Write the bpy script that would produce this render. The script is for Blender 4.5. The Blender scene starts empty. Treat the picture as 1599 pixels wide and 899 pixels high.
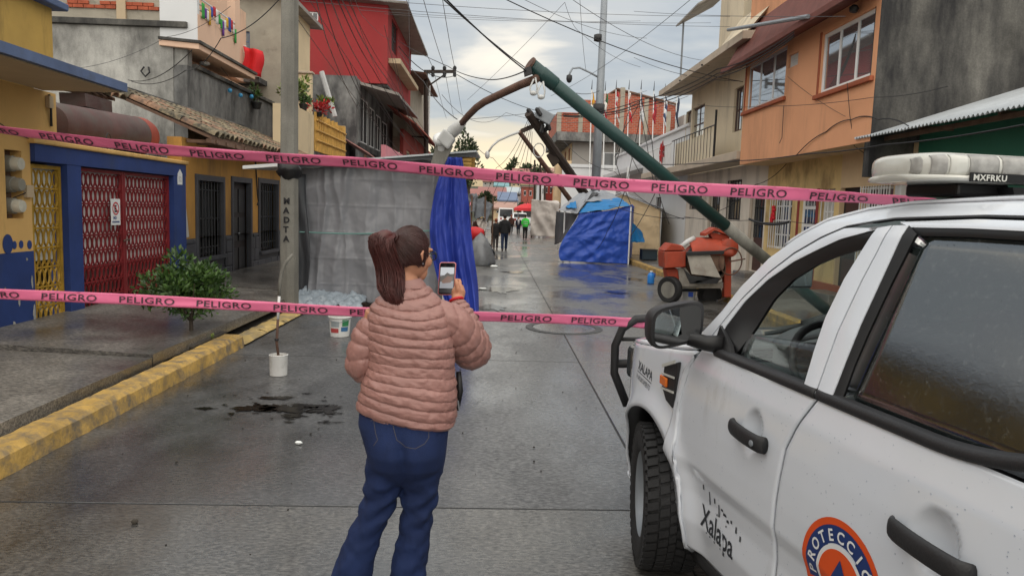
import bpy, bmesh, math, random
import numpy as np
from mathutils import Vector, Matrix, noise as mnoise
random.seed(7)
S = bpy.context.scene
C = S.collection
PI = math.pi

# ------------------------------------------------------------------ camera
W0, H0, FPX, CAMH = 1599.0, 899.0, 1150.0, 1.8
YAW, PITCH, ROLL = math.radians(1.46365), math.radians(-6.03535), math.radians(1.9)
fw = Vector((math.sin(YAW)*math.cos(PITCH), math.cos(YAW)*math.cos(PITCH), math.sin(PITCH)))
r0 = fw.cross(Vector((0, 0, 1))).normalized(); u0 = r0.cross(fw)
rt = r0*math.cos(ROLL) + u0*math.sin(ROLL)
up = u0*math.cos(ROLL) - r0*math.sin(ROLL)
CAM = Vector((0, 0, CAMH))
cd = bpy.data.cameras.new('camera'); cam = bpy.data.objects.new('camera', cd); C.objects.link(cam)
cd.sensor_width = 36.0; cd.lens = FPX/W0*36.0; cd.clip_start = 0.05; cd.clip_end = 3000
M = Matrix((rt, up, -fw)).transposed().to_4x4(); M.translation = CAM
cam.matrix_world = M
S.camera = cam

# ------------------------------------------------------------------ world and sun
SUN_EL, SUN_AZ = math.radians(50), math.radians(-172)    # broad soft light from high behind the camera, a little left (azimuth from +Y towards +X)
w = bpy.data.worlds.new('World'); S.world = w; w.use_nodes = True
nt = w.node_tree; nt.nodes.clear()
def N(t, **k):
    n = nt.nodes.new(t)
    for a, v in k.items(): setattr(n, a, v)
    return n
def LK(a, b): nt.links.new(a, b)
tc = N('ShaderNodeTexCoord'); sep = N('ShaderNodeSeparateXYZ'); LK(tc.outputs['Generated'], sep.inputs[0])
def MT(op, a, b=None, c=None, clamp=False):
    n = N('ShaderNodeMath', operation=op); n.use_clamp = clamp
    for i, v in enumerate((a, b, c)):
        if v is None: continue
        if isinstance(v, (int, float)): n.inputs[i].default_value = v
        else: LK(v, n.inputs[i])
    return n.outputs[0]
def RMP(fac, stops):
    n = N('ShaderNodeValToRGB'); e = n.color_ramp.elements
    while len(e) < len(stops): e.new(.5)
    for i, (p, c) in enumerate(stops): e[i].position = p; e[i].color = (*c, 1)
    LK(fac, n.inputs[0]); return n.outputs[0]
def MX(fac, a, b, mode='MIX'):
    n = N('ShaderNodeMix', data_type='RGBA', blend_type=mode)
    if isinstance(fac, (int, float)): n.inputs[0].default_value = fac
    else: LK(fac, n.inputs[0])
    for i, v in ((6, a), (7, b)):
        if isinstance(v, tuple): n.inputs[i].default_value = (*v, 1)
        else: LK(v, n.inputs[i])
    return n.outputs[2]
zz = MT('MAXIMUM', sep.outputs[2], 0.0)
den = MT('ADD', zz, 0.13)
cmb = N('ShaderNodeCombineXYZ'); LK(MT('DIVIDE', sep.outputs[0], den), cmb.inputs[0]); LK(MT('DIVIDE', sep.outputs[1], den), cmb.inputs[1])
mp = N('ShaderNodeMapping'); mp.inputs['Scale'].default_value = (.9, 1.25, 1); mp.inputs['Location'].default_value = (4.88, 2.2, 0); LK(cmb.outputs[0], mp.inputs[0])
nz = N('ShaderNodeTexNoise'); nz.inputs['Scale'].default_value = 1.15; nz.inputs['Detail'].default_value = 6; nz.inputs['Roughness'].default_value = .5; nz.inputs['Distortion'].default_value = .35
LK(mp.outputs[0], nz.inputs[0])
cloud = RMP(nz.outputs['Fac'], [(.28, (.185, .205, .225)), (.42, (.25, .268, .28)), (.54, (.315, .32, .312)), (.63, (.50, .465, .40)), (.76, (.60, .545, .44))])
# low band of clear warm light under the cloud deck, strongest towards the low sun
lowband = MT('SUBTRACT', 1.0, MT('DIVIDE', MT('ADD', zz, MT('MULTIPLY', MT('SUBTRACT', nz.outputs['Fac'], .5), .12)), .118), None, True)
low = MT('POWER', lowband, .6)
front = MT('MULTIPLY_ADD', sep.outputs[1], .5, .5, True)
warm = MX(front, (.34, .34, .33), (.86, .66, .36))
skycol = MX(low, cloud, warm)
lift = MT('MULTIPLY_ADD', zz, 1.1, 1.0)                         # overcast sky: brighter towards the zenith
skycol = MX(1.0, skycol, (1, 1, 1), 'MULTIPLY')
lf = N('ShaderNodeVectorMath', operation='SCALE'); LK(skycol, lf.inputs[0]); LK(lift, lf.inputs['Scale']); skycol = lf.outputs[0]
sky = N('ShaderNodeTexSky', sky_type='NISHITA', sun_disc=False, sun_elevation=SUN_EL, sun_rotation=SUN_AZ)
skn = MX(1.0, sky.outputs[0], (.1, .1, .1), 'MULTIPLY')
allc = MX(.10, skycol, skn)
bg = N('ShaderNodeBackground'); LK(allc, bg.inputs[0]); bg.inputs[1].default_value = 1.0
wo = N('ShaderNodeOutputWorld'); LK(bg.outputs[0], wo.inputs[0])

sl = bpy.data.lights.new('sun', 'SUN'); sl.energy = 1.5; sl.angle = math.radians(120); sl.color = (1, .91, .78)
so = bpy.data.objects.new('sun', sl); C.objects.link(so)
sd = Vector((math.sin(SUN_AZ)*math.cos(SUN_EL), math.cos(SUN_AZ)*math.cos(SUN_EL), math.sin(SUN_EL)))
so.rotation_euler = sd.to_track_quat('Z', 'Y').to_euler()
S.view_settings.view_transform = 'Standard'; S.view_settings.look = 'None'
S.view_settings.exposure = 0.75; S.view_settings.gamma = 1.0; S.view_settings.use_curve_mapping = False
S.cycles.max_bounces = 7; S.cycles.transparent_max_bounces = 12
S.cycles.use_denoising = True

# ------------------------------------------------------------------ pixel rays to places in the world
def ray(px, py): return rt*((px-W0/2)/FPX) - up*((py-H0/2)/FPX) + fw
def atx(px, py, X): d = ray(px, py); return CAM + d*(X/d.x)
def aty(px, py, Y): d = ray(px, py); return CAM + d*(Y/d.y)
def atz(px, py, Z): d = ray(px, py); return CAM + d*((Z-CAMH)/d.z)

# ------------------------------------------------------------------ mesh builder
class MB:
    def __init__(s): s.v = []; s.f = []; s.uv = {}
    def add(s, vs, fs):
        o = len(s.v); s.v.extend([tuple(p) for p in vs]); s.f.extend([tuple(i+o for i in f) for f in fs]); return s
    def box(s, x0, x1, y0, y1, z0, z1, jit=0):
        vs = [(x, y, z) for z in (z0, z1) for y in (y0, y1) for x in (x0, x1)]
        if jit: vs = [tuple(c+random.uniform(-jit, jit) for c in p) for p in vs]
        return s.add(vs, [(0, 2, 3, 1), (4, 5, 7, 6), (0, 1, 5, 4), (2, 6, 7, 3), (0, 4, 6, 2), (1, 3, 7, 5)])
    def obox(s, c, ax, ay, az):                       # oriented box, half-axis vectors
        c, ax, ay, az = map(Vector, (c, ax, ay, az))
        vs = [c + ax*i + ay*j + az*k for k in (-1, 1) for j in (-1, 1) for i in (-1, 1)]
        return s.add(vs, [(0, 2, 3, 1), (4, 5, 7, 6), (0, 1, 5, 4), (2, 6, 7, 3), (0, 4, 6, 2), (1, 3, 7, 5)])
    def quad(s, a, b, c, d): return s.add([a, b, c, d], [(0, 1, 2, 3)])
    def prism(s, pts, d):                             # polygon (3-D points) extruded by vector d
        n = len(pts); d = Vector(d); vs = [Vector(p) for p in pts] + [Vector(p)+d for p in pts]
        return s.add(vs, [tuple(range(n))[::-1], tuple(range(n, 2*n))] + [(i, (i+1) % n, (i+1) % n+n, i+n) for i in range(n)])
    def tube(s, path, r, n=8, cap=True, closed=False):
        path = [Vector(p) for p in path]; m = len(path); vs = []; fs = []
        rr = r if isinstance(r, (list, tuple)) else [r]*m
        ref = None
        for i in range(m):
            t = (path[(i+1) % m]-path[i-1]) if closed else (path[min(i+1, m-1)]-path[max(i-1, 0)])
            t.normalize()
            if ref is None: ref = Vector((0, 0, 1)) if abs(t.z) < .9 else Vector((0, 1, 0))
            a = t.cross(ref)
            if a.length < 1e-4: a = t.cross(Vector((1, .3, .2)))
            a.normalize(); b = a.cross(t); ref = b
            vs += [path[i] + (a*math.cos(2*PI*k/n) + b*math.sin(2*PI*k/n))*rr[i] for k in range(n)]
        L = m if closed else m-1
        for i in range(L):
            j = (i+1) % m
            fs += [(i*n+k, i*n+(k+1) % n, j*n+(k+1) % n, j*n+k) for k in range(n)]
        if cap and not closed: fs += [tuple(range(n))[::-1], tuple(range((m-1)*n, m*n))]
        return s.add(vs, fs)
    def rings(s, R, cap=True, closed=True):           # loft a list of rings (equal point counts)
        n = len(R[0]); vs = [p for r in R for p in r]; fs = []
        for i in range(len(R)-1):
            fs += [(i*n+k, i*n+(k+1) % n, (i+1)*n+(k+1) % n, (i+1)*n+k) for k in range(n if closed else n-1)]
        if cap and closed: fs += [tuple(range(n))[::-1], tuple(range((len(R)-1)*n, len(R)*n))]
        return s.add(vs, fs)
    def lathe(s, prof, c=(0, 0, 0), axis=(0, 0, 1), n=20, cap=True):
        ax = Vector(axis).normalized(); a = ax.orthogonal().normalized(); b = ax.cross(a); c = Vector(c)
        return s.rings([[c + ax*h + (a*math.cos(2*PI*k/n) + b*math.sin(2*PI*k/n))*r for k in range(n)] for r, h in prof], cap)
    def grid(s, fn, nu, nv):
        return s.add([fn(i/nu, j/nv) for j in range(nv+1) for i in range(nu+1)],
                     [(j*(nu+1)+i, j*(nu+1)+i+1, (j+1)*(nu+1)+i+1, (j+1)*(nu+1)+i) for j in range(nv) for i in range(nu)])
    def shell(s, fn, nu, nv, t):                      # grid sheet with real thickness t (fn returns Vector)
        P = [[Vector(fn(i/nu, j/nv)) for i in range(nu+1)] for j in range(nv+1)]
        Q = []
        for j in range(nv+1):
            row = []
            for i in range(nu+1):
                du = P[j][min(i+1, nu)]-P[j][max(i-1, 0)]; dv = P[min(j+1, nv)][i]-P[max(j-1, 0)][i]
                nn = du.cross(dv); nn = nn.normalized() if nn.length > 1e-9 else Vector((0, 0, 1))
                row.append(P[j][i]-nn*t)
            Q.append(row)
        w_ = nu+1; A = [p for r in P for p in r]; B = [p for r in Q for p in r]; o = len(A); f = []
        for j in range(nv):
            for i in range(nu):
                a = (j*w_+i, j*w_+i+1, (j+1)*w_+i+1, (j+1)*w_+i); f += [a, tuple(x+o for x in a[::-1])]
        for i in range(nu): f += [(i+1, i, i+o, i+1+o), (nv*w_+i, nv*w_+i+1, nv*w_+i+1+o, nv*w_+i+o)]
        for j in range(nv): f += [(j*w_, (j+1)*w_, (j+1)*w_+o, j*w_+o), ((j+1)*w_+nu, j*w_+nu, j*w_+nu+o, (j+1)*w_+nu+o)]
        return s.add(A+B, f)
    def ball(s, c, r, n=10, m=7, fn=None):
        c = Vector(c); r = Vector((r, r, r)) if isinstance(r, (int, float)) else Vector(r); R = []
        for j in range(m+1):
            th = PI*(j+.02)/(m+.04)
            ring = []
            for k in range(n):
                d = Vector((math.sin(th)*math.cos(2*PI*k/n), math.sin(th)*math.sin(2*PI*k/n), -math.cos(th)))
                if fn: d = d*fn(d)
                ring.append(c + Vector((d.x*r.x, d.y*r.y, d.z*r.z)))
            R.append(ring)
        return s.rings(R)
    def wall(s, ax, c, sg, a0, a1, z0, z1, holes=(), t=.2):
        # wall plane at ax=c whose outer face looks towards sg; holes are (a0,a1,z0,z1)
        A = sorted({a0, a1, *[h[0] for h in holes], *[h[1] for h in holes]}); Z = sorted({z0, z1, *[h[2] for h in holes], *[h[3] for h in holes]})
        A = [a for a in A if a0-1e-6 <= a <= a1+1e-6]; Z = [z for z in Z if z0-1e-6 <= z <= z1+1e-6]
        pt = (lambda a, z, d: (c-sg*d, a, z)) if ax == 'x' else (lambda a, z, d: (a, c-sg*d, z))
        def q(p): 
            s.add(p, [(0, 1, 2, 3)])
        for i in range(len(A)-1):
            for j in range(len(Z)-1):
                ca, cz = (A[i]+A[i+1])/2, (Z[j]+Z[j+1])/2
                if any(h[0] < ca < h[1] and h[2] < cz < h[3] for h in holes): continue
                for d in (0, t): q([pt(A[i], Z[j], d), pt(A[i+1], Z[j], d), pt(A[i+1], Z[j+1], d), pt(A[i], Z[j+1], d)])
        for (h0, h1, k0, k1) in list(holes) + [(a0, a1, z0, z1)]:
            for p, r in (((h0, k0), (h1, k0)), ((h1, k0), (h1, k1)), ((h1, k1), (h0, k1)), ((h0, k1), (h0, k0))):
                q([pt(*p, 0), pt(*r, 0), pt(*r, t), pt(*p, t)])
        return s
    def build(s, name, mat, parent=None, smooth=False, **props):
        off = Vector((0, 0, 0)); p = parent
        while p is not None: off += p.location; p = p.parent
        me = bpy.data.meshes.new(name)
        me.from_pydata([tuple(Vector(v)-off) for v in s.v], [], s.f); me.validate()
        bm = bmesh.new(); bm.from_mesh(me); bmesh.ops.recalc_face_normals(bm, faces=bm.faces); bm.to_mesh(me); bm.free()
        if smooth is True: me.shade_smooth()
        elif smooth:
            me.shade_smooth(); me.set_sharp_from_angle(angle=math.radians(smooth))
        for m_ in (mat if isinstance(mat, (list, tuple)) else [mat]): me.materials.append(m_)
        o = bpy.data.objects.new(name, me); C.objects.link(o)
        if parent is not None: o.parent = parent
        for k, v in props.items(): o[k] = v
        return o
def thing(name, label, cat, loc=(0, 0, 0), group=None):
    o = bpy.data.objects.new(name, None); C.objects.link(o); o.location = loc; o.empty_display_size = .2
    o['label'] = label; o['category'] = cat
    if group: o['group'] = group
    return o
def tag(o, label, cat, group=None):
    o['label'] = label; o['category'] = cat
    if group: o['group'] = group
    return o
def struct(o): o['kind'] = 'structure'; return o
def piece(src, name, parent, loc, rot=None, scale=None):    # a further piece sharing the mesh of src
    o = src.copy(); o.name = name; C.objects.link(o); o.parent = parent; o.location = loc
    if rot is not None: o.rotation_euler = rot
    if scale is not None: o.scale = scale
    return o
def copy_tree(o, parent=None):
    c = o.copy(); C.objects.link(c)
    if parent is not None: c.parent = parent
    for ch in list(o.children): copy_tree(ch, c)
    return c
def bevel(o, wd, seg=2, ang=35):
    m = o.modifiers.new('bevel', 'BEVEL'); m.width = wd; m.segments = seg; m.limit_method = 'ANGLE'; m.angle_limit = math.radians(ang); m.harden_normals = False
    return o
def text_mb(txt, size=1.0, bold=.0, sx=1.0, spacing=1.0, depth=0.0):
    cu = bpy.data.curves.new('text', 'FONT'); cu.body = txt; cu.size = size; cu.offset = bold; cu.space_character = spacing; cu.extrude = depth
    cu.align_x = 'LEFT'; cu.resolution_u = 3
    ob = bpy.data.objects.new('text', cu); C.objects.link(ob)
    dg = bpy.context.evaluated_depsgraph_get(); me = bpy.data.meshes.new_from_object(ob.evaluated_get(dg))
    vs = [(v.co.x*sx, v.co.y, v.co.z) for v in me.vertices]; fs = [tuple(p.vertices) for p in me.polygons]
    bpy.data.objects.remove(ob); bpy.data.curves.remove(cu); bpy.data.meshes.remove(me)
    return vs, fs
def lerp(a, b, t): return a+(b-a)*t
def interp(x, xs, ys): return float(np.interp(x, xs, ys))
def fbm(x, y, z=0.0): return mnoise.fractal(Vector((x, y, z)), 1.0, 2.0, 4)

# ------------------------------------------------------------------ materials
def hexc(h):
    h = h.lstrip('#'); c = [int(h[i:i+2], 16)/255 for i in (0, 2, 4)]
    return tuple(x/12.92 if x <= .04045 else ((x+.055)/1.055)**2.4 for x in c)
def mat(name, col, rough=.8, var=.18, scale=1.5, bump=0.0, bscale=30, dirt=0.0, dirtcol=(.03, .03, .03), dscale=1.0, streak=1.0, metal=0.0, spec=.4, coords='world', coat=0, fine=0.0, rvar=0.0, bdist=.01):
    m = bpy.data.materials.new(name); m.use_nodes = True; t = m.node_tree; b = t.nodes['Principled BSDF']
    def n(ty, **k):
        x = t.nodes.new(ty)
        for a, v in k.items(): setattr(x, a, v)
        return x
    L = t.links.new
    if coords == 'world': src = n('ShaderNodeNewGeometry').outputs['Position']
    else: src = n('ShaderNodeTexCoord').outputs['Object']
    a = n('ShaderNodeTexNoise'); a.inputs['Scale'].default_value = scale; a.inputs['Detail'].default_value = 5; a.inputs['Roughness'].default_value = .6; L(src, a.inputs[0])
    rp = n('ShaderNodeValToRGB'); e = rp.color_ramp.elements
    e[0].position = .3; e[1].position = .7
    e[0].color = (*[c*(1-var) for c in col], 1); e[1].color = (*[min(1, c*(1+var)) for c in col], 1); L(a.outputs['Fac'], rp.inputs[0])
    out = rp.outputs[0]
    if fine:
        fn = n('ShaderNodeTexNoise'); fn.inputs['Scale'].default_value = bscale*1.5; fn.inputs['Detail'].default_value = 3; L(src, fn.inputs[0])
        mr = n('ShaderNodeMapRange'); mr.inputs[1].default_value = .3; mr.inputs[2].default_value = .7; mr.inputs[3].default_value = 1-fine; mr.inputs[4].default_value = 1+fine; L(fn.outputs['Fac'], mr.inputs[0])
        mm = n('ShaderNodeMix', data_type='RGBA', blend_type='MULTIPLY'); mm.inputs[0].default_value = 1; L(out, mm.inputs[6])
        cc = n('ShaderNodeCombineColor'); [L(mr.outputs[0], cc.inputs[i]) for i in range(3)]; L(cc.outputs[0], mm.inputs[7]); out = mm.outputs[2]
    if dirt:
        mpn = n('ShaderNodeMapping'); mpn.inputs['Scale'].default_value = (dscale, dscale, dscale/streak); L(src, mpn.inputs[0])
        d = n('ShaderNodeTexNoise'); d.inputs['Scale'].default_value = 1.6; d.inputs['Detail'].default_value = 8; d.inputs['Roughness'].default_value = .68; L(mpn.outputs[0], d.inputs[0])
        dr = n('ShaderNodeMapRange'); dr.inputs[1].default_value = .62-.3*dirt; dr.inputs[2].default_value = .78-.2*dirt; dr.inputs[4].default_value = min(1, .55+.45*dirt); L(d.outputs['Fac'], dr.inputs[0])
        mm = n('ShaderNodeMix', data_type='RGBA'); L(dr.outputs[0], mm.inputs[0]); L(out, mm.inputs[6]); mm.inputs[7].default_value = (*dirtcol, 1); out = mm.outputs[2]
    L(out, b.inputs['Base Color'])
    b.inputs['Roughness'].default_value = rough; b.inputs['Metallic'].default_value = metal; b.inputs['Specular IOR Level'].default_value = spec
    if rvar:
        mr = n('ShaderNodeMapRange'); mr.inputs[1].default_value = .35; mr.inputs[2].default_value = .65; mr.inputs[3].default_value = rough-rvar; mr.inputs[4].default_value = rough+rvar; L(a.outputs['Fac'], mr.inputs[0]); L(mr.outputs[0], b.inputs['Roughness'])
    if coat: b.inputs['Coat Weight'].default_value = coat; b.inputs['Coat Roughness'].default_value = .08
    if bump:
        bn = n('ShaderNodeTexNoise'); bn.inputs['Scale'].default_value = bscale; bn.inputs['Detail'].default_value = 4; L(src, bn.inputs[0])
        bp = n('ShaderNodeBump'); bp.inputs['Strength'].default_value = bump; bp.inputs['Distance'].default_value = bdist; L(bn.outputs['Fac'], bp.inputs['Height']); L(bp.outputs[0], b.inputs['Normal'])
    return m
def glassmat(name, tint=(.8, .85, .85), see=.8, rough=.02, wet=0.0, refl=.042):
    m = bpy.data.materials.new(name); m.use_nodes = True; t = m.node_tree; t.nodes.clear()
    n = lambda ty: t.nodes.new(ty); L = t.links.new
    o = n('ShaderNodeOutputMaterial'); mix = n('ShaderNodeMixShader'); tr = n('ShaderNodeBsdfTransparent'); gl = n('ShaderNodeBsdfGlossy'); df = n('ShaderNodeBsdfDiffuse'); m2 = n('ShaderNodeMixShader')
    gg = n('ShaderNodeNewGeometry'); dt = n('ShaderNodeVectorMath'); dt.operation = 'DOT_PRODUCT'; L(gg.outputs['Normal'], dt.inputs[0]); L(gg.outputs['Incoming'], dt.inputs[1])
    def mth(op, a, b_=0.0):
        q = n('ShaderNodeMath'); q.operation = op
        for i_, v_ in enumerate((a, b_)):
            if isinstance(v_, (int, float)): q.inputs[i_].default_value = v_
            else: L(v_, q.inputs[i_])
        return q.outputs[0]
    r0_ = refl; om = mth('SUBTRACT', 1.0, mth('ABSOLUTE', dt.outputs['Value'])); frv = mth('ADD', mth('MULTIPLY', mth('POWER', om, 5.0), 1-r0_), r0_)
    tr.inputs[0].default_value = (*[c*see for c in tint], 1); gl.inputs['Roughness'].default_value = rough; gl.inputs[0].default_value = (.95, .97, 1, 1)
    df.inputs[0].default_value = (.35, .38, .38, 1)
    L(frv, mix.inputs[0]); L(tr.outputs[0], m2.inputs[1]); L(df.outputs[0], m2.inputs[2]); L(m2.outputs[0], mix.inputs[1]); L(gl.outputs[0], mix.inputs[2]); L(mix.outputs[0], o.inputs[0])
    m2.inputs[0].default_value = 0.0
    if wet:
        g = n('ShaderNodeNewGeometry'); v = n('ShaderNodeTexNoise'); v.inputs['Scale'].default_value = 55; v.inputs['Detail'].default_value = 6; v.inputs['Roughness'].default_value = .75; L(g.outputs['Position'], v.inputs[0])
        mr = n('ShaderNodeMapRange'); mr.inputs[1].default_value = .55; mr.inputs[2].default_value = .75; mr.inputs[3].default_value = .02; mr.inputs[4].default_value = wet; L(v.outputs['Fac'], mr.inputs[0]); L(mr.outputs[0], m2.inputs[0])
        bp = n('ShaderNodeBump'); bp.inputs['Strength'].default_value = .10; bp.inputs['Distance'].default_value = .002; L(v.outputs['Fac'], bp.inputs['Height']); L(bp.outputs[0], gl.inputs['Normal'])
    return m
def emboss_none(): pass
M = {}
M['blue'] = mat('blue paint', hexc('#263c74'), .65, .18, 2, .15, 40, .32, (.035, .05, .11), 1.2, 3)
M['yellow'] = mat('ochre paint', hexc('#d4ab6a'), .8, .10, .8, .15, 40, .36, (.30, .19, .07), .8, 4)
M['yellow2'] = mat('mustard paint', hexc('#bd9a50'), .8, .14, 1.2, .2, 40, .45, (.12, .08, .03), 1.1, 4)
M['ochre'] = mat('old ochre paint', hexc('#b98a45'), .85, .16, 1.0, .25, 40, .5, (.16, .10, .05), .9, 4)
M['bluegrey'] = mat('blue grey concrete edge', hexc('#5a6a8c'), .75, .2, 2, .2, 30, .3, (.08, .09, .11), 1.5, 1)
M['plaster'] = mat('beige plaster', hexc('#b9a68a'), .85, .12, 1, .1, 30)
M['yellowgate'] = mat('yellow gate enamel', hexc('#a5822c'), .55, .25, 6, .2, 60, .25, (.13, .07, .02), 4)
M['redgate'] = mat('red gate enamel', hexc('#7d2529'), .5, .2, 5, .2, 60, .2, (.10, .02, .02), 4)
M['whitesheet'] = mat('pale sheet', (.82, .85, .84), .6, .1, 2)
M['dark'] = mat('dark void', (.012, .012, .013), .7, .2, 3)
M['ironblack'] = mat('black ironwork', (.022, .022, .024), .5, .2, 5)
M['stone'] = mat('dark painted stone', hexc('#45464c'), .6, .25, 2.5, .3, 25)
M['greywall'] = mat('weathered grey render', hexc('#a9a8a3'), .9, .28, .9, .4, 25, .72, (.055, .054, .052), .6, 2.2, fine=.08)
M['blackwall'] = mat('mouldy black render', hexc('#66645f'), .9, .5, .9, .5, 20, .9, (.018, .018, .020), .62, 4.0, fine=.15)
M['mouldwall'] = mat('dark stained concrete', hexc('#858583'), .9, .3, 1, .4, 25, .8, (.035, .035, .037), .6, 2)
M['block'] = mat('cement block', hexc('#a39c8e'), .9, .15, 2, .3, 40, .2, (.12, .11, .09), 1)
M['brick'] = mat('clay brick', hexc('#a5553c'), .9, .3, 6, .3, 60)
M['tile'] = mat('old clay roof tile', hexc('#93856c'), .9, .5, 5, .4, 50, .85, (.04, .04, .033), 4)
M['tile2'] = mat('reddish clay roof tile', hexc('#8f705a'), .9, .4, 5, .4, 50, .65, (.06, .05, .045), 4)
M['timber'] = mat('grey old timber', hexc('#6b5446'), .85, .3, 5, .3, 50)
M['tank'] = mat('brown painted tank', hexc('#5a403d'), .6, .3, 2, .2, 40, .7, (.10, .085, .075), 1.5)
M['tankend'] = mat('rust red tank end', hexc('#9a4a3c'), .6, .2, 3, .15, 40)
M['cream'] = mat('cream paint', hexc('#d9c6a4'), .85, .08, 1, .1, 30, .2, (.24, .2, .14), .7, 4)
M['peach'] = mat('peach paint', hexc('#e2bfa6'), .85, .08, 1, .1, 30, .15, (.3, .22, .17), .7, 4)
M['red'] = mat('red house paint', hexc('#993335'), .85, .09, .5, .1, 25, .3, (.22, .05, .045), .4, 6)
M['reddark'] = mat('dark red paint', hexc('#8e3a35'), .85, .12, 1)
M['sheetgrey'] = mat('grey roof sheet', hexc('#8f8a84'), .6, .15, 2, dirt=.4, dirtcol=(.09, .08, .07))
M['terra'] = mat('terracotta roof', hexc('#a0564a'), .85, .25, 2, .3, 30, .35, (.1, .07, .06), 1.5)
M['pinkroof'] = mat('faded pink roof sheet', hexc('#c08f8c'), .8, .2, 2, dirt=.3, dirtcol=(.2, .13, .12), dscale=2)
M['pink'] = mat('pink wall', hexc('#d98f9a'), .85, .08, 1)
M['bamboo'] = mat('bamboo cane', hexc('#cfa356'), .6, .25, 6)
M['orange'] = mat('orange house paint', hexc('#d99d76'), .8, .08, .6, .12, 30, .38, (.40, .20, .11), .7, 6)
M['brown'] = mat('brown eave tile', hexc('#6e4038'), .7, .2, 3, .2, 30)
M['sill'] = mat('rust brown trim', hexc('#9a5236'), .75, .12, 3)
M['yhouse'] = mat('yellow ochre wall', hexc('#d6bb84'), .85, .12, 1, .15, 30, .5, (.22, .14, .06), 1, 2)
M['tan'] = mat('tan wall', hexc('#d0b692'), .85, .1, 1, .12, 30, .2, (.25, .18, .12), .9, 3)
M['offwhite'] = mat('off white wall', hexc('#d8cfc2'), .85, .06, .8, .1, 30, .4, (.3, .27, .23), .7, 4)
M['warmwhite'] = mat('warm cream wall', hexc('#d6c9b0'), .85, .06, .8, .1, 30, .4, (.3, .26, .2), .6, 5)
M['eave'] = mat('eave concrete', hexc('#b5a796'), .85, .12, 1.5, .15, 30, .2, (.15, .12, .1), 1)
M['white'] = mat('white wall paint', hexc('#d4d6d8'), .8, .06, .6, .08, 30)
M['whiteframe'] = mat('white metal frame', (.74, .75, .75), .4, .05, 3)
M['alu'] = mat('aluminium frame', (.62, .63, .64), .35, .06, 3, metal=.4)
M['green'] = mat('dark green wall', hexc('#2f6a55'), .7, .12, .8, .1, 30, .1, (.02, .07, .05), .6, 4)
M['zinc'] = mat('corrugated zinc', hexc('#b4b9bd'), .45, .12, 2, metal=.3, dirt=.15, dirtcol=(.2, .19, .18))
M['doorbrown'] = mat('brown door', hexc('#4b332d'), .6, .15, 4)
M['doordark'] = mat('dark door', hexc('#2b2424'), .6, .15, 4)
M['greywall2'] = mat('grey house wall', hexc('#a8a49f'), .85, .08, .5, .1, 25, .2, (.2, .19, .18), .5, 4)
M['pane'] = mat('window pane', (.05, .055, .06), .06, .1, 1, spec=.9)
M['film'] = mat('mirror film pane', (.50, .52, .54), .03, .05, .6, metal=.85)
M['curtain'] = mat('pale curtain behind glass', (.5, .5, .48), .4, .1, 3)
M['concpole'] = mat('concrete pole', hexc('#7d7b74'), .85, .18, 2, .25, 40, .5, (.11, .105, .095), 2, 6, fine=.1)
M['greensteel'] = mat('green painted steel', hexc('#294442'), .4, .15, 2, .1, 30, .15, (.05, .1, .09), 2)
M['greysteel'] = mat('galvanised steel', hexc('#878d93'), .45, .1, 2, metal=.3)
M['rust'] = mat('rusty brown steel', hexc('#5f463b'), .7, .3, 6, .2, 50)
M['blackpole'] = mat('weathered black pole', hexc('#3b322d'), .8, .3, 3, .2, 30)
M['lampgrey'] = mat('lamp housing grey', hexc('#c3c4c3'), .5, .1, 4)
M['cable'] = mat('cable rubber', (.02, .02, .022), .6, .1, 4)
M['cablegrey'] = mat('grey conductor', (.09, .09, .095), .5, .1, 4, metal=.4)
M['ceramic'] = mat('glazed insulator', (.6, .6, .58), .2, .1, 4)
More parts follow.
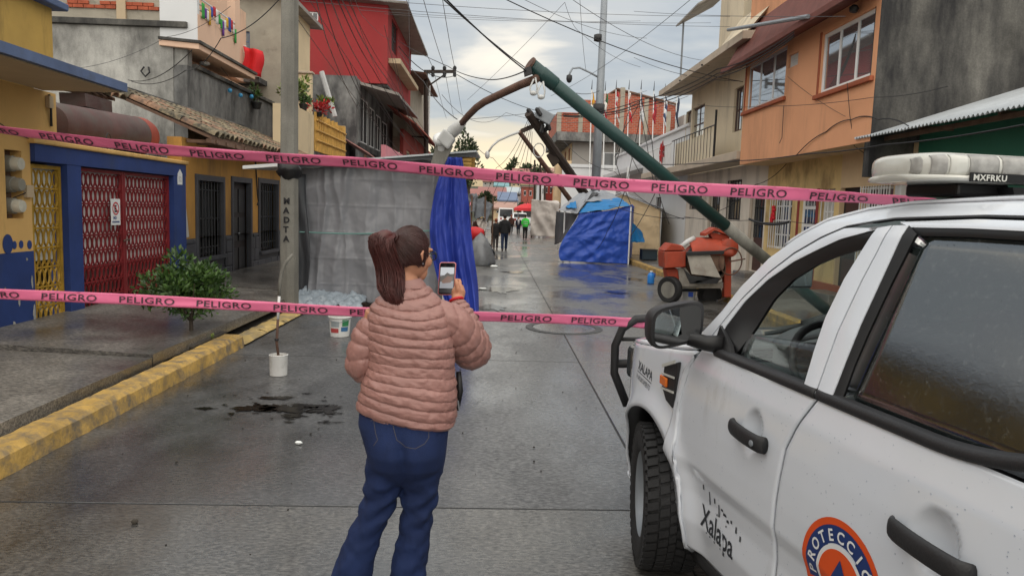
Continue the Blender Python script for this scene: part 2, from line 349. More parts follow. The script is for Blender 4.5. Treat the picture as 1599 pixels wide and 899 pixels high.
# ================================================================== ground, road, pavements
def wetmat(name, col, r0_, r1_, tone=.25, broom=True, patch=1.0):
    m = bpy.data.materials.new(name); m.use_nodes = True; t = m.node_tree; b = t.nodes['Principled BSDF']; L = t.links.new
    def n(ty, **k):
        x = t.nodes.new(ty)
        for a, v in k.items(): setattr(x, a, v)
        return x
    g = n('ShaderNodeNewGeometry').outputs['Position']
    def noise(sc, mapping=(1, 1, 1), det=6, ro=.6):
        mp_ = n('ShaderNodeMapping'); mp_.inputs['Scale'].default_value = mapping; L(g, mp_.inputs[0])
        a = n('ShaderNodeTexNoise'); a.inputs['Scale'].default_value = sc; a.inputs['Detail'].default_value = det; a.inputs['Roughness'].default_value = ro; L(mp_.outputs[0], a.inputs[0]); return a.outputs['Fac']
    def mr(f, a, b_, c, d):
        x = n('ShaderNodeMapRange'); x.inputs[1].default_value = a; x.inputs[2].default_value = b_; x.inputs[3].default_value = c; x.inputs[4].default_value = d; L(f, x.inputs[0]); return x.outputs[0]
    big = noise(.55, (1, .55, 1)); mid = noise(3.2, (1, .8, 1), 7, .65); fine = noise(62, (.40, 1, 1), 4, .7); grit = noise(58, (.8, 1, 1), 3, .65)
    def ramp(f, a, b_, c0, c1):
        x = n('ShaderNodeValToRGB'); e = x.color_ramp.elements; e[0].position = a; e[1].position = b_; e[0].color = (*c0, 1); e[1].color = (*c1, 1); L(f, x.inputs[0]); return x.outputs[0]
    c1 = ramp(mid, .3, .7, tuple(c*(1-tone) for c in col), tuple(c*(1+tone) for c in col))
    c2 = ramp(fine, .40, .62, (.45, .45, .45), (1.62, 1.61, 1.58))
    c3 = ramp(big, .40, .58, (.50, .50, .52), (1.12, 1.11, 1.09))
    c4 = ramp(grit, .61, .69, (1, 1, 1), (.18, .18, .18))
    def mul(a, b_):
        x = n('ShaderNodeMix', data_type='RGBA', blend_type='MULTIPLY'); x.inputs[0].default_value = 1; L(a, x.inputs[6]); L(b_, x.inputs[7]); return x.outputs[2]
    L(mul(mul(mul(c1, c2), c3), c4), b.inputs['Base Color'])
    add = n('ShaderNodeMath', operation='ADD'); L(mr(big, .40, .60, r0_, r1_), add.inputs[0]); L(mr(mid, .35, .7, -.06, .06), add.inputs[1]); ad2 = n('ShaderNodeMath', operation='ADD'); L(add.outputs[0], ad2.inputs[0]); L(mr(fine, .4, .62, .10, -.06), ad2.inputs[1]); L(ad2.outputs[0], b.inputs['Roughness'])
    b.inputs['Specular IOR Level'].default_value = .9; L(mr(big, .38, .58, .8, .0), b.inputs['Coat Weight']); b.inputs['Coat Roughness'].default_value = .16; b.inputs['Coat IOR'].default_value = 1.6
    bp = n('ShaderNodeBump'); bp.inputs['Strength'].default_value = .16; bp.inputs['Distance'].default_value = .004; L(fine, bp.inputs['Height'])
    b2 = n('ShaderNodeBump'); b2.inputs['Strength'].default_value = .13; b2.inputs['Distance'].default_value = .012; L(mid, b2.inputs['Height']); L(bp.outputs[0], b2.inputs['Normal']); L(b2.outputs[0], b.inputs['Normal'])
    return m
M['slab'] = wetmat('wet road concrete', (.105, .102, .097), .12, .44)
M['slab2'] = wetmat('wet dark road concrete', (.075, .075, .078), .22, .42, .18)
M['joint'] = mat('road joint tar', (.018, .018, .018), .6, .2, 4)
M['walk'] = wetmat('damp pavement concrete', (.155, .145, .132), .34, .62, .25)
M['walk2'] = wetmat('damp dark pavement concrete', (.095, .088, .080), .32, .55, .25)
M['soil'] = mat('soil', (.06, .052, .042), .95, .3, 3)
M['kerby'] = mat('worn yellow kerb paint', hexc('#bd9a55'), .85, .25, 5, .6, 35, .66, (.13, .12, .105), 4.2, 1)
M['kerbw'] = mat('bare worn kerb', hexc('#b39a62'), .85, .3, 4, .5, 25, .6, (.15, .14, .12), 3, 1)
M['puddle'] = mat('dark wet stain', (.014, .012, .011), .12, .3, 5, spec=.5)

g = MB().grid(lambda u, v: (lerp(-700, 700, u), lerp(-120, 1300, v), -.2), 8, 8)
struct(g.build('ground', M['soil']))
rd = struct(MB().box(-3.12, 5.0, -8, 125, -.25, -.005).build('road', M['joint']))
JY = [-8.98, -4.56, -.14] + [4.28 + 4.42*i for i in range(27)]
JX = [(-3.09, 1.058), (1.072, 4.96)]
for i in range(len(JY)-1):
    for k, (x0, x1) in enumerate(JX):
        sk = .045                                                  # joints run very slightly askew, as cast
        a, b = JY[i]+.013, JY[i+1]-.013
        f_ = lambda x, y: y + sk*(x+1)/1.0*.5
        dz = random.uniform(-.004, .004)
        mb = MB().prism([(x0, f_(x0, a), -.2), (x1, f_(x1, a), -.2), (x1, f_(x1, b), -.2), (x0, f_(x0, b), -.2)], (0, 0, .2+dz))
        o = mb.build('concrete_slab', M['slab2'] if (k == 0 and i in (3, 4)) else M['slab'], rd); bevel(o, .003, 1)

# worn joint fill and manhole
mh = thing('manhole_cover', 'round concrete manhole cover set into the wet road near the centre joint', 'manhole cover', (1.12, 11.33, .0))
MB().lathe([(.60, -.03), (.60, .005), (.50, .006), (.50, -.03)], (1.12, 11.33, 0), n=40).build('frame', mat('manhole ring', (.05, .05, .05), .5, .2, 5, .3, 40), mh, 40)
MB().lathe([(.485, -.03), (.485, .004), (.30, .007), (.0, .008)], (1.12, 11.33, 0), n=40).build('cover', M['slab'], mh, 40)

def blot(cx, cy, rx, ry, seed, z=.0062, n=150):
    pts = []
    for k in range(n):
        a = 2*PI*k/n; q = 1 + .7*fbm(math.cos(a)*1.7+seed, math.sin(a)*1.7, seed*1.3) + .38*fbm(math.cos(a)*7+seed, math.sin(a)*7, seed)
        pts.append((cx+rx*q*math.cos(a), cy+ry*q*math.sin(a), z))
    return pts
def puddle(spec, mname='puddle'):
    mb = MB()
    for (px, py, rx, ry, sd_) in spec:
        c = atz(px, py, 0); mb.prism(blot(c.x, c.y, rx, ry, sd_, .0042), (0, 0, .0012))
    return struct(mb.build('puddle', M[mname]))
puddle([(400, 637, .18, .10, 1.1), (440, 638, .22, .11, 2.7), (505, 639, .13, .12, 3.9), (458, 649, .10, .05, 5.2), (318, 638, .08, .03, 6.1), (430, 621, .14, .05, 7.4), (480, 634, .16, .06, 8.3)] + [(random.uniform(350, 540), random.uniform(612, 660), random.uniform(.008, .045), random.uniform(.004, .02), 11+i*.7) for i in range(34)])
puddle([(775, 452, .35, .55, 1.5), (768, 480, .25, .35, 2.1), (800, 425, .25, .4, 3.3)])
puddle([(965, 457, .28, .22, 9.1), (990, 436, .22, .5, 4.3)])
# scattered grit and litter
mb = MB()
for i in range(170):
    x = random.uniform(-2.9, 3.5); y = random.uniform(2.6, 15); r = random.uniform(.004, .011)
    mb.ball((x, y, r*.5), (r, r*random.uniform(.6, 1.6), r*.6), 5, 3)
mb.build('road_grit', mat('grit', (.03, .026, .022), .8, .3, 20), None, kind='stuff')
c = atz(466, 693, 0); o = MB().ball((c.x, c.y, .012), (.03, .02, .012), 8, 5, lambda d: 1+.3*fbm(d.x*3, d.y*3, d.z)).build('paper_scrap', M['whitesheet'])
tag(o, 'small crumpled scrap of white paper on the dark road slab', 'litter')
c = atz(210, 817, 0); o = MB().ball((c.x, c.y, .012), (.022, .016, .014), 7, 5, lambda d: 1+.4*fbm(d.x*4, d.y*4, 1)).build('clod', M['soil'])
tag(o, 'small dark clod lying on the nearest road slab at left', 'litter')

# hairline cracks
def crack(x0, y0, x1, y1, seed, wd=.006):
    A = []; n = 40
    for i in range(n+1):
        t = i/n; q = .10*fbm(t*5+seed, seed)+.03*fbm(t*17, seed+3); dx, dy = x1-x0, y1-y0; L_ = math.hypot(dx, dy)
        A.append((x0+dx*t-dy/L_*q, y0+dy*t+dx/L_*q, wd*(.4+abs(fbm(t*9, seed+7)))))
    mb = MB(); L_ = [(a-w*.5, b, .0055) for a, b, w in A]; R_ = [(a+w*.5, b+w*.5, .0055) for a, b, w in A]
    mb.rings([L_, R_], False, False); return struct(mb.build('road_crack', M['joint']))
crack(-3.0, 7.2, -.6, 6.4, 1.2); crack(1.2, 6.5, 2.6, 8.6, 4.4); crack(-2.4, 9.5, 0.9, 10.6, 7.7, .009); crack(1.1, 11.0, 4.6, 12.6, 3.1, .008); crack(-.9, 4.4, .4, 8.4, 9.2, .004); crack(1.3, 14.2, 4.8, 15.4, 2.3, .010)
# left kerb: thick yellow stones up to a broken end, then low worn ones
kb = struct(MB().box(-3.36, -3.12, -8, 60, -.25, -.02).build('kerb', M['walk2']))
y = 4.35
for y0, y1 in [(-7+.9*i, -7+.9*(i+1)) for i in range(12)] + [(4.42, 5.35), (5.35, 6.3), (6.3, 7.25), (7.25, 8.2), (8.2, 9.12)]:
    def fn(u, v):
        pr = [(-3.335, -.1), (-3.335, .135), (-3.31, .155), (-3.14, .152), (-3.098, .12), (-3.075, -.05)]
        q = pr[int(round(v*5))]; yy = lerp(y0+.001, y1-.001, u)
        nz_ = .012*fbm(yy*6, q[0]*30, q[1]*20)+.006*fbm(yy*21, q[0]*60, q[1]*50)
        return (q[0]+nz_*.8, yy, q[1]+nz_)
    b = MB().grid(fn, 24, 5)
    b.add([fn(0, k/5) for k in range(6)], [tuple(range(6))]); b.add([fn(1, k/5) for k in range(6)], [tuple(range(6))])
    b.build('kerb_stone', M['kerby'], kb, 24)
for i in range(44):
    y0 = 9.16 + i*.9; h = .055 if y0 < 11.5 else .10
    mb = MB().grid(lambda u, v: (lerp(-3.33, -3.08, v) + .02*fbm(u*3+i, v*3), y0+u*.88, (h+.02*fbm(u*4+i*3.1, v*4))*(1-max(0, v-.7)*2.2)), 6, 5)
    mb.build('kerb_stone', M['kerbw'] if i < 4 else M['kerby'], kb, 60)
# left pavement
pv = struct(MB().box(-5.42, -3.34, -8, 60, -.25, .0).build('pavement', M['walk2']))
def pslab(x0, x1, y0, y1, z0, z1, m, par, n=10):
    b = MB().shell(lambda u, v: Vector((lerp(x0, x1, u), lerp(y0, y1, v), lerp(z0, z1, 1-u) + .006*fbm(lerp(x0, x1, u)*1.5, lerp(y0, y1, v)*1.5))), n, n, -.12)
    return b.build('pavement_slab', m, par, 30)
for (y0, y1, dz, m) in [(-8, -2, 0, 'walk'), (-1.99, 2.5, 0, 'walk'), (2.51, 7.28, 0, 'walk'), (7.30, 9.3, .03, 'walk'), (9.31, 12.9, .03, 'walk'), (12.91, 16.9, .04, 'walk2'), (16.91, 21, .04, 'walk2'), (21.01, 26, .03, 'walk2'), (26.01, 34, .03, 'walk'), (34.01, 60, .03, 'walk')]:
    pslab(-5.42, -3.37, y0, y1, .105+dz, .155+dz*2, M[m], pv)
# right kerb and pavement
kr = struct(MB().box(4.96, 5.18, -8, 110, -.25, -.02).build('kerb', M['walk2']))
for i in range(110):
    y0 = -4 + i*1.0
    if y0 > 64: break
    mb = MB().box(4.965, 5.17, y0+.006, y0+.994, -.1, .14, .006)
    bevel(mb.build('kerb_stone', M['kerby'], kr), .015, 2)
pr_ = struct(MB().box(5.18, 7.42, -8, 110, -.25, .02).build('pavement', M['walk2']))
for i in range(20):
    y0 = -4 + i*3.2
    for (x0, x1) in ((5.19, 6.28), (6.29, 7.41)):
        b = MB().box(x0, x1, y0+.004, y0+3.194, -.05, .135+random.uniform(-.006, .006)); bevel(b.build('pavement_slab', M['walk'] if i % 3 else M['walk2'], pr_), .008, 1)
# ================================================================== helpers for openings
def sashwin(par, ax, c, sg, a0, a1, z0, z1, fm, pm, nv=1, nh=1, dep=.08, fw_=.045, bars=None, barm=None, nb=5, name='window', sill=None, hb=()):
    """window part: frame mesh, panes as sub-parts, optional security bars"""
    P = (lambda a, z, d: (c-sg*d, a, z)) if ax == 'x' else (lambda a, z, d: (a, c-sg*d, z))
    def bx(mb, p0, p1, q0, q1, d0, d1):
        A, B = P(p0, q0, d0), P(p1, q1, d1)
        return mb.box(min(A[0], B[0]), max(A[0], B[0]), min(A[1], B[1]), max(A[1], B[1]), min(A[2], B[2]), max(A[2], B[2]))
    f = MB()
    bx(f, a0+.002, a0+fw_, z0+.002, z1-.002, dep, dep+.05); bx(f, a1-fw_, a1-.002, z0+.002, z1-.002, dep, dep+.05)
    bx(f, a0+fw_, a1-fw_, z0+.002, z0+fw_, dep+.001, dep+.049); bx(f, a0+fw_, a1-fw_, z1-fw_, z1-.002, dep+.001, dep+.049)
    for i in range(1, nv): q = lerp(a0, a1, i/nv); bx(f, q-fw_*.4, q+fw_*.4, z0+fw_, z1-fw_, dep+.004, dep+.046)
    for i in range(1, nh): q = lerp(z0, z1, i/nh); bx(f, a0+fw_, a1-fw_, q-fw_*.35, q+fw_*.35, dep+.008, dep+.042)
    fo = f.build(name, fm, par)
    for i in range(nv):
        p0, p1 = lerp(a0, a1, i/nv), lerp(a0, a1, (i+1)/nv)
        g = bx(MB(), p0+fw_*.5, p1-fw_*.5, z0+fw_*.5, z1-fw_*.5, dep+.02, dep+.028); g.build('pane', pm, fo)
    bx(MB(), a0+.004, a1-.004, z0+.004, z1-.004, dep+.10, dep+.11).build('dark_backing', M['dark'], fo)  # near-black sheet stands in for the unlit room behind the panes
    if bars is not None:
        for i in range(nb):
            q = lerp(a0+.03, a1-.03, i/(nb-1)); MB().tube([P(q, z0+.0, bars), P(q, z1, bars)], .011, 5).build('bar', barm, fo)
        for hz in hb: MB().tube([P(a0, lerp(z0, z1, hz), bars+.012), P(a1, lerp(z0, z1, hz), bars+.012)], .010, 5).build('bar', barm, fo)
    return fo
def coping(x0, x1, y0, y1, z0, z1, m, par, name='coping'):
    return bevel(MB().box(x0, x1, y0, y1, z0, z1, .004).build(name, m, par), .012, 1)

# ================================================================== LEFT SIDE
XF = -5.4
# ---- house with blue base, ochre wall and two lattice gates
h = thing('house', 'ochre house with blue painted base and door frames and two lattice gates', 'house', (XF, 8.5, 0))
mt = (8.31, 8.60, 1.52, 2.28)
MB().wall('x', XF, 1, -6, 8.76, .0, 1.14, (), .2).build('lower_wall', M['blue'], h)
MB().wall('x', XF-.004, 1, -6, 8.76, 1.14, 3.02, [mt], .2).build('wall', M['yellow'], h)
MB().wall('x', XF-.004, 1, 8.76, 9.30, 2.445, 3.02, (), .2).build('wall', M['yellow'], h)
MB().wall('x', XF-.008, 1, -6, 9.28, 3.14, 4.02, (), .25).build('upper_wall', M['yellow2'], h)
MB().box(-9.4, XF-.25, 9.05, 9.275, 2.45, 4.0).build('side_wall', M['yellow2'], h)
coping(-5.75, -5.28, -6, 9.42, 4.02, 4.11, M['bluegrey'], h)
# canopy slab with blue edge over soffit
cs = MB().prism([(XF-.01, -6, 3.035), (XF-.01, 9.06, 3.035), (-4.4, 9.02, 3.035), (-4.4, -6, 3.035)], (0, 0, .10)).build('canopy', M['bluegrey'], h)
MB().prism([(XF-.0, -6, 3.022), (XF-.0, 9.04, 3.022), (-4.46, 9.0, 3.022), (-4.46, -6, 3.022)], (0, 0, .012)).build('soffit', M['plaster'], cs)
# lintel, posts
MB().box(XF-.2, XF+.05, 8.765, 12.95, 2.18, 2.385).build('lintel', M['blue'], h)
coping(XF-.25, XF+.085, 8.72, 12.99, 2.387, 2.445, M['yellow'], h, 'ledge')
MB().box(XF-.2, XF+.044, 9.41, 9.72, .02, 2.178).build('post', M['blue'], h)
MB().box(XF-.2, XF+.044, 12.47, 12.945, .02, 2.178).build('post', M['blue'], h)
# painted blue discs
for (px, py, r, n) in [(12, 381, .095, 20), (22.5, 382.5, .04, 14), (33, 381.5, .04, 14), (46, 382, .045, 14)]:
    p = atx(px, py, XF)
    MB().prism([(XF+.0, p.y+r*.9*math.cos(2*PI*k/n), p.z+r*1.15*math.sin(2*PI*k/n)) for k in range(n)], (.004, 0, 0)).build('painted_disc', M['blue'], h)
# meters in their recess
MB().box(XF-.19, XF-.13, mt[0]+.003, mt[1]-.003, mt[2]+.003, mt[3]-.003).build('meter_board', M['timber'], h)
mmat = mat('meter case grey', hexc('#8d8a7f'), .5, .1, 4); mgl = mat('meter dial', hexc('#c9c6b8'), .25, .15, 8)
for zc, gl in ((2.13, 1), (1.90, 0), (1.66, 1)):
    m_ = MB().lathe([(.09, 0), (.095, .05), (.088, .10), (.088, .13)], (XF-.13, 8.455, zc), (1, 0, 0), 20).build('electricity_meter', mmat, h, 40)
    MB().lathe([(.074, .125), (.076, .19), (.066, .215), (.0, .218)], (XF-.13, 8.455, zc), (1, 0, 0), 20).build('dial', mgl if gl else mmat, m_, 40)
MB().tube([(XF-.05, 8.5, 1.75), (XF+.02, 8.58, 1.8), (XF+.03, 8.7, 1.85), (XF+.02, 8.72, 1.83)], .006, 5).build('wire', M['cable'], h)
MB().box(XF, XF+.04, 8.61, 8.74, 1.76, 1.90).build('junction_box', M['plaster'], h)
bx_ = MB().box(XF, XF+.05, 9.08, 9.16, 2.83, 2.97).build('junction_box', M['plaster'], h)
MB().tube([(XF+.02, 9.12, 2.99), (XF+.03, 9.14, 2.9), (XF+.02, 9.15, 2.72), (XF+.01, 9.17, 2.62)], .016, 6).build('conduit', M['ironblack'], h)
MB().tube([(XF+.012, 8.0, 2.62)]+[(XF+.012, lerp(8.0, 9.25, t), 2.62-.25*t-.05*math.sin(PI*t)) for t in (.25, .5, .75, 1)], .005, 5).build('wire', M['cable'], h)
# peeled paint patches low on the blue wall
for (px, py, ry, rz_, sd_) in ((44, 512, .11, .05, 1.0), (54, 490, .03, .12, 2.2), (30, 470, .02, .05, 3.1), (50, 440, .015, .06, 4.4), (8, 455, .02, .04, 5.3), (22, 505, .02, .03, 6.6), (42, 405, .02, .015, 7.5)):
    p = atx(px, py, XF); pts = []
    for k in range(18):
        a = 2*PI*k/18; q = 1+.6*fbm(math.cos(a)*1.5+sd_, math.sin(a)*1.5, sd_); pts.append((XF+.0005, min(8.75, p.y+ry*q*math.cos(a)), p.z+rz_*q*math.sin(a)))
    MB().prism(pts, (.003, 0, 0)).build('peeled_patch', M['greywall'], h)
# lattice gates
def link_mesh(nm, ly, lz, th, m, par, loc):
    mb = MB(); n = 12
    def rg(fy, fz, x):
        pts = []
        for k in range(n):
            a = 2*PI*k/n; yy = math.cos(a)*ly*.5*fy; zz_ = math.sin(a)*lz*.5*fz
            yy *= (1-.30*abs(math.sin(a))**3); pts.append((x, yy, zz_))
        return pts
    R = [rg(1, 1, .012), rg(.80, .92, .010), rg(.80, .92, -.010), rg(1, 1, -.012), rg(1, 1, .012)]
    mb.rings(R, False)
    o = mb.build(nm, m, None); o.parent = par; o.location = loc; return o
def lattice(par, y0, y1, z0, z1, cols, rows, m, gap):
    x = XF-.055; first = None; py_ = (y1-y0)/cols; pz = (z1-z0)/rows
    for i in range(cols):
        for j in range(rows):
            p = Vector((x, y0+(i+.5)*py_, z0+(j+.5)*pz)) - par.location - (par.parent.location if par.parent else Vector())
            if first is None: first = link_mesh('lattice_link', py_*.98, pz*gap, .02, m, par, p)
            else: piece(first, 'lattice_link', par, p)
    mb = MB()
    for j in range(1, rows):
        z = z0+j*pz; mb.box(x-.008, x+.008, y0, y1, z-.012, z+.012)
        for i in range(cols):                                              # small diamond bosses between the links
            yc = y0+(i+.5)*py_; mb.prism([(x-.014, yc-.022, z), (x-.014, yc, z-.02), (x-.014, yc+.022, z), (x-.014, yc, z+.02)], (.028, 0, 0))
    mb.build('lattice_rail', m, par)
def gate(nm, y0, y1, z0, z1, m, cols, rows, gap, label=None):
    f = MB(); x0, x1 = XF-.085, XF-.03; t = .045
    f.box(x0, x1, y0, y0+t, z0, z1); f.box(x0, x1, y1-t, y1, z0, z1); f.box(x0+.002, x1-.002, y0+t, y1-t, z1-t, z1); f.box(x0+.002, x1-.002, y0+t, y1-t, z0, z0+t)
    g_ = f.build(nm, m, h)
    if label: g_['label'] = label
    lattice(g_, y0+t, y1-t, z0+t, z1-t, cols, rows, m, gap); return g_
gate('gate', 8.79, 9.40, .17, 2.15, M['yellowgate'], 5, 8, .86, 'narrow yellow lattice gate')
gate('gate', 9.735, 10.955, .17, 2.165, M['redgate'], 10, 9, .88, 'left leaf of the red lattice gate')
gr_ = gate('gate', 10.965, 12.455, .17, 2.165, M['redgate'], 12, 9, .88, 'right leaf of the red lattice gate')
MB().tube([(XF-.02, 10.90, 1.16), (XF, 10.93, 1.18), (XF, 11.03, 1.18), (XF-.02, 11.06, 1.16)], .014, 6).build('latch', M['rust'], gr_)
MB().box(XF-.13, XF-.12, 8.8, 9.38, 1.0, 2.12).build('backing_sheet', M['whitesheet'], h)
MB().box(XF-.13, XF-.12, 9.75, 12.44, .86, 2.14).build('backing_sheet', M['whitesheet'], h)
MB().box(XF-.19, XF-.17, 9.75, 12.44, .17, .84).build('backing_sheet', M['tank'], h)
MB().box(-8.0, -7.9, 8.8, 12.9, .1, 2.3).build('inner_wall', M['dark'], h)
MB().box(-8.0, XF-.2, 8.6, 12.95, 2.30, 2.384).build('roof_slab', M['mouldwall'], h)
MB().box(-7.9, XF-.2, 12.7, 12.93, .1, 2.29).build('inner_wall', M['dark'], h)
# dark wall under the tank, behind the ledge
MB().box(-6.6, -6.45, 9.3, 13.2, 2.39, 2.95).build('parapet', M['mouldwall'], h)
# signs
def sign(nm, label, y0, y1, z0, z1, x=XF+.02):
    s_ = thing(nm, label, 'sign', (x, (y0+y1)/2, z0))
    bevel(MB().box(x-.006, x, y0, y1, z0, z1).build('plate', M['whiteframe'], s_), .003, 1); return s_
sg_ = sign('parking_sign', 'white no parking plate with red ring and letter E hung on the red gate', 10.49, 10.745, 1.40, 1.77)
rm = mat('sign red', hexc('#b8202c'), .5, .05); km = mat('sign black', (.015, .015, .018), .5, .05); bm_ = mat('sign blue', hexc('#23407a'), .5, .05)
yc, zc = 10.617, 1.635
def arcband(mb, x, yc, zc, r0_, r1_, n=28, a0=0, a1=2*PI, ky=1.0):
    for k in range(n):
        a, b = lerp(a0, a1, k/n), lerp(a0, a1, (k+1)/n)
        mb.quad(*[(x, yc+r*math.cos(q)*ky, zc+r*math.sin(q)) for r, q in ((r0_, a), (r1_, a), (r1_, b), (r0_, b))])
    return mb
mb = arcband(MB(), XF+.0225, yc, zc, .072, .092); mb.prism([(XF+.0225, yc-.062, zc+.045), (XF+.0225, yc-.048, zc+.058), (XF+.0225, yc+.062, zc-.045), (XF+.0225, yc+.048, zc-.058)], (.001, 0, 0)); mb.build('ring', rm, sg_)
vs, fs = text_mb('E', .13, .006); MB().add([(XF+.0222, yc-.042+a, zc-.046+b) for a, b, c in vs], fs).build('letter', km, sg_)
vs, fs = text_mb('NO', .055, .003); MB().add([(XF+.0222, 10.545+a, 1.485+b) for a, b, c in vs], fs).build('lettering', bm_, sg_)
vs, fs = text_mb('ESTACIONARSE', .030, .002); MB().add([(XF+.0222, 10.515+a*.92, 1.437+b) for a, b, c in vs], fs).build('lettering', bm_, sg_)
s2 = thing('number_plate', 'small white house number plate on the blue post right of the red gate', 'sign', (XF+.045, 12.69, 2.06))
MB().prism([(XF+.045, 12.61, 2.04), (XF+.045, 12.79, 2.04), (XF+.045, 12.79, 2.22), (XF+.045, 12.70, 2.30), (XF+.045, 12.61, 2.22)], (.008, 0, 0)).build('plate', M['whiteframe'], s2)
vs, fs = text_mb('52', .12, .004); MB().add([(XF+.0545, 12.635+a, 2.09+b) for a, b, c in vs], fs).build('lettering', M['curtain'], s2)
# tank on the roof slab
tk = thing('water_tank', 'long brown weathered horizontal tank with reddish end on the roof behind the blue lintel', 'tank', (-6.2, 12.2, 2.45))
MB().lathe([(.10, -1.9), (.25, -1.86), (.30, -1.75), (.305, 0), (.305, .30)], (-5.98, 12.1, 2.80), (.03, 1, .03), 26).build('drum', M['tank'], tk, 40)
MB().lathe([(.308, .30), (.308, .5), (.28, .62), (.17, .70), (.02, .72)], (-5.98, 12.1, 2.80), (.03, 1, .03), 26).build('end_cap', M['tankend'], tk, 40)
for yy in (11.0, 12.7): MB().box(-6.3, -5.66, yy, yy+.15, 2.385, 2.52).build('saddle', M['mouldwall'], tk)
o = MB().box(-6.75, -6.35, 11.7, 12.5, 3.16, 3.36, .01).build('brown_box', M['tank']); tag(o, 'dark brown rusty box resting on the tank under the tiled roof edge', 'box')
MB().box(-6.75, -6.35, 11.8, 12.4, 2.39, 3.155).build('stand', M['mouldwall'], o)
# loose wire coils on the ledge
mb = MB()
for q in range(5):
    c = Vector((XF-.15, 10.8+q*.42, 2.53+random.uniform(-.03, .06))); r = random.uniform(.07, .16); tl = random.uniform(-.5, .5)
    mb.tube([c+Vector((.12*math.cos(a)*tl, r*1.3*math.cos(a), r*math.sin(a))) for a in np.linspace(0, 2*PI, 17)[:-1]], .006, 4, False, True)
tag(mb.build('wire_coil', M['cable']), 'tangle of old black wire loops lying on the yellow ledge above the red gate', 'wire')

# ---- old ochre house with dark stone base and tiled roof
h2 = thing('house', 'old single storey ochre house with dark stone base, barred windows and a clay tile roof', 'house', (XF, 15.5, 0))
y0, y1 = 12.955, 19.3
H2 = [(13.55, 14.85, .74, 2.2), (15.36, 16.5, .0, 2.24), (17.08, 18.55, .66, 2.28)]
MB().wall('x', XF-.02, 1, y0, y1, 1.10, 2.86, H2, .25).build('wall', M['ochre'], h2)
MB().wall('x', XF-.02, 1, y0, y1, .0, 1.10, H2, .25).build('base_wall', M['stone'], h2)
# stone facing pieces
z = .15; row = 0
while z < 1.05:
    hh = random.uniform(.24, .34); hh = min(hh, 1.09-z); y = y0+.01
    while y < y1-.1:
        ww = min(random.uniform(.34, .62), y1-.01-y)
        segs = [(y, y+ww)]
        for (a, b, k0, k1) in H2:
            if z+hh > k0-.06:
                segs = [s_ for (p, q) in segs for s_ in ((p, min(q, a-.07)), (max(p, b+.07), q)) if s_[1]-s_[0] > .08]
        for (p, q) in segs:
            j = lambda: random.uniform(-.018, .018)
            pts = [(XF-.019, p+.01+j()*.5, z+.008+j()*.5), (XF-.019, q-.01+j()*.5, z+.008+j()*.5), (XF-.019, q-.01+j()*.5, z+hh-.008+j()*.3), (XF-.019, p+.01+j()*.5, z+hh-.008+j()*.3)]
            bevel(MB().prism(pts, (.02+random.uniform(0, .014), 0, 0)).build('stone', M['stone'], h2), .008, 1)
        y += ww
    z += hh; row += 1
for (a, b, k0, k1) in H2:
    f = MB(); t = .10
    f.box(XF-.1, XF+.012, a-t+.04, a+.03, k0, k1+t-.04); f.box(XF-.1, XF+.012, b-.03, b+t-.04, k0, k1+t-.04); f.box(XF-.1, XF+.010, a+.03, b-.03, k1-.05, k1+t-.042)
    f.build('surround', M['stone'], h2)
for k in (0, 2):
    a, b, k0, k1 = H2[k]
    sashwin(h2, 'x', XF-.02, 1, a+.03, b-.03, k0, k1-.05, M['ironblack'], M['pane'], 2, 2, .15, .05, bars=.03, barm=M['ironblack'], nb=9, hb=(.12, .5, .88))
    MB().box(XF-.1, XF+.06, a-.04, b+.04, k0-.07, k0-.003).build('sill', M['stone'], h2)
a, b, k0, k1 = H2[1]
d = MB().box(XF-.16, XF-.12, a+.03, b-.03, .15, k1-.05).build('door', M['doordark'], h2)
for zz_ in (.3, .95, 1.55):
    for (p, q) in ((a+.12, a+.54), (a+.64, b-.12)): MB().box(XF-.119, XF-.10, p, q, zz_, zz_+.5).build('panel', M['ironblack'], d)
MB().ball((XF-.08, a+.58, 1.1), .03, 8, 6).build('handle', M['greysteel'], d)
MB().tube([(XF+.0, 16.80, 2.7), (XF+.02, 16.82, 2.2), (XF+.02, 16.86, 1.95), (XF+.02, 16.93, 1.8), (XF+.02, 16.85, 1.72)], .016, 6).build('conduit', M['ironblack'], h2)
# patch of bare plaster at the corner
MB().prism([(XF-.02, 12.96, 1.12), (XF-.02, 13.2, 1.14), (XF-.02, 13.12, 1.5), (XF-.02, 13.05, 1.8), (XF-.02, 12.96, 2.0)], (.006, 0, 0)).build('plaster_patch', M['curtain'], h2)
MB().box(-8, XF-.27, y1-.2, y1-.002, 0, 2.9).build('side_wall', M['mouldwall'], h2)
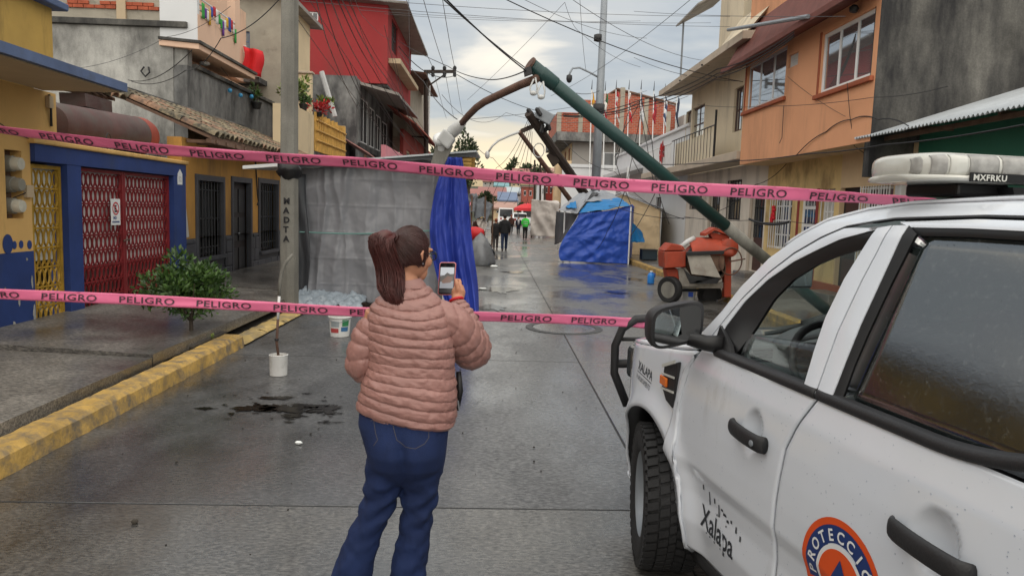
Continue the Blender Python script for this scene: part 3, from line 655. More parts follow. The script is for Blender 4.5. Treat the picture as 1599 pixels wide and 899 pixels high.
# roof: sloping boards, then individual barrel tiles
RX0, RZ0, RX1, RZ1 = -4.93, 2.84, -7.02, 3.70
rf = MB().prism([(RX0+.0, 13.0, RZ0), (RX0+.0, 21.2, RZ0), (RX1, 21.2, RZ1), (RX1, 13.0, RZ1)], (0, 0, .05)).build('roof', M['timber'], h2)
MB().prism([(-6.55, 10.9, 3.33), (-6.55, 12.99, 3.42), (RX1, 12.99, RZ1), (RX1, 10.9, 3.58)], (0, 0, .05)).build('roof', M['timber'], h2)
MB().box(RX0-.05, RX0+.03, 12.9, 16.4, RZ0-.07, RZ0+.0).build('fascia', M['timber'], h2)
for q in range(14): MB().box(XF, RX0+.06, 13.1+q*.48, 13.18+q*.48, RZ0-.06, RZ0-.004).build('rafter', M['timber'], h2)
def tile_mesh():
    mb = MB(); n = 6; R = []
    for (s_, r) in ((0, .115), (.40, .095)):
        for rr in (r, r-.022): R.append([(s_, rr*math.cos(PI*k/n), rr*.85*math.sin(PI*k/n)) for k in range(n+1)])
    a, b, c_, d_ = R; mb.rings([a, c_, d_, b, a], False, False); return mb
tproto = None
sl_ = Vector((RX1-RX0, 0, RZ1-RZ0)); L_ = sl_.length; ang = math.atan2(RZ1-RZ0, -(RX1-RX0))
def place_tile(y, s_, m, low=0):
    global tproto
    p = Vector((RX0, y, RZ0+.06)) + sl_.normalized()*s_ + Vector((0, 0, .02-low))
    if tproto is None:
        tproto = tile_mesh().build('tile', M['tile'], None, 50); tproto.parent = rf; o = tproto
        t2 = tile_mesh().build('tile', M['tile2'], None, 50); o2 = t2; place_tile.m2 = t2.data; bpy.data.objects.remove(t2)
    else:
        o = tproto.copy(); o.name = 'tile'; C.objects.link(o)
        if m: o.data = place_tile.m2
    o.location = p - h2.location
    # local +x runs up the slope (towards -X)
    o.rotation_euler = (Matrix.Rotation(PI+random.uniform(-.05, .05), 3, 'Z') @ Matrix.Rotation(-ang+random.uniform(-.03, .03), 3, 'Y') @ Matrix.Rotation(random.uniform(-.12, .12), 3, 'X')).to_euler()
for i in range(33):
    for j in range(7):
        if random.random() < .03: continue
        place_tile(13.12+i*.243+random.uniform(-.02, .02), j*.315-.05, random.random() < .35, 0)
for i in range(8):
    for j in range(5, 7): place_tile(11.1+i*.243, j*.315-.06, random.random() < .3, .06)
for k in range(46):                                                        # under-tiles lying in the channels along the eave and ridge
    pass
MB().box(RX1-.02, RX1+.25, 11.0, 21.2, 3.62, 3.80, .01).build('ridge', M['mouldwall'], h2)

# ---- weathered grey building behind the tiles, side wall towards the street
h3 = thing('house', 'tall weathered grey rendered house with black mould streaks and a brick band above', 'house', (-7.05, 17.2, 0))
MB().box(-16, -7.36, 17.2, 17.5, 0, 5.60).build('side_wall', M['greywall'], h3)
MB().wall('x', -7.05, 1, 17.2, 23.6, 2.0, 4.80, (), .3).build('front_wall', M['mouldwall'], h3); MB().box(-7.355, -7.06, 17.25, 17.5, 4.81, 5.60).build('side_wall', M['greywall'], h3)
coping(-16, -7.02, 17.12, 17.55, 5.60, 5.74, M['blackwall'], h3)
coping(-7.4, -6.98, 17.56, 23.6, 4.80, 4.90, M['blackwall'], h3)
MB().box(-16, -7.2, 17.3, 17.5, 5.74, 7.4).build('upper_wall', M['block'], h3)
MB().box(-8.62, -8.42, 17.24, 17.3, 5.74, 7.4).build('column', M['plaster'], h3)
br = None
for r in range(2):
    for i in range(30):
        x = -7.32 - i*.24 - (.12 if r else 0)
        if x < -14: break
        z = 6.02 + r*.085
        if random.random() < .12 and r: continue
        if br is None: br = MB().box(-.112, .112, -.03, .03, -.036, .036).build('brick', M['brick'], None); br.parent = h3; o = br
        else: o = piece(br, 'brick', h3, (0, 0, 0))
        o.location = Vector((x, 17.29+random.uniform(-.008, .006), z)) - h3.location
MB().tube([(-7.9, 17.17, 4.72), (-7.86, 17.13, 4.6), (-7.95, 17.12, 4.5), (-8.05, 17.13, 4.62), (-7.98, 17.14, 4.72)], .02, 6).build('wire_loop', M['cable'], h3)

# ---- peach house with balcony above the grey wall
h4 = thing('house', 'peach house with a projecting balcony hung with coloured bunting above the grey wall', 'house', (-7.6, 18.5, 0))
MB().wall('x', -7.65, 1, 17.55, 23.5, 3.2, 5.2, [(18.3, 20.2, 4.2, 5.05)], .2).build('wall', M['peach'], h4)
MB().box(-9, -7.9, 18.2, 20.3, 4.1, 5.1).build('room', M['dark'], h4)
cm = mat('brown curtain', hexc('#8a5a48'), .8, .3, 4)
MB().shell(lambda u, v: Vector((-7.78+.03*math.sin(u*22), lerp(18.9, 19.8, u), lerp(4.2, 5.05, v))), 24, 2, .01).build('curtain', cm, h4, True)
MB().shell(lambda u, v: Vector((-7.76+.02*math.sin(u*26), lerp(18.3, 18.9, u), lerp(4.2, 4.8, v))), 20, 2, .01).build('curtain', M['curtain'], h4, True)
sb = bevel(MB().prism([(-7.64, 17.12, 5.20), (-6.75, 17.12, 5.14), (-6.75, 21.0, 5.14), (-7.64, 21.0, 5.20)], (0, 0, .13)).build('balcony_slab', M['peach'], h4), .01, 1)
MB().prism([(-7.64, 17.08, 5.33), (-6.70, 17.08, 5.27), (-6.70, 21.05, 5.27), (-7.64, 21.05, 5.33)], (0, 0, .06)).build('slab_edge', M['blackwall'], h4)
MB().wall('x', -6.80, 1, 17.2, 19.6, 5.34, 5.93, (), .12).build('balcony_wall', M['peach'], h4)
MB().wall('y', 17.19, -1, -7.64, -6.805, 5.345, 7.2, (), .12).build('balcony_side', M['white'], h4)
MB().box(-7.0, -6.80, 19.6, 19.95, 5.32, 7.4).build('pillar', M['peach'], h4)
MB().box(-8.0, -7.66, 17.5, 23, 5.34, 7.4).build('upper_wall', M['peach'], h4)
MB().box(-7.655, -7.60, 17.9, 19.3, 5.6, 7.2).build('doorway', M['dark'], h4)
rl = MB()
for zz_ in (6.05, 6.18, 6.31): rl.tube([(-6.82, 17.25, zz_), (-6.82, 19.6, zz_)], .018, 6)
rl.build('railing', M['whiteframe'], h4)
MB().lathe([(.09, 0), (.12, .02), (.12, .06), (.05, .09)], (-7.2, 18.6, 5.14), (0, 0, -1), 14).build('ceiling_lamp', M['whitesheet'], h4, 40)
bt = thing('bunting', 'string of green, purple, white and yellow cloth bunting tied along the peach balcony rail', 'bunting', (-6.75, 18.4, 6.0))
cols = ['#3f9a4a', '#6b3f93', '#d8d6d2', '#c9a02c', '#3d58a8', '#b8343c', '#d8d6d2', '#3f9a4a']
for i in range(16):
    y = 17.35+i*.14; zt = 6.22-.10*math.sin(i*.9)
    MB().shell(lambda u, v: Vector((-6.77+.015*math.sin(u*8+i), y+u*.13, zt-v*(.22 if i % 3 else .34))), 4, 4, .006).build('flag', mat('bunting cloth', hexc(cols[i % 8]), .8, .15, 5), bt, True)
bb = thing('bauble_string', 'string of small blue baubles hanging below the peach balcony', 'decoration', (-7.0, 20.2, 4.9))
MB().tube([(-6.95, 19.0, 5.1), (-6.95, 20.2, 4.75), (-6.95, 21.5, 4.85)], .006, 4).build('string', M['cable'], bb)
for (y, z) in ((19.6, 4.62), (20.4, 4.62), (21.3, 4.72)): MB().ball((-6.95, y, z), .06, 10, 7).build('bauble', mat('blue bauble', hexc('#3f93c4'), .3, .1), bb, True)
MB().tube([(-7.55, 20.3+.14*math.cos(a), 4.78+.14*math.sin(a)) for a in np.linspace(0, 2*PI, 15)[:-1]], .02, 5, False, True).build('wall_ring', M['ironblack'], h4, True)

# ---- small brick and cream house with white balcony rail, further back
h5 = thing('house', 'small cream and bare brick house with white balcony rail and blue shutter', 'house', (-8, 23.8, 0))
MB().wall('y', 23.6, -1, -10.6, -6.75, 4.0, 8.2, [(-8.25, -7.75, 6.1, 7.0)], .2).build('wall', M['block'], h5)  # darker block tone puts the shade of this recess into the wall colour
MB().wall('x', -6.75, 1, 23.81, 27, 4.0, 8.2, (), .2).build('front_wall', M['cream'], h5)
sashwin(h5, 'y', 23.6, -1, -8.25, -7.75, 6.1, 7.0, M['bluegrey'], M['pane'], 2, 3, .05, .04)
bp_ = None
for r in range(9):
    for i in range(7):
        x = -9.75+i*.24+(.12 if r % 2 else 0); z = 5.75+r*.10
        if bp_ is None: bp_ = MB().box(-.11, .11, -.02, .02, -.042, .042).build('brick', M['brick'], None); bp_.parent = h5; o = bp_
        else: o = piece(bp_, 'brick', h5, (0, 0, 0))
        o.location = Vector((x, 23.585, z)) - h5.location
MB().prism([(-10.8, 23.2, 8.25), (-6.4, 23.2, 8.0), (-6.4, 27.5, 8.0), (-10.8, 27.5, 8.25)], (0, 0, .12)).build('roof', M['sheetgrey'], h5)
MB().box(-9.6, -7.2, 22.75, 23.55, 5.35, 5.5).build('balcony_slab', M['mouldwall'], h5)
rl = MB()
for zz_ in (5.75, 5.95, 6.15): rl.tube([(-9.2, 22.8, zz_), (-7.6, 22.8, zz_+.25)], .02, 6)
for k in range(6): x = -9.2+k*.32; rl.tube([(x, 22.8, 5.5), (x, 22.8, 6.16+k*.05)], .014, 5)
rl.build('railing', M['whiteframe'], h5)
o = MB().shell(lambda u, v: Vector((-7.62+.55*u+.05*math.sin(v*5), 22.6+.12*math.sin(u*7), 6.35-v*.75-.12*u)), 8, 6, .012).build('red_cloth', mat('red cloth', hexc('#d8252c'), .7, .1, 3), None, True)
tag(o, 'bright red cloth hanging beside the concrete pole above the cream terrace wall', 'cloth')

# ---- cream terrace with flower pots and bamboo fence
h6 = thing('house', 'cream house with a walled roof terrace and bamboo fence behind the concrete pole', 'house', (-5.5, 22, 0))
MB().wall('x', -5.52, 1, 20.1, 22.6, 0, 4.42, (), .25).build('front_wall', M['cream'], h6)
MB().box(-6.0, -5.78, 20.1, 20.35, 0, 4.41).build('side_wall', M['cream'], h6)
MB().box(-9, -5.8, 23.65, 27.3, 4.2, 4.40).build('terrace_floor', M['mouldwall'], h6)
MB().wall('y', 24.0, -1, -9.4, -5.95, 4.4, 5.86, (), .18).build('terrace_wall', M['cream'], h6)
coping(-9.4, -5.9, 23.93, 24.25, 5.865, 5.93, M['eave'], h6)
MB().wall('x', -5.55, 1, 22.61, 27.3, 0, 3.36, (), .25).build('front_wall', M['mouldwall'], h6)
MB().box(-5.62, -5.5, 27.0, 27.2, 3.3, 4.6).build('post', M['plaster'], h6)
bf = thing('bamboo_fence', 'yellow bamboo cane fence on the terrace edge above the pink roof', 'fence', (-5.5, 24.8, 3.36))
for i in range(30):
    y = 22.75+i*.147; MB().tube([(-5.52, y, 3.38), (-5.52+random.uniform(-.02, .02), y+random.uniform(-.02, .02), 4.52+random.uniform(-.05, .05))], .05+random.uniform(-.008, .008), 6).build('cane', M['bamboo'], bf, 40)
for zz_ in (3.7, 4.0, 4.3): MB().tube([(-5.45, 22.7, zz_), (-5.45, 27.0, zz_)], .028, 6).build('rail', M['bamboo'], bf)

# ---- foliage helper
def leaves(c, rad, n, size, seed=0, clump=6, flat=.0, up=.3):
    rnd = random.Random(seed); mb = MB(); c = Vector(c); rad = Vector(rad)
    cl = []
    for i in range(clump):
        d = Vector((rnd.gauss(0, 1), rnd.gauss(0, 1), rnd.gauss(0, 1))).normalized()*rnd.uniform(.35, .95); cl.append((Vector((d.x*rad.x, d.y*rad.y, d.z*rad.z)), rnd.uniform(.28, .5)))
    for i in range(n):
        o, rr = rnd.choice(cl)
        d = Vector((rnd.gauss(0, 1), rnd.gauss(0, 1), rnd.gauss(0, 1))).normalized()*rnd.random()**.45
        p = c+o+Vector((d.x*rad.x, d.y*rad.y, d.z*rad.z))*rr
        t = (d+Vector((rnd.uniform(-.6, .6), rnd.uniform(-.6, .6), rnd.uniform(-.3, .6)+up))).normalized(); s_ = t.cross(Vector((rnd.gauss(0, 1), rnd.gauss(0, 1), rnd.gauss(0, 1)))).normalized()
        L = size*rnd.uniform(.6, 1.3); nn = t.cross(s_)
        mb.add([p, p+t*L*.5+s_*L*.26+nn*L*.06, p+t*L, p+t*L*.5-s_*L*.26+nn*L*.06], [(0, 1, 2, 3)])
    return mb
def leafmat(name, c0, c1, gl=.5):
    m = bpy.data.materials.new(name); m.use_nodes = True; t = m.node_tree; b = t.nodes['Principled BSDF']; L = t.links.new
    g = t.nodes.new('ShaderNodeNewGeometry'); r = t.nodes.new('ShaderNodeValToRGB'); r.color_ramp.elements[0].color = (*c0, 1); r.color_ramp.elements[1].color = (*c1, 1)
    L(g.outputs['Random Per Island'], r.inputs[0]); L(r.outputs[0], b.inputs['Base Color']); b.inputs['Roughness'].default_value = gl
    b.inputs['Subsurface Weight'].default_value = 0.0
    return m
M['leaf'] = leafmat('shrub leaf', (.022, .055, .016), (.085, .16, .035), .4)
M['leafy'] = leafmat('yellow green leaf', (.05, .09, .02), (.22, .28, .06), .5)
M['leafr'] = leafmat('red bract', (.25, .008, .012), (.55, .03, .03), .6)
M['leafd'] = leafmat('far foliage', (.018, .032, .014), (.06, .085, .03), .7)
M['bark'] = mat('bark', (.07, .055, .042), .9, .3, 8, .4, 40)
potm = mat('black pot', (.02, .02, .02), .5, .1)
def pot(label, p, r, hgt, fl, nleaf, lm, crown, seed, cat='potted plant'):
    t = thing('potted_plant', label, cat, p)
    MB().lathe([(r*.7, 0), (r, hgt), (r*1.08, hgt), (r*1.08, hgt+.03), (r*.9, hgt+.03), (r*.85, hgt-.02), (0, hgt-.02)], p, (0, 0, 1), 16).build('pot', fl, t, 40)
    MB().tube([(p[0], p[1], p[2]+hgt-.03), (p[0]+.02, p[1], p[2]+hgt+crown[2])], .015, 5).build('stem', M['bark'], t)
    c = (p[0], p[1], p[2]+hgt+crown[2]*.9); o = leaves(c, crown, nleaf, .13, seed, 9).build('foliage', lm, t, kind='stuff'); return t
pot('tall potted shrub with yellow green leaves in a black pot on the cream wall', (-5.66, 20.9, 4.42), .14, .25, potm, 420, M['leafy'], (.42, .42, .38), 3)
pot('dark leaved plant in a small pot beside the tall potted shrub', (-5.66, 21.9, 4.42), .12, .2, potm, 220, M['leaf'], (.3, .3, .28), 4)
t = pot('red poinsettia with pale green leaves at the end of the bamboo fence', (-5.45, 22.9, 4.42), .12, .1, potm, 200, M['leafr'], (.34, .34, .2), 5)
leaves((-5.4, 23.3, 4.95), (.3, .3, .15), 90, .13, 8, 5).build('foliage', M['leafy'], t, kind='stuff')
pot('small green potted plant on the far left end of the terrace wall', (-6.9, 21.6, 4.42), .14, .16, potm, 120, M['leaf'], (.22, .22, .25), 6)

# ---- red three storey house and its dark lower floors
h7 = thing('house', 'tall plain red house with small white window, overhanging roof and stained grey lower floor', 'house', (-6, 34, 0))
wz = aty(478, 18, 34.0)
HW = [(wz.x-.32, wz.x+.32, wz.z-.25, wz.z+.25)]
MB().wall('y', 34.0, -1, -16, -5.05, 7.25, 10.95, [(aty(478, 0, 34).x, aty(497, 0, 34).x, aty(478, 32, 34).z, aty(478, 18, 34).z)], .25).build('red_wall', M['red'], h7)
sashwin(h7, 'y', 34.0, -1, aty(478, 0, 34).x, aty(497, 0, 34).x, aty(478, 32, 34).z, aty(478, 18, 34).z, M['whiteframe'], M['pane'], 2, 1, .06, .06)
MB().wall('x', -5.05, 1, 34.26, 43, 7.25, 10.7, [(35.2, 37.2, 9.0, 10.4)], .25).build('red_front', M['red'], h7)
sashwin(h7, 'x', -5.05, 1, 35.2, 37.2, 9.0, 10.4, M['ironblack'], M['pane'], 3, 2, .08, .06)
MB().box(-16, -5.06, 34.2, 42.9, 7.15, 7.25).build('floor_slab', M['mouldwall'], h7)
MB().prism([(-16, 33.5, 11.25), (-4.15, 33.5, 10.62), (-4.15, 43.5, 10.4), (-16, 43.5, 11.0)], (0, 0, .10)).build('roof', M['sheetgrey'], h7)
coping(-5.05, -4.5, 34.3, 42, 8.2, 8.42, M['plaster'], h7, 'canopy')
MB().wall('y', 32.0, -1, -14, -6.05, 0, 7.2, (), .25).build('side_wall', M['mouldwall'], h7)
HH = [(33.0, 34.9, 4.55, 6.5), (35.15, 36.9, 4.55, 6.4), (37.1, 38.8, 4.55, 6.3), (39.0, 41.0, 4.55, 6.2)]
MB().wall('x', -6.02, 1, 32.26, 43, 0, 7.14, HH, .25).build('front_wall', M['mouldwall'], h7)
for a, b, k0, k1 in HH: sashwin(h7, 'x', -6.02, 1, a, b, k0, k1, M['whiteframe'], M['dark'], 2, 1, .05, .06)
MB().box(-6.0, -5.9, 32.2, 43, 4.2, 4.45).build('ledge', M['blackwall'], h7)
MB().prism([(-6.0, 32.6, 6.95), (-4.35, 32.6, 6.55), (-4.35, 41.0, 6.55), (-6.0, 41.0, 6.95)], (0, 0, .12)).build('awning', M['sheetgrey'], h7)
o = MB().tube([aty(502, 112, 30), aty(523, 182, 30)], .10, 6); 
o = o.build('ladder', M['lampgrey']); tag(o, 'pale leaning ladder rail against the red house behind the concrete pole', 'ladder')
h8 = thing('awning_roof', 'faded pink sheet roof sloping to the street below the stained grey wall', 'roof', (-5.6, 29, 0))
for i in range(5):
    ya = 27.4+i*.92
    MB().prism([(-6.6, ya, 4.75-.05*i), (-6.6, ya+.9, 4.70-.05*i), (-4.7, ya+.9, 3.62-.05*i), (-4.7, ya, 3.67-.05*i)], (0, 0, .04)).build('roof_sheet', M['pinkroof'], h8)
MB().box(-6.5, -6.3, 27.4, 32, 0, 4.5).build('wall', M['mouldwall'], h8); MB().box(-4.9, -4.8, 27.5, 27.6, 0.1, 3.64).build('post', M['timber'], h8); MB().box(-4.9, -4.8, 31.7, 31.8, 0.1, 3.42).build('post', M['timber'], h8)
h9 = thing('house', 'low dark red house with pink parapet and terracotta awning beyond the red tower house', 'house', (-5, 40, 0))
MB().wall('x', -5.0, 1, 33.5, 41, 2.6, 4.5, (), .2).build('parapet', M['pink'], h9)
MB().wall('x', -5.15, 1, 41.0, 58, 0, 6.0, [(42.5, 44.5, 3.6, 5.0), (46, 48, 3.6, 5.0), (50, 52.5, 3.4, 5.0)], .2).build('wall', M['reddark'], h9)
for a, b in ((42.5, 44.5), (46, 48), (50, 52.5)): sashwin(h9, 'x', -5.15, 1, a, b, 3.6, 5.0, M['plaster'], M['dark'], 2, 2, .08, .1)
for i in range(6):
    ya = 38+i*3.0; MB().prism([(-6.2, ya, 7.2), (-6.2, ya+2.96, 7.2), (-4.1, ya+2.96, 5.9), (-4.1, ya, 5.9)], (0, 0, .08)).build('roof_sheet', M['terra'], h9)
hA = thing('house', 'grey block upper storey with rusty roof and pipes right of the red house', 'house', (-5, 46, 0))
MB().box(-9, -5.3, 43.5, 56, 5.8, 9.6).build('wall', M['block'], hA)
for i in range(4): ya = 43+i*2.2; MB().prism([(-9, ya, 9.8), (-9, ya+2.16, 9.8), (-4.2, ya+2.16, 9.3), (-4.2, ya, 9.3)], (0, 0, .1)).build('roof_sheet', M['rust'], hA)
for k in range(3): MB().tube([(-4.6+.15*k, 46.5, 6.2), (-4.6+.15*k, 46.5, 9.25)], .06, 6).build('pipe', M['whiteframe'], hA)
# ================================================================== RIGHT SIDE
XR, XO = 7.4, 6.6
def span(X, px0, px1, py0, py1, pym=None):
    """opening on the plane x=X between two pixel columns and two pixel rows -> (y0,y1,z0,z1)"""
    ym = (py0+py1)/2; a = atx(px0, ym, X); b = atx(px1, ym, X); c = (px0+px1)/2
    return (min(a.y, b.y), max(a.y, b.y), atx(c, py1, X).z, atx(c, py0, X).z)
# ---- green house with zinc roof
g1 = thing('house', 'low dark green house with a corrugated zinc roof at the right edge', 'house', (XR, 8, 0))
MB().wall('x', XR, -1, -8, 12.98, 0, 3.52, [(-2, 1, .1, 2.4), (5.2, 6.3, .14, 2.3)], .25).build('wall', M['green'], g1)
sashwin(g1, 'x', XR, -1, -2, 1, .1, 2.4, M['ironblack'], M['pane'], 3, 2)
d = MB().box(XR+.1, XR+.14, 5.2, 6.3, .14, 2.3).build('door', M['doordark'], g1)
bevel(MB().box(XR-.03, XR-.005, 9.3, 9.75, 1.5, 1.9).build('meter_box', M['lampgrey'], g1), .01)
MB().box(XR+.25, 16, -8, -7.8, 0, 4).build('side_wall', M['green'], g1)
def corr(x0, z0, x1, z1, ya, yb, m, par, nm='roof_sheet', wl=.10, amp=.022):
    n = max(8, int((yb-ya)/wl*6))
    def fn(u, v):
        y = lerp(ya, yb, u); return Vector((lerp(x0, x1, v), y, lerp(z0, z1, v)+amp*math.sin(2*PI*y/wl)))
    return MB().shell(fn, n, 3, .004).build(nm, m, par, True)
ya = -8
i = 0
while ya < 13.6:
    yb = min(ya+1.0, 13.62); corr(6.55, 3.30+(i % 2)*.006, 10.6, 4.68+(i % 2)*.006, ya-.05, yb, M['zinc'], g1); ya = yb; i += 1
MB().box(XR-.55, XR-.49, -8, 13.3, 3.24, 3.31).build('purlin', M['timber'], g1)
for q in range(11): MB().box(6.85, XR-.005, -7+q*1.9, -6.94+q*1.9, 3.315, 3.37).build('rafter', M['timber'], g1)
# ---- orange house
oh = thing('house', 'orange house with overhanging upper floor, sliding windows and mouldy black side wall', 'house', (XR, 16.5, 0))
oy0, oy1, oz0, oz1 = 13.13, 20.15, 3.22, 5.95
w1 = span(XO, 1166, 1226, 84, 168); w2 = span(XO, 1282, 1362, 50, 134)
w1 = (w1[0], w1[1], 4.62, 5.80); w2 = (w2[0], w2[1], 4.38, 5.58)
v1 = span(XO, 1232, 1246, 84, 105); v1 = (v1[0], v1[1], 5.22, 5.50)
MB().wall('x', XO, -1, oy0, oy1, oz0, oz1+.7, [w1, w2, v1], .22).build('upper_wall', M['orange'], oh)
MB().box(XO+.02, XR-.001, oy0+.02, oy1-.02, oz0-.002, oz0+.18).build('floor_slab', M['tan'], oh)
MB().wall('y', oy0-.006, -1, XO+.003, 16, 2.6, 9.5, (), .2).build('side_wall', M['blackwall'], oh)
MB().wall('y', oy1-.004, 1, XO+.003, 12, oz0, 6.4, (), .2).build('side_wall', M['orange'], oh)
for (a, b, k0, k1), nv, fm in ((w1, 3, M['alu']), (w2, 3, M['whiteframe'])):
    f = sashwin(oh, 'x', XO, -1, a, b, k0, k1, fm, M['film'], nv, 1, .05, .075)
    bevel(MB().box(XO-.075, XO-.002, a-.12, b+.12, k0-.10, k0-.01).build('sill', M['sill'], oh), .008, 1)
    MB().box(XO-.02, XO-.002, b+.004, b+.08, k0, k1+.05).build('trim', M['sill'], oh)
sashwin(oh, 'x', XO, -1, *v1, M['alu'], M['curtain'], 1, 2, .04, .03)
# brown pent roof over the windows, laid in tile strips
for i in range(9):
    ya, yb = oy0-.05+i*.80, oy0-.05+(i+1)*.80-.004
    yb = min(yb, 20.55)
    MB().prism([(6.08, ya, 5.74), (6.08, yb, 5.74), (6.62, yb, 6.85), (6.62, ya, 6.85)], (.05, 0, .03)).build('pent_tile', M['brown'], oh)
MB().prism([(6.10, oy0-.05, 5.72), (6.10, 20.55, 5.72), (XO-.002, 20.55, 5.86), (XO-.002, oy0-.05, 5.86)], (0, 0, .012)).build('soffit', M['brown'], oh)
MB().box(6.04, 6.10, oy0-.05, 20.56, 5.68, 5.80).build('fascia', M['brown'], oh)
# orange lattice parapet above
ly0 = 14.2
MB().wall('x', 6.66, -1, oy0, 20.2, 6.70, 8.4, [(oy0+.5, 17.7, 7.02, 8.1)], .12).build('parapet', M['orange'], oh)
lt = None
for i in range(28):
    for j in range(9):
        y = oy0+.58+i*.148; z = 7.08+j*.115
        if y > 17.66: continue
        if lt is None:
            mb = MB(); 
            for s_ in (-1, 1): mb.obox((0, 0, 0), (.02, 0, 0), (0, .072, .055*s_), (0, -.012*s_*.6, .014))
            lt = mb.build('lattice_cross', M['sill'], None); lt.parent = oh; o = lt
        else: o = piece(lt, 'lattice_cross', oh, (0, 0, 0))
        o.location = Vector((6.72, y, z)) - oh.location
MB().tube([atx(1137, 47, 6.0), atx(1262, 26, 6.0)], .045, 8).build('rain_pipe', M['greysteel'], oh)
MB().lathe([(.05, 0), (.09, .05), (.07, .12), (.0, .14)], (6.5, 13.9, 5.75), (-.2, 0, -1), 12).build('lamp', M['ironblack'], oh, 40)
# ground floor
gb = atx(1312, 300, XR).y
gw1 = span(XR, 1205, 1236, 284, 384); gd1 = span(XR, 1246, 1272, 282, 440); gw2 = span(XR, 1279, 1303, 281, 352); gd2 = span(XR, 1308, 1339, 278, 440); gw3 = span(XR, 1344, 1392, 277, 400)
gd1 = (gd1[0], gd1[1], .30, 2.52); gd2 = (gd2[0], gd2[1], .30, 2.5); gw1 = (gw1[0], gw1[1], 1.02, 2.5); gw2 = (gw2[0], gw2[1], .98, 2.5); gw3 = (gw3[0], gw3[1], .85, 2.5)
MB().wall('x', XR, -1, gb, 20.15, .0, oz0, [gw1, gd1, gw2, gd2] if gd2[0] > gb else [gw1, gd1, gw2], .22).build('ground_wall', M['yhouse'], oh)
MB().wall('x', XR-.004, -1, 12.985, gb, .0, oz0, [gw3] if gd2[0] > gb else [gw3, gd2], .22).build('ground_wall', M['tan'], oh)
# trim around the openings
sashwin(oh, 'x', XR, -1, *gw1, M['whiteframe'], M['pane'], 3, 4, .12, .05, bars=-.06, barm=M['whiteframe'], nb=9, hb=(.03, .5, .97))
sashwin(oh, 'x', XR, -1, *gw2, M['whiteframe'], M['curtain'], 2, 3, .12, .05, bars=.04, barm=M['whiteframe'], nb=3)
sashwin(oh, 'x', XR, -1, *gw3, M['whiteframe'], M['pane'], 3, 2, .12, .06, bars=-.06, barm=M['whiteframe'], nb=12, hb=(.03, .5, .97))
for (a, b, k0, k1) in (gd1, gw2): MB().box(XR-.012, XR-.002, b+.0, b+.13, .25, k1+.02).build('door_trim', M['reddark'], oh)
a, b, k0, k1 = gd1
d = MB().box(XR+.08, XR+.12, a, b, k0, k1).build('door', M['whiteframe'], oh); d['label'] = 'white panelled glass door'
for r in range(5):
    for c_ in range(2):
        p0 = a+.12+c_*(b-a-.24)/2; p1 = p0+(b-a-.24)/2-.05; z0 = k0+.15+r*.42
        MB().box(XR+.066, XR+.079, p0, p1, z0, z0+.34).build('pane', M['pane'], d)
        MB().box(XR+.060, XR+.066, (p0+p1)/2-.012, (p0+p1)/2+.012, z0, z0+.34).build('glazing_bar', M['whiteframe'], d)
a, b, k0, k1 = gd2
d = MB().box(XR+.10, XR+.14, a, b, k0, k1).build('door', M['doordark'], oh); d['label'] = 'dark brown door'
for z0 in (.5, 1.2, 1.85): MB().box(XR+.085, XR+.099, a+.12, b-.12, z0, z0+.5).build('panel', M['doorbrown'], d)
for (a, b, k0, k1) in (gd1, gd2): bevel(MB().box(XR-.55, XR-.001, a-.12, b+.12, .05, .29).build('doorstep', M['walk'], oh), .02)
MB().box(XR-.10, XR-.003, 12.99, 20.1, .02, .42).build('plinth', M['sill'], oh)
p = atx(1413, 300, XR); bevel(MB().box(XR-.14, XR-.005, p.y-.10, p.y+.10, p.z-.12, p.z+.12).build('meter_box', M['lampgrey'], oh), .02)
MB().tube([atx(1365, 222, XR-.03), atx(1390, 235, XR-.03), atx(1410, 250, XR-.03), atx(1420, 265, XR-.03), atx(1418, 292, XR-.03)], .012, 6).build('conduit', M['cable'], oh)
ho = MB()
for k in range(26):
    a = random.uniform(0, 2*PI); r = random.uniform(0, .16); ho.ball((XR-.10, gw1[0]+.95+r*math.cos(a)*.8, 1.86+1.5*r*math.sin(a)), random.uniform(.03, .055), 6, 4)
rb = thing('bow', 'red christmas bow hung on the white window grille of the yellow ground floor', 'decoration', (XR-.12, gw1[0]+.9, 1.9)); ho.build('ribbon', mat('red ribbon', hexc('#c41f2b'), .6, .2, 8), rb, True)

# ---- cream house with big eave and balcony
ch = thing('house', 'cream house with deep concrete eave, balcony and barred ground floor windows', 'house', (XR, 24.5, 0))
cy0, cy1 = 20.16, 28.7
cw = [span(XR, 1078, 1096, 286, 326), span(XR, 1135, 1157, 286, 338), span(XR, 1108, 1122, 306, 400), span(XR, 1173, 1191, 300, 428), span(XR, 1059, 1068, 312, 398)]
cw[0] = (*cw[0][:2], 2.05, 3.0); cw[1] = (*cw[1][:2], 1.72, 2.95); cw[2] = (*cw[2][:2], .3, 2.55); cw[3] = (*cw[3][:2], .3, 2.6)
MB().wall('x', XR, -1, cy0, cy1, 0, 3.36, cw[:4], .22).build('ground_wall', M['offwhite'], ch)
for k in (0, 1): sashwin(ch, 'x', XR, -1, *cw[k], M['ironblack'], M['pane'], 2, 2, .1, .05, bars=.0, barm=M['ironblack'], nb=6, hb=(.0, .5, 1))
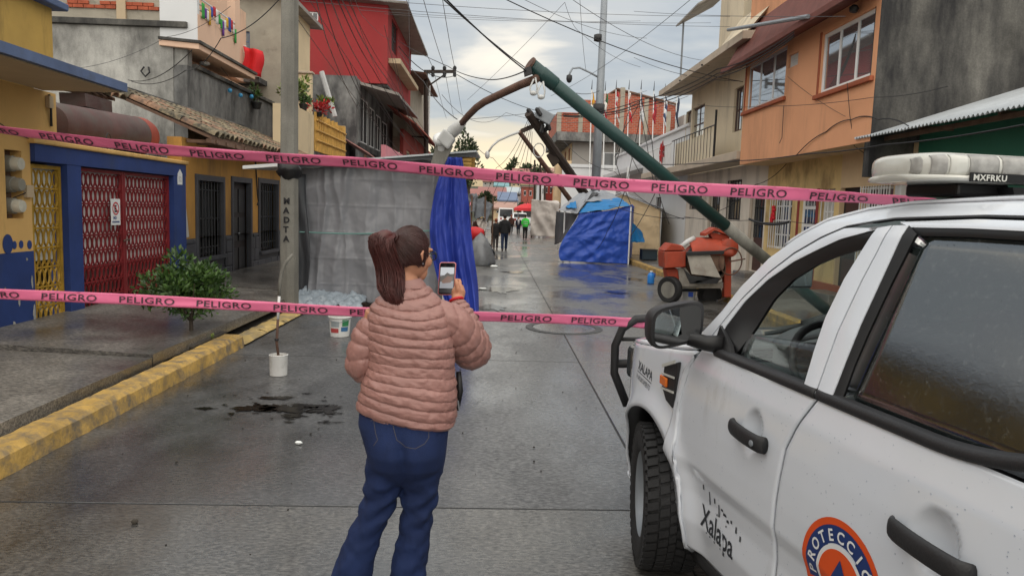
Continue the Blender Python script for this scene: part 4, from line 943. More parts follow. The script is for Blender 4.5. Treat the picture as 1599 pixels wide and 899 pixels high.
for k in (2, 3):
    a, b, k0, k1 = cw[k]
    d = MB().box(XR+.08, XR+.12, a, b, k0, k0+.95).build('door', M['doorbrown'], ch)
    MB().box(XR+.09, XR+.10, a, b, k0+.951, k1).build('pane', M['pane'], d)
    for i in range(5): q = lerp(a+.04, b-.04, i/4); MB().box(XR+.05, XR+.07, q-.012, q+.012, k0+.951, k1).build('bar', M['ironblack'], d)
    for zz_ in (1.6, 2.1): MB().box(XR+.055, XR+.066, a, b, zz_, zz_+.03).build('bar', M['ironblack'], d)
    MB().box(XR-.03, XR-.003, b+.002, b+.2, .15, k1+.05).build('door_trim', M['eave'], ch)
    bevel(MB().box(XR-.45, XR-.002, a-.05, b+.05, .05, .28).build('doorstep', M['walk'], ch), .02)
cu = [span(XR, 1072, 1100, 154, 198), span(XR, 1147, 1161, 120, 172)]
cu[0] = (*cu[0][:2], 4.55, 5.85); cu[1] = (*cu[1][:2], 4.45, 5.8)
MB().wall('x', XR, -1, cy0, cy1, 3.6, 6.5, cu, .22).build('upper_wall', M['warmwhite'], ch)
for k in (0, 1): sashwin(ch, 'x', XR, -1, *cu[k], M['doorbrown'], M['film'], 3, 2, .08, .07)
MB().wall('y', cy1-.004, 1, XR+.003, 14, 0, 6.5, (), .2).build('side_wall', M['warmwhite'], ch)
bevel(MB().box(6.5, XR-.001, cy0+.02, 33.4, 3.37, 3.60).build('balcony_slab', M['eave'], ch), .02)
rl = MB(); 
for k in range(15): y = 22.6+k*.36; rl.tube([(6.56, y, 3.6), (6.56, y, 4.55)], .010, 5)
rl.tube([(6.56, 22.5, 4.56), (6.56, 28.0, 4.56)], .02, 6); rl.tube([(6.56, 22.5, 3.6), (6.56, 22.5, 5.0)], .035, 6)
rl.build('railing', M['ironblack'], ch)
rl = MB()
for k in range(22): y = 28.2+k*.24; rl.tube([(6.56, y, 3.6), (6.56, y, 4.5)], .014, 5)
rl.tube([(6.56, 28.1, 4.5), (6.56, 33.3, 4.5)], .025, 6); rl.build('railing', M['whiteframe'], ch)
MB().shell(lambda u, v: Vector((6.62, lerp(22.7, 27.6, u), lerp(3.6, 4.42, v))), 2, 2, .02).build('balcony_panel', M['warmwhite'], ch)
# eave slab with thick edge
MB().prism([(6.15, 19.2, 6.33), (6.15, 28.9, 6.33), (XR+1, 28.9, 6.52), (XR+1, 19.2, 6.52)], (0, 0, .20)).build('eave_slab', M['eave'], ch)
MB().prism([(6.9, 21.5, 6.56), (6.9, 28.6, 6.56), (8, 28.6, 6.75), (8, 21.5, 6.75)], (0, 0, .35)).build('roof_curb', M['eave'], ch)
MB().box(6.4, 6.42, 25.0, 25.35, 6.54, 6.66).build('red_patch', M['red'], ch)
# roof terrace room
MB().box(7.0, 7.6, 21.9, 24.2, 6.6, 9.4).build('pillar', M['warmwhite'], ch)
MB().prism([(6.3, 19.4, 6.54), (6.3, 22.0, 6.54), (6.95, 22.0, 7.5), (6.95, 18.4, 7.5)], (.1, 0, .06)).build('parapet', M['warmwhite'], ch)
MB().box(7.4, 7.6, 18.6, 21.9, 6.6, 9.4).build('dark_room', M['dark'], ch)
for y in (19.2, 20.3, 21.3): MB().box(7.2, 7.3, y, y+.1, 6.9, 9.4).build('mullion', M['sheetgrey'], ch)
MB().prism([(6.3, 24.4, 8.55), (6.3, 27.3, 8.55), (7.6, 27.3, 9.3), (7.6, 24.4, 9.3)], (0, 0, .06)).build('awning', M['sheetgrey'], ch)
MB().tube([(6.45, 26.8, 6.6), (6.45, 26.8, 8.6)], .035, 6).build('post', M['greysteel'], ch)
leaves((7.1, 19.8, 7.9), (.35, .5, .5), 240, .14, 21, 6).build('terrace_plant', M['leaf'], ch, kind='stuff')
for y in (25.5, 22.8): MB().box(6.1, 6.35, y, y+.05, 6.34, 6.38).build('bracket', M['ironblack'], ch)
# red star flower on the balcony
st = thing('star_ornament', 'large red star shaped flower ornament tied to the white balcony rail', 'ornament', (6.5, 29.2, 4.4))
mb = MB()
for k in range(7):
    a = 2*PI*k/7; c = Vector((6.48, 29.3, 4.25)); t = Vector((0, math.cos(a), math.sin(a))); s_ = Vector((0, -math.sin(a), math.cos(a)))
    mb.add([c, c+t*.25+s_*.1+Vector((-.05, 0, 0)), c+t*.5, c+t*.25-s_*.1+Vector((-.05, 0, 0))], [(0, 1, 2, 3)]); mb.add([c+Vector((.03, 0, 0)), c+t*.25+s_*.1+Vector((.03, 0, 0)), c+t*.5, c+t*.25-s_*.1+Vector((.03, 0, 0))], [(0, 1, 2, 3)])
mb.build('petals', M['leafr'], st)
# ---- white house beyond the cream one
wh = thing('house', 'plain white low house beyond the cream house, behind the beige tent', 'house', (XR, 36, 0))
MB().wall('x', XR+.02, -1, 28.72, 46, 0, 5.25, [(33.2, 34.3, .3, 2.6), (38, 39.5, .9, 2.4)], .22).build('wall', M['white'], wh)
sashwin(wh, 'x', XR+.02, -1, 33.2, 34.3, .3, 2.6, M['doorbrown'], M['pane'], 2, 2); sashwin(wh, 'x', XR+.02, -1, 38, 39.5, .9, 2.4, M['alu'], M['pane'], 2, 1)
MB().box(6.6, XR+.01, 33.6, 46.2, 3.9, 4.12).build('canopy', M['white'], wh); coping(XR-.08, XR+.4, 28.73, 46, 5.25, 5.36, M['white'], wh)
MB().box(XR+.25, 14, 28.9, 45.9, 5.0, 5.2).build('roof', M['greywall2'], wh)
MB().wall('y', 46.0, 1, XR+.03, 14, 0, 5.2, (), .2).build('side_wall', M['white'], wh)
MB().box(5.9, 6.0, 33.6, 33.7, .1, 3.9).build('post', M['whiteframe'], wh)

# ---- brick topped house and the flag wall
bh = thing('house', 'grey two storey house with an unfinished red brick top floor and concrete columns', 'house', (6, 70, 0))
def by(px, py, Y=70.0): return aty(px, py, Y)
x0, x1 = by(893, 250).x, by(1085, 250).x
zf = by(880, 208).z; zt = by(960, 155).z
gwd = [(by(920, 0).x+2, by(920, 0).x+4, 5.5, 7.5), (by(980, 0).x, by(1012, 0).x, 6.2, 8.6)]
MB().wall('y', 70, -1, x0, x1, 0, zf-.8, gwd, .3).build('wall', M['greywall2'], bh)
for a in gwd: sashwin(bh, 'y', 70, -1, *a, M['alu'], M['pane'], 2, 1, .1, .1)
MB().wall('x', x0, -1, 70.01, 84, 0, zf-.8, [(72, 74, 5.2, 8), (76, 78, 5.2, 8)], .3).build('front_wall', M['tan'], bh)
for a in ((72, 74, 5.2, 8), (76, 78, 5.2, 8)): sashwin(bh, 'x', x0, -1, *a, M['reddark'], M['pane'], 2, 1, .1, .12)
MB().box(by(868, 208).x, x1, 68.6, 84, zf-.8, zf).build('slab', M['mouldwall'], bh)
BM = bpy.data.materials.new('brick wall'); BM.use_nodes = True
_t = BM.node_tree; _b = _t.nodes.new('ShaderNodeTexBrick'); _g = _t.nodes.new('ShaderNodeNewGeometry'); _m = _t.nodes.new('ShaderNodeMapping'); _s = _t.nodes.new('ShaderNodeSeparateXYZ'); _c = _t.nodes.new('ShaderNodeCombineXYZ'); _a = _t.nodes.new('ShaderNodeMath')
_t.links.new(_g.outputs['Position'], _s.inputs[0]); _t.links.new(_s.outputs[0], _a.inputs[0]); _t.links.new(_s.outputs[1], _a.inputs[1]); _t.links.new(_a.outputs[0], _c.inputs[0]); _t.links.new(_s.outputs[2], _c.inputs[1]); _t.links.new(_c.outputs[0], _b.inputs['Vector'])
_b.inputs['Scale'].default_value = 1.0; _b.inputs['Brick Width'].default_value = .42; _b.inputs['Row Height'].default_value = .16; _b.inputs['Mortar Size'].default_value = .018
_b.inputs['Color1'].default_value = (*hexc('#b4553a'), 1); _b.inputs['Color2'].default_value = (*hexc('#94412c'), 1); _b.inputs['Mortar'].default_value = (*hexc('#9a8577'), 1)
_t.links.new(_b.outputs[0], _t.nodes['Principled BSDF'].inputs['Base Color']); _t.nodes['Principled BSDF'].inputs['Roughness'].default_value = .9
xs = [by(p, 180).x for p in (872, 905, 935, 968, 1005, 1040)]
z2 = by(880, 178).z
for i in range(len(xs)-1):
    zt_ = [z2, z2+1.2, zt+.3, zt+.1, z2+1.0][i]
    MB().box(xs[i]+.2, xs[i+1]-.2, 68.9, 69.15, zf+.002, zt_).build('brick_panel', BM, bh)
for i, x in enumerate(xs): MB().box(x-.2, x+.2, 68.85, 69.2, zf, [z2, z2+.2, zt+.3, zt+.9, zt, z2+.4][i]).build('column', M['block'], bh)
MB().box(xs[0]-.2, xs[0]+.05, 69.2, 80, zf+.002, z2).build('brick_panel', BM, bh)
MB().prism([(xs[2]-.5, 70.5, z2+.9), (by(965, 140).x, 70.5, by(965, 139).z), (xs[5]+1.0, 70.5, z2+1.2), (xs[5]+1.0, 70.5, zf), (xs[2]-.5, 70.5, zf)], (0, .3, 0)).build('brick_gable', BM, bh)
MB().tube([(xs[2]-.6, 70.4, z2+1.0), (by(965, 140).x, 70.4, by(965, 138).z), (xs[5]+1.1, 70.4, z2+1.3)], .12, 6).build('gable_coping', M['timber'], bh)
MB().box(x1-1.5, x1+5, 69, 80, zf+.002, z2+.2).build('grey_wall', M['greywall2'], bh)
fwl = thing('wall', 'long white wall carrying a row of national flags in front of the brick house', 'wall', (9, 60, 0))
MB().box(aty(878, 270, 60).x, aty(1075, 270, 60).x, 60, 60.4, 0, aty(920, 262, 60).z).build('wall_body', M['white'], fwl)
MB().box(aty(878, 270, 60).x-.1, aty(1075, 270, 60).x, 59.9, 60.5, aty(920, 262, 60).z+.002, aty(920, 257, 60).z).build('coping', M['white'], fwl)
MB().box(aty(868, 270, 60).x, aty(893, 270, 60).x, 60.6, 62, 0, aty(880, 250, 60).z).build('pillar', M['tan'], fwl)
FL = [(924, 140, 'yellow and white', ['#e0a62c', '#d8d6d0']), (945, 142, 'green, white and red', ['#2f6a48', '#d8d6d0', '#b0303a']), (962, 140, 'red and white striped', ['#b23a42', '#d5d0cc', '#b23a42', '#d5d0cc', '#b23a42', '#d5d0cc']), (982, 140, 'white and red', ['#d8d2cc', '#c23238', '#d8d2cc', '#c23238']),
      (1001, 140, 'dark blue and white', ['#2c3550', '#d4d6da']), (1021, 142, 'navy and red', ['#34384c', '#a8333c', '#a8333c']), (1038, 146, 'blue and white striped', ['#41506e', '#d4d6da', '#41506e', '#d4d6da', '#41506e', '#d4d6da']), (1057, 148, 'dark navy', ['#343c52', '#2c3448'])]
for i, (px, pt, nm, cols) in enumerate(FL):
    Yf = 59.6; top = aty(px, pt, Yf); bot = aty(px-4, 285, Yf)
    t = thing('flagpole', 'white flagpole with a furled %s flag on the white wall' % nm, 'flagpole', (bot.x, Yf, bot.z), 'flagpoles along the white wall')
    MB().tube([bot, top], [.05, .035], 6).build('pole', M['whiteframe'], t)
    MB().tube([top, top+Vector((.02, 0, .75))], [.045, .012], 5).build('finial', M['ironblack'], t)
    n = len(cols); H_ = 2.3
    for k, cc in enumerate(cols):
        def fn(u, v):
            q = (k+v)/n; wd = .10+.18*q
            return Vector((top.x+.06-.0+u*wd+.08*math.sin(q*6+i), Yf+.12*math.sin(u*6+q*4), top.z-.1-q*H_*(.9+.1*u)-.25*u))
        MB().shell(fn, 5, 3, .01).build('cloth_band', mat('flag cloth', hexc(cc), .8, .1, 3), t, True)
# ================================================================== FAR END OF THE STREET
def hillz(x, y): return -.15 + 17*max(0, min(1, (y-112)/240))**1.15 + (1.2*fbm(x*.012, y*.012) if y > 130 else 0)
M['hill'] = mat('far scrub and soil', (.055, .06, .04), .95, .35, .05)
hg = MB().grid(lambda u, v: (lerp(-260, 260, u), lerp(112, 700, v), hillz(lerp(-260, 260, u), lerp(112, 700, v))), 40, 50)
struct(hg.build('hill', M['hill'], None, True))
def simple_house(label, px, py_top, py_bot, wpx, Y, wallm, roofm, kind='gable', dep=9, group=None, nwin=2):
    a = aty(px-wpx/2, py_bot, Y); b = aty(px+wpx/2, py_top, Y); x0, x1 = a.x, b.x
    zt = b.z; zb = a.z; base = min(hillz((x0+x1)/2, Y)-1, zb)
    t = thing('house', label, 'house', ((x0+x1)/2, Y, base), group)
    rh = (zt-zb)*(.45 if kind == 'gable' else .62 if kind == 'mono' else .06)
    zw = zt-rh
    MB().box(x0, x1, Y, Y+dep, base, zw).build('wall', wallm, t)
    e = (x1-x0)*.06
    if kind == 'gable':
        MB().prism([(x0-e, Y-.5, zw-.1), (x1+e, Y-.5, zw-.1), (x1+e, Y+dep*.55, zt), (x0-e, Y+dep*.55, zt)], (0, 0, .25)).prism([(x0-e, Y+dep+.5, zw-.1), (x1+e, Y+dep+.5, zw-.1), (x1+e, Y+dep*.551, zt), (x0-e, Y+dep*.551, zt)], (0, 0, .25)).build('roof', roofm, t)
    elif kind == 'mono':
        MB().prism([(x0-e, Y-.4, zw-.1), (x1+e, Y-.4, zw-.1), (x1+e, Y+dep, zt), (x0-e, Y+dep, zt)], (0, 0, .25)).build('roof', roofm, t)
    else:
        MB().box(x0-e, x1+e, Y-.3, Y+dep+.3, zw, zt).build('roof', roofm, t)
    hgt = zw-zb
    for i in range(nwin):
        q = lerp(x0, x1, (i+.5)/nwin); ww = (x1-x0)*.10
        if hgt > .8: 
            w_ = MB().box(q-ww, q+ww, Y-.06, Y-.002, zb+hgt*.35, zb+hgt*.75).build('window', M['alu'], t)
            MB().box(q-ww*.85, q+ww*.85, Y-.08, Y-.062, zb+hgt*.39, zb+hgt*.71).build('pane', M['dark'], w_)
    return t
rb = mat('blue sheet roof', hexc('#62718c'), .6, .15, .5); rr = mat('red sheet roof', hexc('#91605a'), .7, .15, .4); rp2 = mat('dusty pink roof', hexc('#a58478'), .8, .12, .4); rg = mat('pale grey roof', hexc('#a5aeb2'), .6, .1, .4); rtq = mat('turquoise roof', hexc('#6f979e'), .6, .1, .4)  # far roof colours are greyed to stand in for distance haze
simple_house('far house with long red sheet roof above the blue roof at the street end', 768, 291, 316, 44, 150, M['tan'], rr, 'mono', 16)
simple_house('far house with a blue sheet roof at the end of the street', 793, 300, 322, 30, 132, M['greywall2'], rb, 'mono', 12)
simple_house('far house with dusty pink gable roof standing at the end of the street', 788, 318, 336, 36, 118, M['tan'], rp2, 'gable', 9)
simple_house('far house with pale grey roof just above the blue roofed house', 804, 292, 308, 26, 168, M['white'], rg, 'mono', 10)
simple_house('far house with turquoise roof high on the hill behind the tape', 783, 286, 297, 22, 215, M['white'], rtq, 'gable', 9)
simple_house('dark red building standing right of the street end', 857, 284, 310, 14, 105, M['reddark'], M['terra'], 'flat', 8)
simple_house('far white house wall left of the dark red building', 846, 286, 312, 8, 104, M['white'], rg, 'flat', 8)
simple_house('far brick coloured house at mid slope right of the street', 824, 292, 312, 18, 160, M['terra'], rr, 'flat', 10)
simple_house('far red roofed house behind the blue cloth at left', 742, 296, 318, 24, 140, M['pink'], rr, 'gable', 9)
simple_house('far cream house on the upper slope', 806, 281, 292, 14, 240, M['cream'], rp2, 'gable', 9)
simple_house('far orange house beside the street poles', 874, 290, 318, 12, 98, M['orange'], rg, 'flat', 8)
simple_house('far grey house on the hill crest left of the street axis', 762, 279, 290, 16, 250, M['greywall2'], rr, 'gable', 9)
simple_house('far tan house low at the left of the street end', 752, 318, 340, 20, 122, M['yhouse'], rr, 'gable', 9)
rh = random.Random(11)
cw_ = ['tan', 'cream', 'white', 'greywall2', 'peach', 'terra']
for i in range(26):
    Y = rh.uniform(180, 420); x = rh.uniform(-110, 110); z = hillz(x, Y); s_ = rh.uniform(4, 7); hgt = rh.uniform(3, 6)
    t = thing('house', 'small far %s house with a %s roof among many on the hill slope' % (['tan', 'cream', 'white', 'grey', 'peach', 'brick red'][i % 6], ['red', 'dusty pink', 'pale grey', 'terracotta'][i % 4]), 'house', (x, Y, z-1), 'small houses on the far hill')
    MB().box(x-s_, x+s_, Y, Y+8, z-1.5, z+hgt).build('wall', M[cw_[i % 6]], t)
    MB().prism([(x-s_-.4, Y-.4, z+hgt), (x+s_+.4, Y-.4, z+hgt), (x+s_+.4, Y+4, z+hgt+1.8), (x-s_-.4, Y+4, z+hgt+1.8)], (0, 0, .2)).prism([(x-s_-.4, Y+8.4, z+hgt), (x+s_+.4, Y+8.4, z+hgt), (x+s_+.4, Y+4.01, z+hgt+1.8), (x-s_-.4, Y+4.01, z+hgt+1.8)], (0, 0, .2)).build('roof', [rr, rp2, rg, M['terra']][i % 4], t)
def tree(label, base, h, crown, n, size, seed, lm='leafd', cz=.68, clump=9, group=None):
    t = thing('tree', label, 'tree', base, group); b = Vector(base)
    tr_ = MB().tube([b, b+Vector((.03*h, 0, h*.3)), b+Vector((-.02*h, .02*h, h*.7))], [h*.03, h*.022, h*.008], 7)
    rnd = random.Random(seed)
    for k in range(6):
        a = rnd.uniform(0, 6.28); q = b+Vector((.02*h, 0, h*rnd.uniform(.3, .6))); tr_.tube([q, q+Vector((crown[0]*.4*math.cos(a), crown[1]*.4*math.sin(a), h*.15)), q+Vector((crown[0]*.8*math.cos(a), crown[1]*.8*math.sin(a), h*.3))], [h*.012, h*.008, h*.003], 5)
    tr_.build('trunk', M['bark'], t)
    leaves((b.x, b.y, b.z+h*cz), crown, n, size, seed, clump).build('crown', M[lm], t, kind='stuff'); return t
def tree_px(label, px, py_top, py_bot, wpx, Y, n, size, seed, **k):
    a = aty(px, py_top, Y); b = aty(px, py_bot, Y); r = wpx/2*Y/FPX; base = (b.x, Y, min(b.z, hillz(b.x, Y)))
    h = a.z-base[2]; cr = (a.z-b.z)/2
    return tree(label, base, h, (r, r, max(cr, .5)), n, size, seed, cz=1-cr/h, **k)
tree_px('thin tall tree with open crown behind the fallen street lamp', 728, 203, 300, 36, 95, 1500, .5, 31, clump=14)
tree_px('small tree behind the far utility pole at left', 683, 226, 250, 22, 80, 500, .45, 32)
tree_px('dark green bush above the black canopy at the left of the street', 762, 300, 322, 26, 104, 800, .5, 33)
tree_px('dark bush right of the pink gabled house at the street end', 820, 318, 338, 18, 112, 600, .5, 34)
tree_px('small round tree on the skyline right of the street axis', 800, 248, 275, 14, 300, 260, 1.4, 35)
tree_px('low spreading tree on the skyline above the street end', 822, 258, 275, 18, 320, 260, 1.5, 36)
for i in range(22):
    Y = rh.uniform(200, 460); x = rh.uniform(-130, 130); z = hillz(x, Y); h = rh.uniform(5, 9)
    tree('dark tree among the houses on the far hill', (x, Y, z-.3), h, (h*.45, h*.45, h*.36), 140, 1.3, 60+i, group='trees on the far hill')
# ---- vehicles at the street end
def simple_car(label, cx, Y, z0, L, Wd, Ht, m, van=False):
    t = thing('van' if van else 'car', label, 'van' if van else 'car', (cx, Y, z0))
    w2 = Wd/2
    prof = [(0, .25), (0, .75), (.05, .85), (.10, Ht*.98), (.16, Ht), (L*.85, Ht), (L*.92, .95), (L, .8), (L, .25)] if van else [(0, .3), (0, .85), (L*.14, .92), (L*.24, Ht*.97), (L*.34, Ht), (L*.62, Ht), (L*.76, .95), (L*.98, .8), (L, .3)]
    prof = [(p[0], p[1]) for p in prof]
    R = []
    for k, xs_ in ((0, -1), (1, -.96), (2, .96), (3, 1)):
        R.append([(cx+w2*xs_*(1 if z < 1 else .88), Y+y, z0+(z if k in (1, 2) else lerp(.3, z, .97))) for y, z in prof])
    bevel(MB().rings(R).build('body', m, t, 40), .03)
    MB().box(cx-w2*.78, cx+w2*.78, Y-.02+(.02 if van else L*.13), Y+.08+(0 if van else L*.13), z0+1.0, z0+Ht*.93).build('window', M['pane'], t)
    for sx in (-1, 1):
        MB().box(cx+sx*w2*.62-.1, cx+sx*w2*.62+.1, Y-.04, Y-.005, z0+.62, z0+.85).build('tail_light', M['red'], t)
        for yy in (L*.18, L*.8):
            wl = MB().lathe([(.2, 0), (.31, .02), (.31, .18), (.2, .2)], (cx+sx*w2-.1, Y+yy, z0+.31), (1, 0, 0), 14).build('wheel', M['ironblack'], t, 40)
            MB().lathe([(0, 0), (.18, .0), (.18, .02)], (cx+sx*w2-.1+(.2 if sx > 0 else -.03), Y+yy, z0+.31), (1, 0, 0), 12).build('rim', M['alu'], wl)
vw = mat('white car paint', (.75, .76, .77), .3, .03, 1, coat=.6)
def carpx(label, px, py, L, Wd, Ht, m, Y, van=False): p = aty(px, py, Y); simple_car(label, p.x, Y, 0.0, L, Wd, Ht, m, van)
carpx('white van parked at the far end of the street, left of the centre joint', 790, 340, 4.6, 1.9, 2.0, vw, 88, True)
carpx('white car parked at the far end of the street behind the woman in dark coat', 812, 340, 4.2, 1.75, 1.5, vw, 84)
carpx('second white van at the far street end beside the red canopy', 826, 340, 4.6, 1.9, 1.9, vw, 92, True)

# ================================================================== POLES AND LAMPS
def octo(path, r0_, r1_, n=8):
    m = len(path); return MB().tube(path, [lerp(r0_, r1_, i/(m-1)) for i in range(m)], n)
cp = thing('utility_pole', 'standing weathered octagonal concrete utility pole left of the grey tarp stall', 'utility pole', (-3.32, 12.0, .14))
octo([(-3.32, 12.0, .1), (-3.32, 12.0, 3), (-3.3, 12.0, 9.4)], .155, .125).build('shaft', M['concpole'], cp)
vs = 0
for k, chh in enumerate('MADTA'):
    v_, f_ = text_mb(chh, .13, .006)
    MB().add([(-3.37+a, 12.0-.156, 1.78-k*.15+b) for a, b, c in v_], f_).build('letter', km, cp)
MB().box(-3.9, -2.7, 11.93, 12.07, 8.6, 8.75).build('crossarm', M['concpole'], cp)
o = MB().ball((-3.31, 11.98, 2.31), (.19, .19, .17), 14, 9, lambda d: 1+.25*fbm(d.x*3, d.y*3, d.z*3)).build('black_bundle', mat('black plastic', (.012, .012, .013), .35, .2, 8, .3, 20), None, True)
tag(o, 'black plastic bundle tied round the concrete pole under the stall roof edge', 'bundle')
# far T pole
fp = aty(668, 215, 45); ft = aty(665, 110, 45)
tp_ = thing('utility_pole', 'far standing dark utility pole with a crossarm against the evening sky', 'utility pole', (fp.x, 45, 0))
octo([(fp.x+.05, 45, 0), ft], .17, .12).build('shaft', M['blackpole'], tp_)
ca, cb = aty(662, 112, 45), aty(712, 112, 45)
MB().obox((ca+cb)/2, (cb-ca)/2, (0, .06, 0), (0, 0, .09)).build('crossarm', M['blackpole'], tp_)
MB().tube([aty(668, 135, 45), aty(697, 115, 45)], .05, 6).build('brace', M['blackpole'], tp_)
for px in (676, 694, 710):
    p = aty(px, 111, 45); MB().lathe([(.06, -.35), (.10, -.3), (.10, -.1), (.05, 0), (.11, .1), (.11, .22), (.04, .3)], p, (0, 0, 1), 8).build('insulator', M['ironblack'], tp_)
MB().tube([aty(640, 213, 45), aty(668, 215, 45)], .05, 5).build('stay_arm', M['blackpole'], tp_)
# tall grey steel pole with camera arm
gp = thing('street_pole', 'tall slim grey steel pole with a curved dome camera arm standing behind the tents', 'street pole', (5.05, 34, .1))
gt = aty(945, -30, 34); gbot = Vector((aty(931, 290, 34).x-.05, 34, .1))
MB().tube([gbot, aty(936, 170, 34), gt], [.23, .185, .14], 10).build('shaft', M['greysteel'], gp, True)
p0 = aty(936, 122, 34); MB().tube([p0, aty(920, 113, 34), aty(905, 106, 34), aty(894, 107, 34), aty(889.5, 115, 34), aty(889, 121, 34)], .045, 7).build('arm', M['greysteel'], gp, True)
MB().lathe([(.05, .12), (.13, .08), (.14, -.08), (.10, -.2), (.02, -.25)], aty(889, 121, 34), (0, 0, 1), 12).build('dome_camera', M['ironblack'], gp, True)
MB().lathe([(.05, .3), (.2, .25), (.2, .0), (.05, -.05)], aty(934, 64, 34), (0, 0, 1), 12).build('horn', M['ironblack'], gp, True)
MB().lathe([(.27, -.2), (.27, .2)], aty(935, 170, 34), (0, 0, 1), 12).build('collar', M['ironblack'], gp, True)
# fallen green lamp post
GB = atz(1303, 494, .14); GT = aty(829, 101, 10.4); gd_ = (GT-GB)
lp = thing('fallen_lamp_post', 'fallen green steel lamp post leaning across the street with a rusty arm', 'lamp post', GB)
GB0 = GB - gd_.normalized()*.25
def gpt(t): return GB + gd_*t
bnd0, bnd1 = .265, .415
MB().tube([GB0, gpt(bnd0)], [.096, .095], 16).build('shaft', M['greensteel'], lp, True)
MB().tube([gpt(bnd0), gpt(bnd1)], [.093, .093], 16).build('bare_band', M['concpole'], lp, True)
MB().tube([gpt(bnd1), gpt(1.0)], [.095, .094], 16).build('shaft', M['greensteel'], lp, True)
dn = gd_.normalized()
MB().lathe([(.095, 0), (.101, .002), (.101, .035), (.0, .036)], gpt(.999), dn, 18).build('cap', M['rust'], lp, 40)
side = dn.cross(Vector((0, 1, 0))).normalized(); 
bc = gpt(.955)
MB().lathe([(.100, -.13), (.104, -.12), (.104, .12), (.100, .13)], bc, dn, 16).build('clamp', M['greensteel'], lp, 40)
arm = [aty(838, 123, 10.35), aty(812, 133, 10.7), aty(782, 147, 11.0), aty(757, 159, 11.25), aty(744, 168, 11.4), aty(732, 180, 11.6), aty(718, 196, 11.85)]
MB().tube(arm, [.058, .058, .056, .056, .055, .054, .05], 10).build('arm', M['rust'], lp, True)
nk = MB().tube([aty(722, 190, 11.8), aty(710, 203, 12.0), aty(703, 211, 12.1)], [.075, .105, .09], 10).build('lamp_neck', M['lampgrey'], lp, True)
hd = MB().ball(aty(690, 222, 12.1), (.13, .16, .19), 12, 8, lambda d: 1+.12*math.sin(d.z*5)).build('lamp_head', M['lampgrey'], lp, True)
bevel(MB().obox(aty(697, 218, 12.0), Vector((.12, .05, -.10))*.75, (0, .13, 0), Vector((.06, 0, .09))).build('cover_plate', M['lampgrey'], lp), .03)
MB().prism([aty(672, 258, 12.0), aty(693, 258, 12.0), aty(707, 228, 12.0), aty(697, 213, 12.0), aty(681, 226, 12.0)], (0, .10, 0)).build('lamp_shield', M['concpole'], lp)
MB().lathe([(.10, 0), (.10, .09), (.07, .14), (0, .15)], aty(690, 219, 12.0), (-.5, -.6, .1), 14).build('photocell', M['whiteframe'], lp, True)
for (px, py) in ((833, 140), (845, 146)):
    p = aty(px, py, 10.3)
    cl = MB().tube([p+Vector((.0, 0, .14)), p+Vector((-.05, 0, .02)), p+Vector((-.03, 0, -.06)), p+Vector((.04, 0, -.06)), p+Vector((.05, 0, .03)), p+Vector((.02, 0, .16))], .012, 6)
    cl.ball(p+Vector((0, 0, -.05)), (.05, .05, .035), 8, 5); cl.build('hanging_clamp', M['lampgrey'], lp, True)
MB().obox(aty(824, 112, 10.3), (.05, 0, .02), (0, .04, 0), (-.01, 0, .05)).build('cable_bracket', M['ironblack'], lp)
# second fallen pole, black, with transformer debris
B2 = Vector((5.7, 32.0, .14)); T2 = aty(825, 177, 27.0); d2 = (T2-B2)
f2 = thing('fallen_utility_pole', 'fallen black utility pole with tangled fittings at its top leaning behind the green one', 'utility pole', B2)
octo([B2, T2], .19, .16).build('shaft', M['blackpole'], f2)
def p2(t): return B2+d2*t
bevel(MB().obox(p2(.94)+Vector((.3, -.1, .25)), (.3, 0, -.15), (0, .15, 0), (.1, 0, .18)).build('junction_box', M['greysteel'], f2), .03)
bevel(MB().obox(p2(.72)+Vector((-.25, -.1, -.05)), (.14, 0, -.22), (0, .13, 0), (.12, 0, .1)).build('transformer_box', M['blackpole'], f2), .03)
MB().obox(p2(.93), (.55, .0, .25), (0, .07, 0), (-.03, 0, .07)).build('crossarm', M['blackpole'], f2)
for k in range(6):
    p = p2(.88+.02*k)+Vector((random.uniform(-.3, .3), -.15, random.uniform(-.2, .3))); MB().lathe([(.03, -.2), (.08, -.15), (.08, .1), (.03, .15)], p, (random.uniform(-1, 1), 0, 1), 8).build('insulator', M['ironblack'], f2)
MB().tube([p2(.80)+Vector((-.45+.2*math.cos(a), -.1, -.2+.26*math.sin(a))) for a in np.linspace(0, 2*PI, 15)[:-1]], .02, 5, False, True).build('wire_ring', M['lampgrey'], f2)
# third fallen pole, lamp pole
B3 = Vector((6.0, 41.0, .14)); T3 = aty(811, 206, 36.0)
f3 = thing('fallen_lamp_post', 'thin fallen brown lamp pole with a long drooping arm furthest down the street', 'lamp post', B3)
octo([B3, T3], .15, .11).build('shaft', M['rust'], f3)
MB().tube([T3, aty(795, 212, 36), aty(778, 220, 36), aty(769, 228, 36), aty(763, 237, 36)], [.07, .06, .055, .05, .05], 7).build('arm', M['lampgrey'], f3, True)
MB().ball(aty(761, 242, 36), (.12, .12, .2), 8, 6).build('lamp_head', M['lampgrey'], f3, True)
for (px, y0, y1, Y) in ((835, 250, 330, 80), (844, 250, 330, 76), (851, 262, 330, 70)):
    t = thing('post', 'thin dark post standing at the street end, %s' % {835: 'left of three by the red canopy', 844: 'middle of three by the red canopy', 851: 'right of three by the red canopy'}[px], 'post', (aty(px, y1, Y).x, Y, 0))
    MB().tube([(aty(px, y1, Y).x, Y, 0), aty(px, y0, Y)], [.12, .09], 6).build('shaft', M['blackpole'], t)

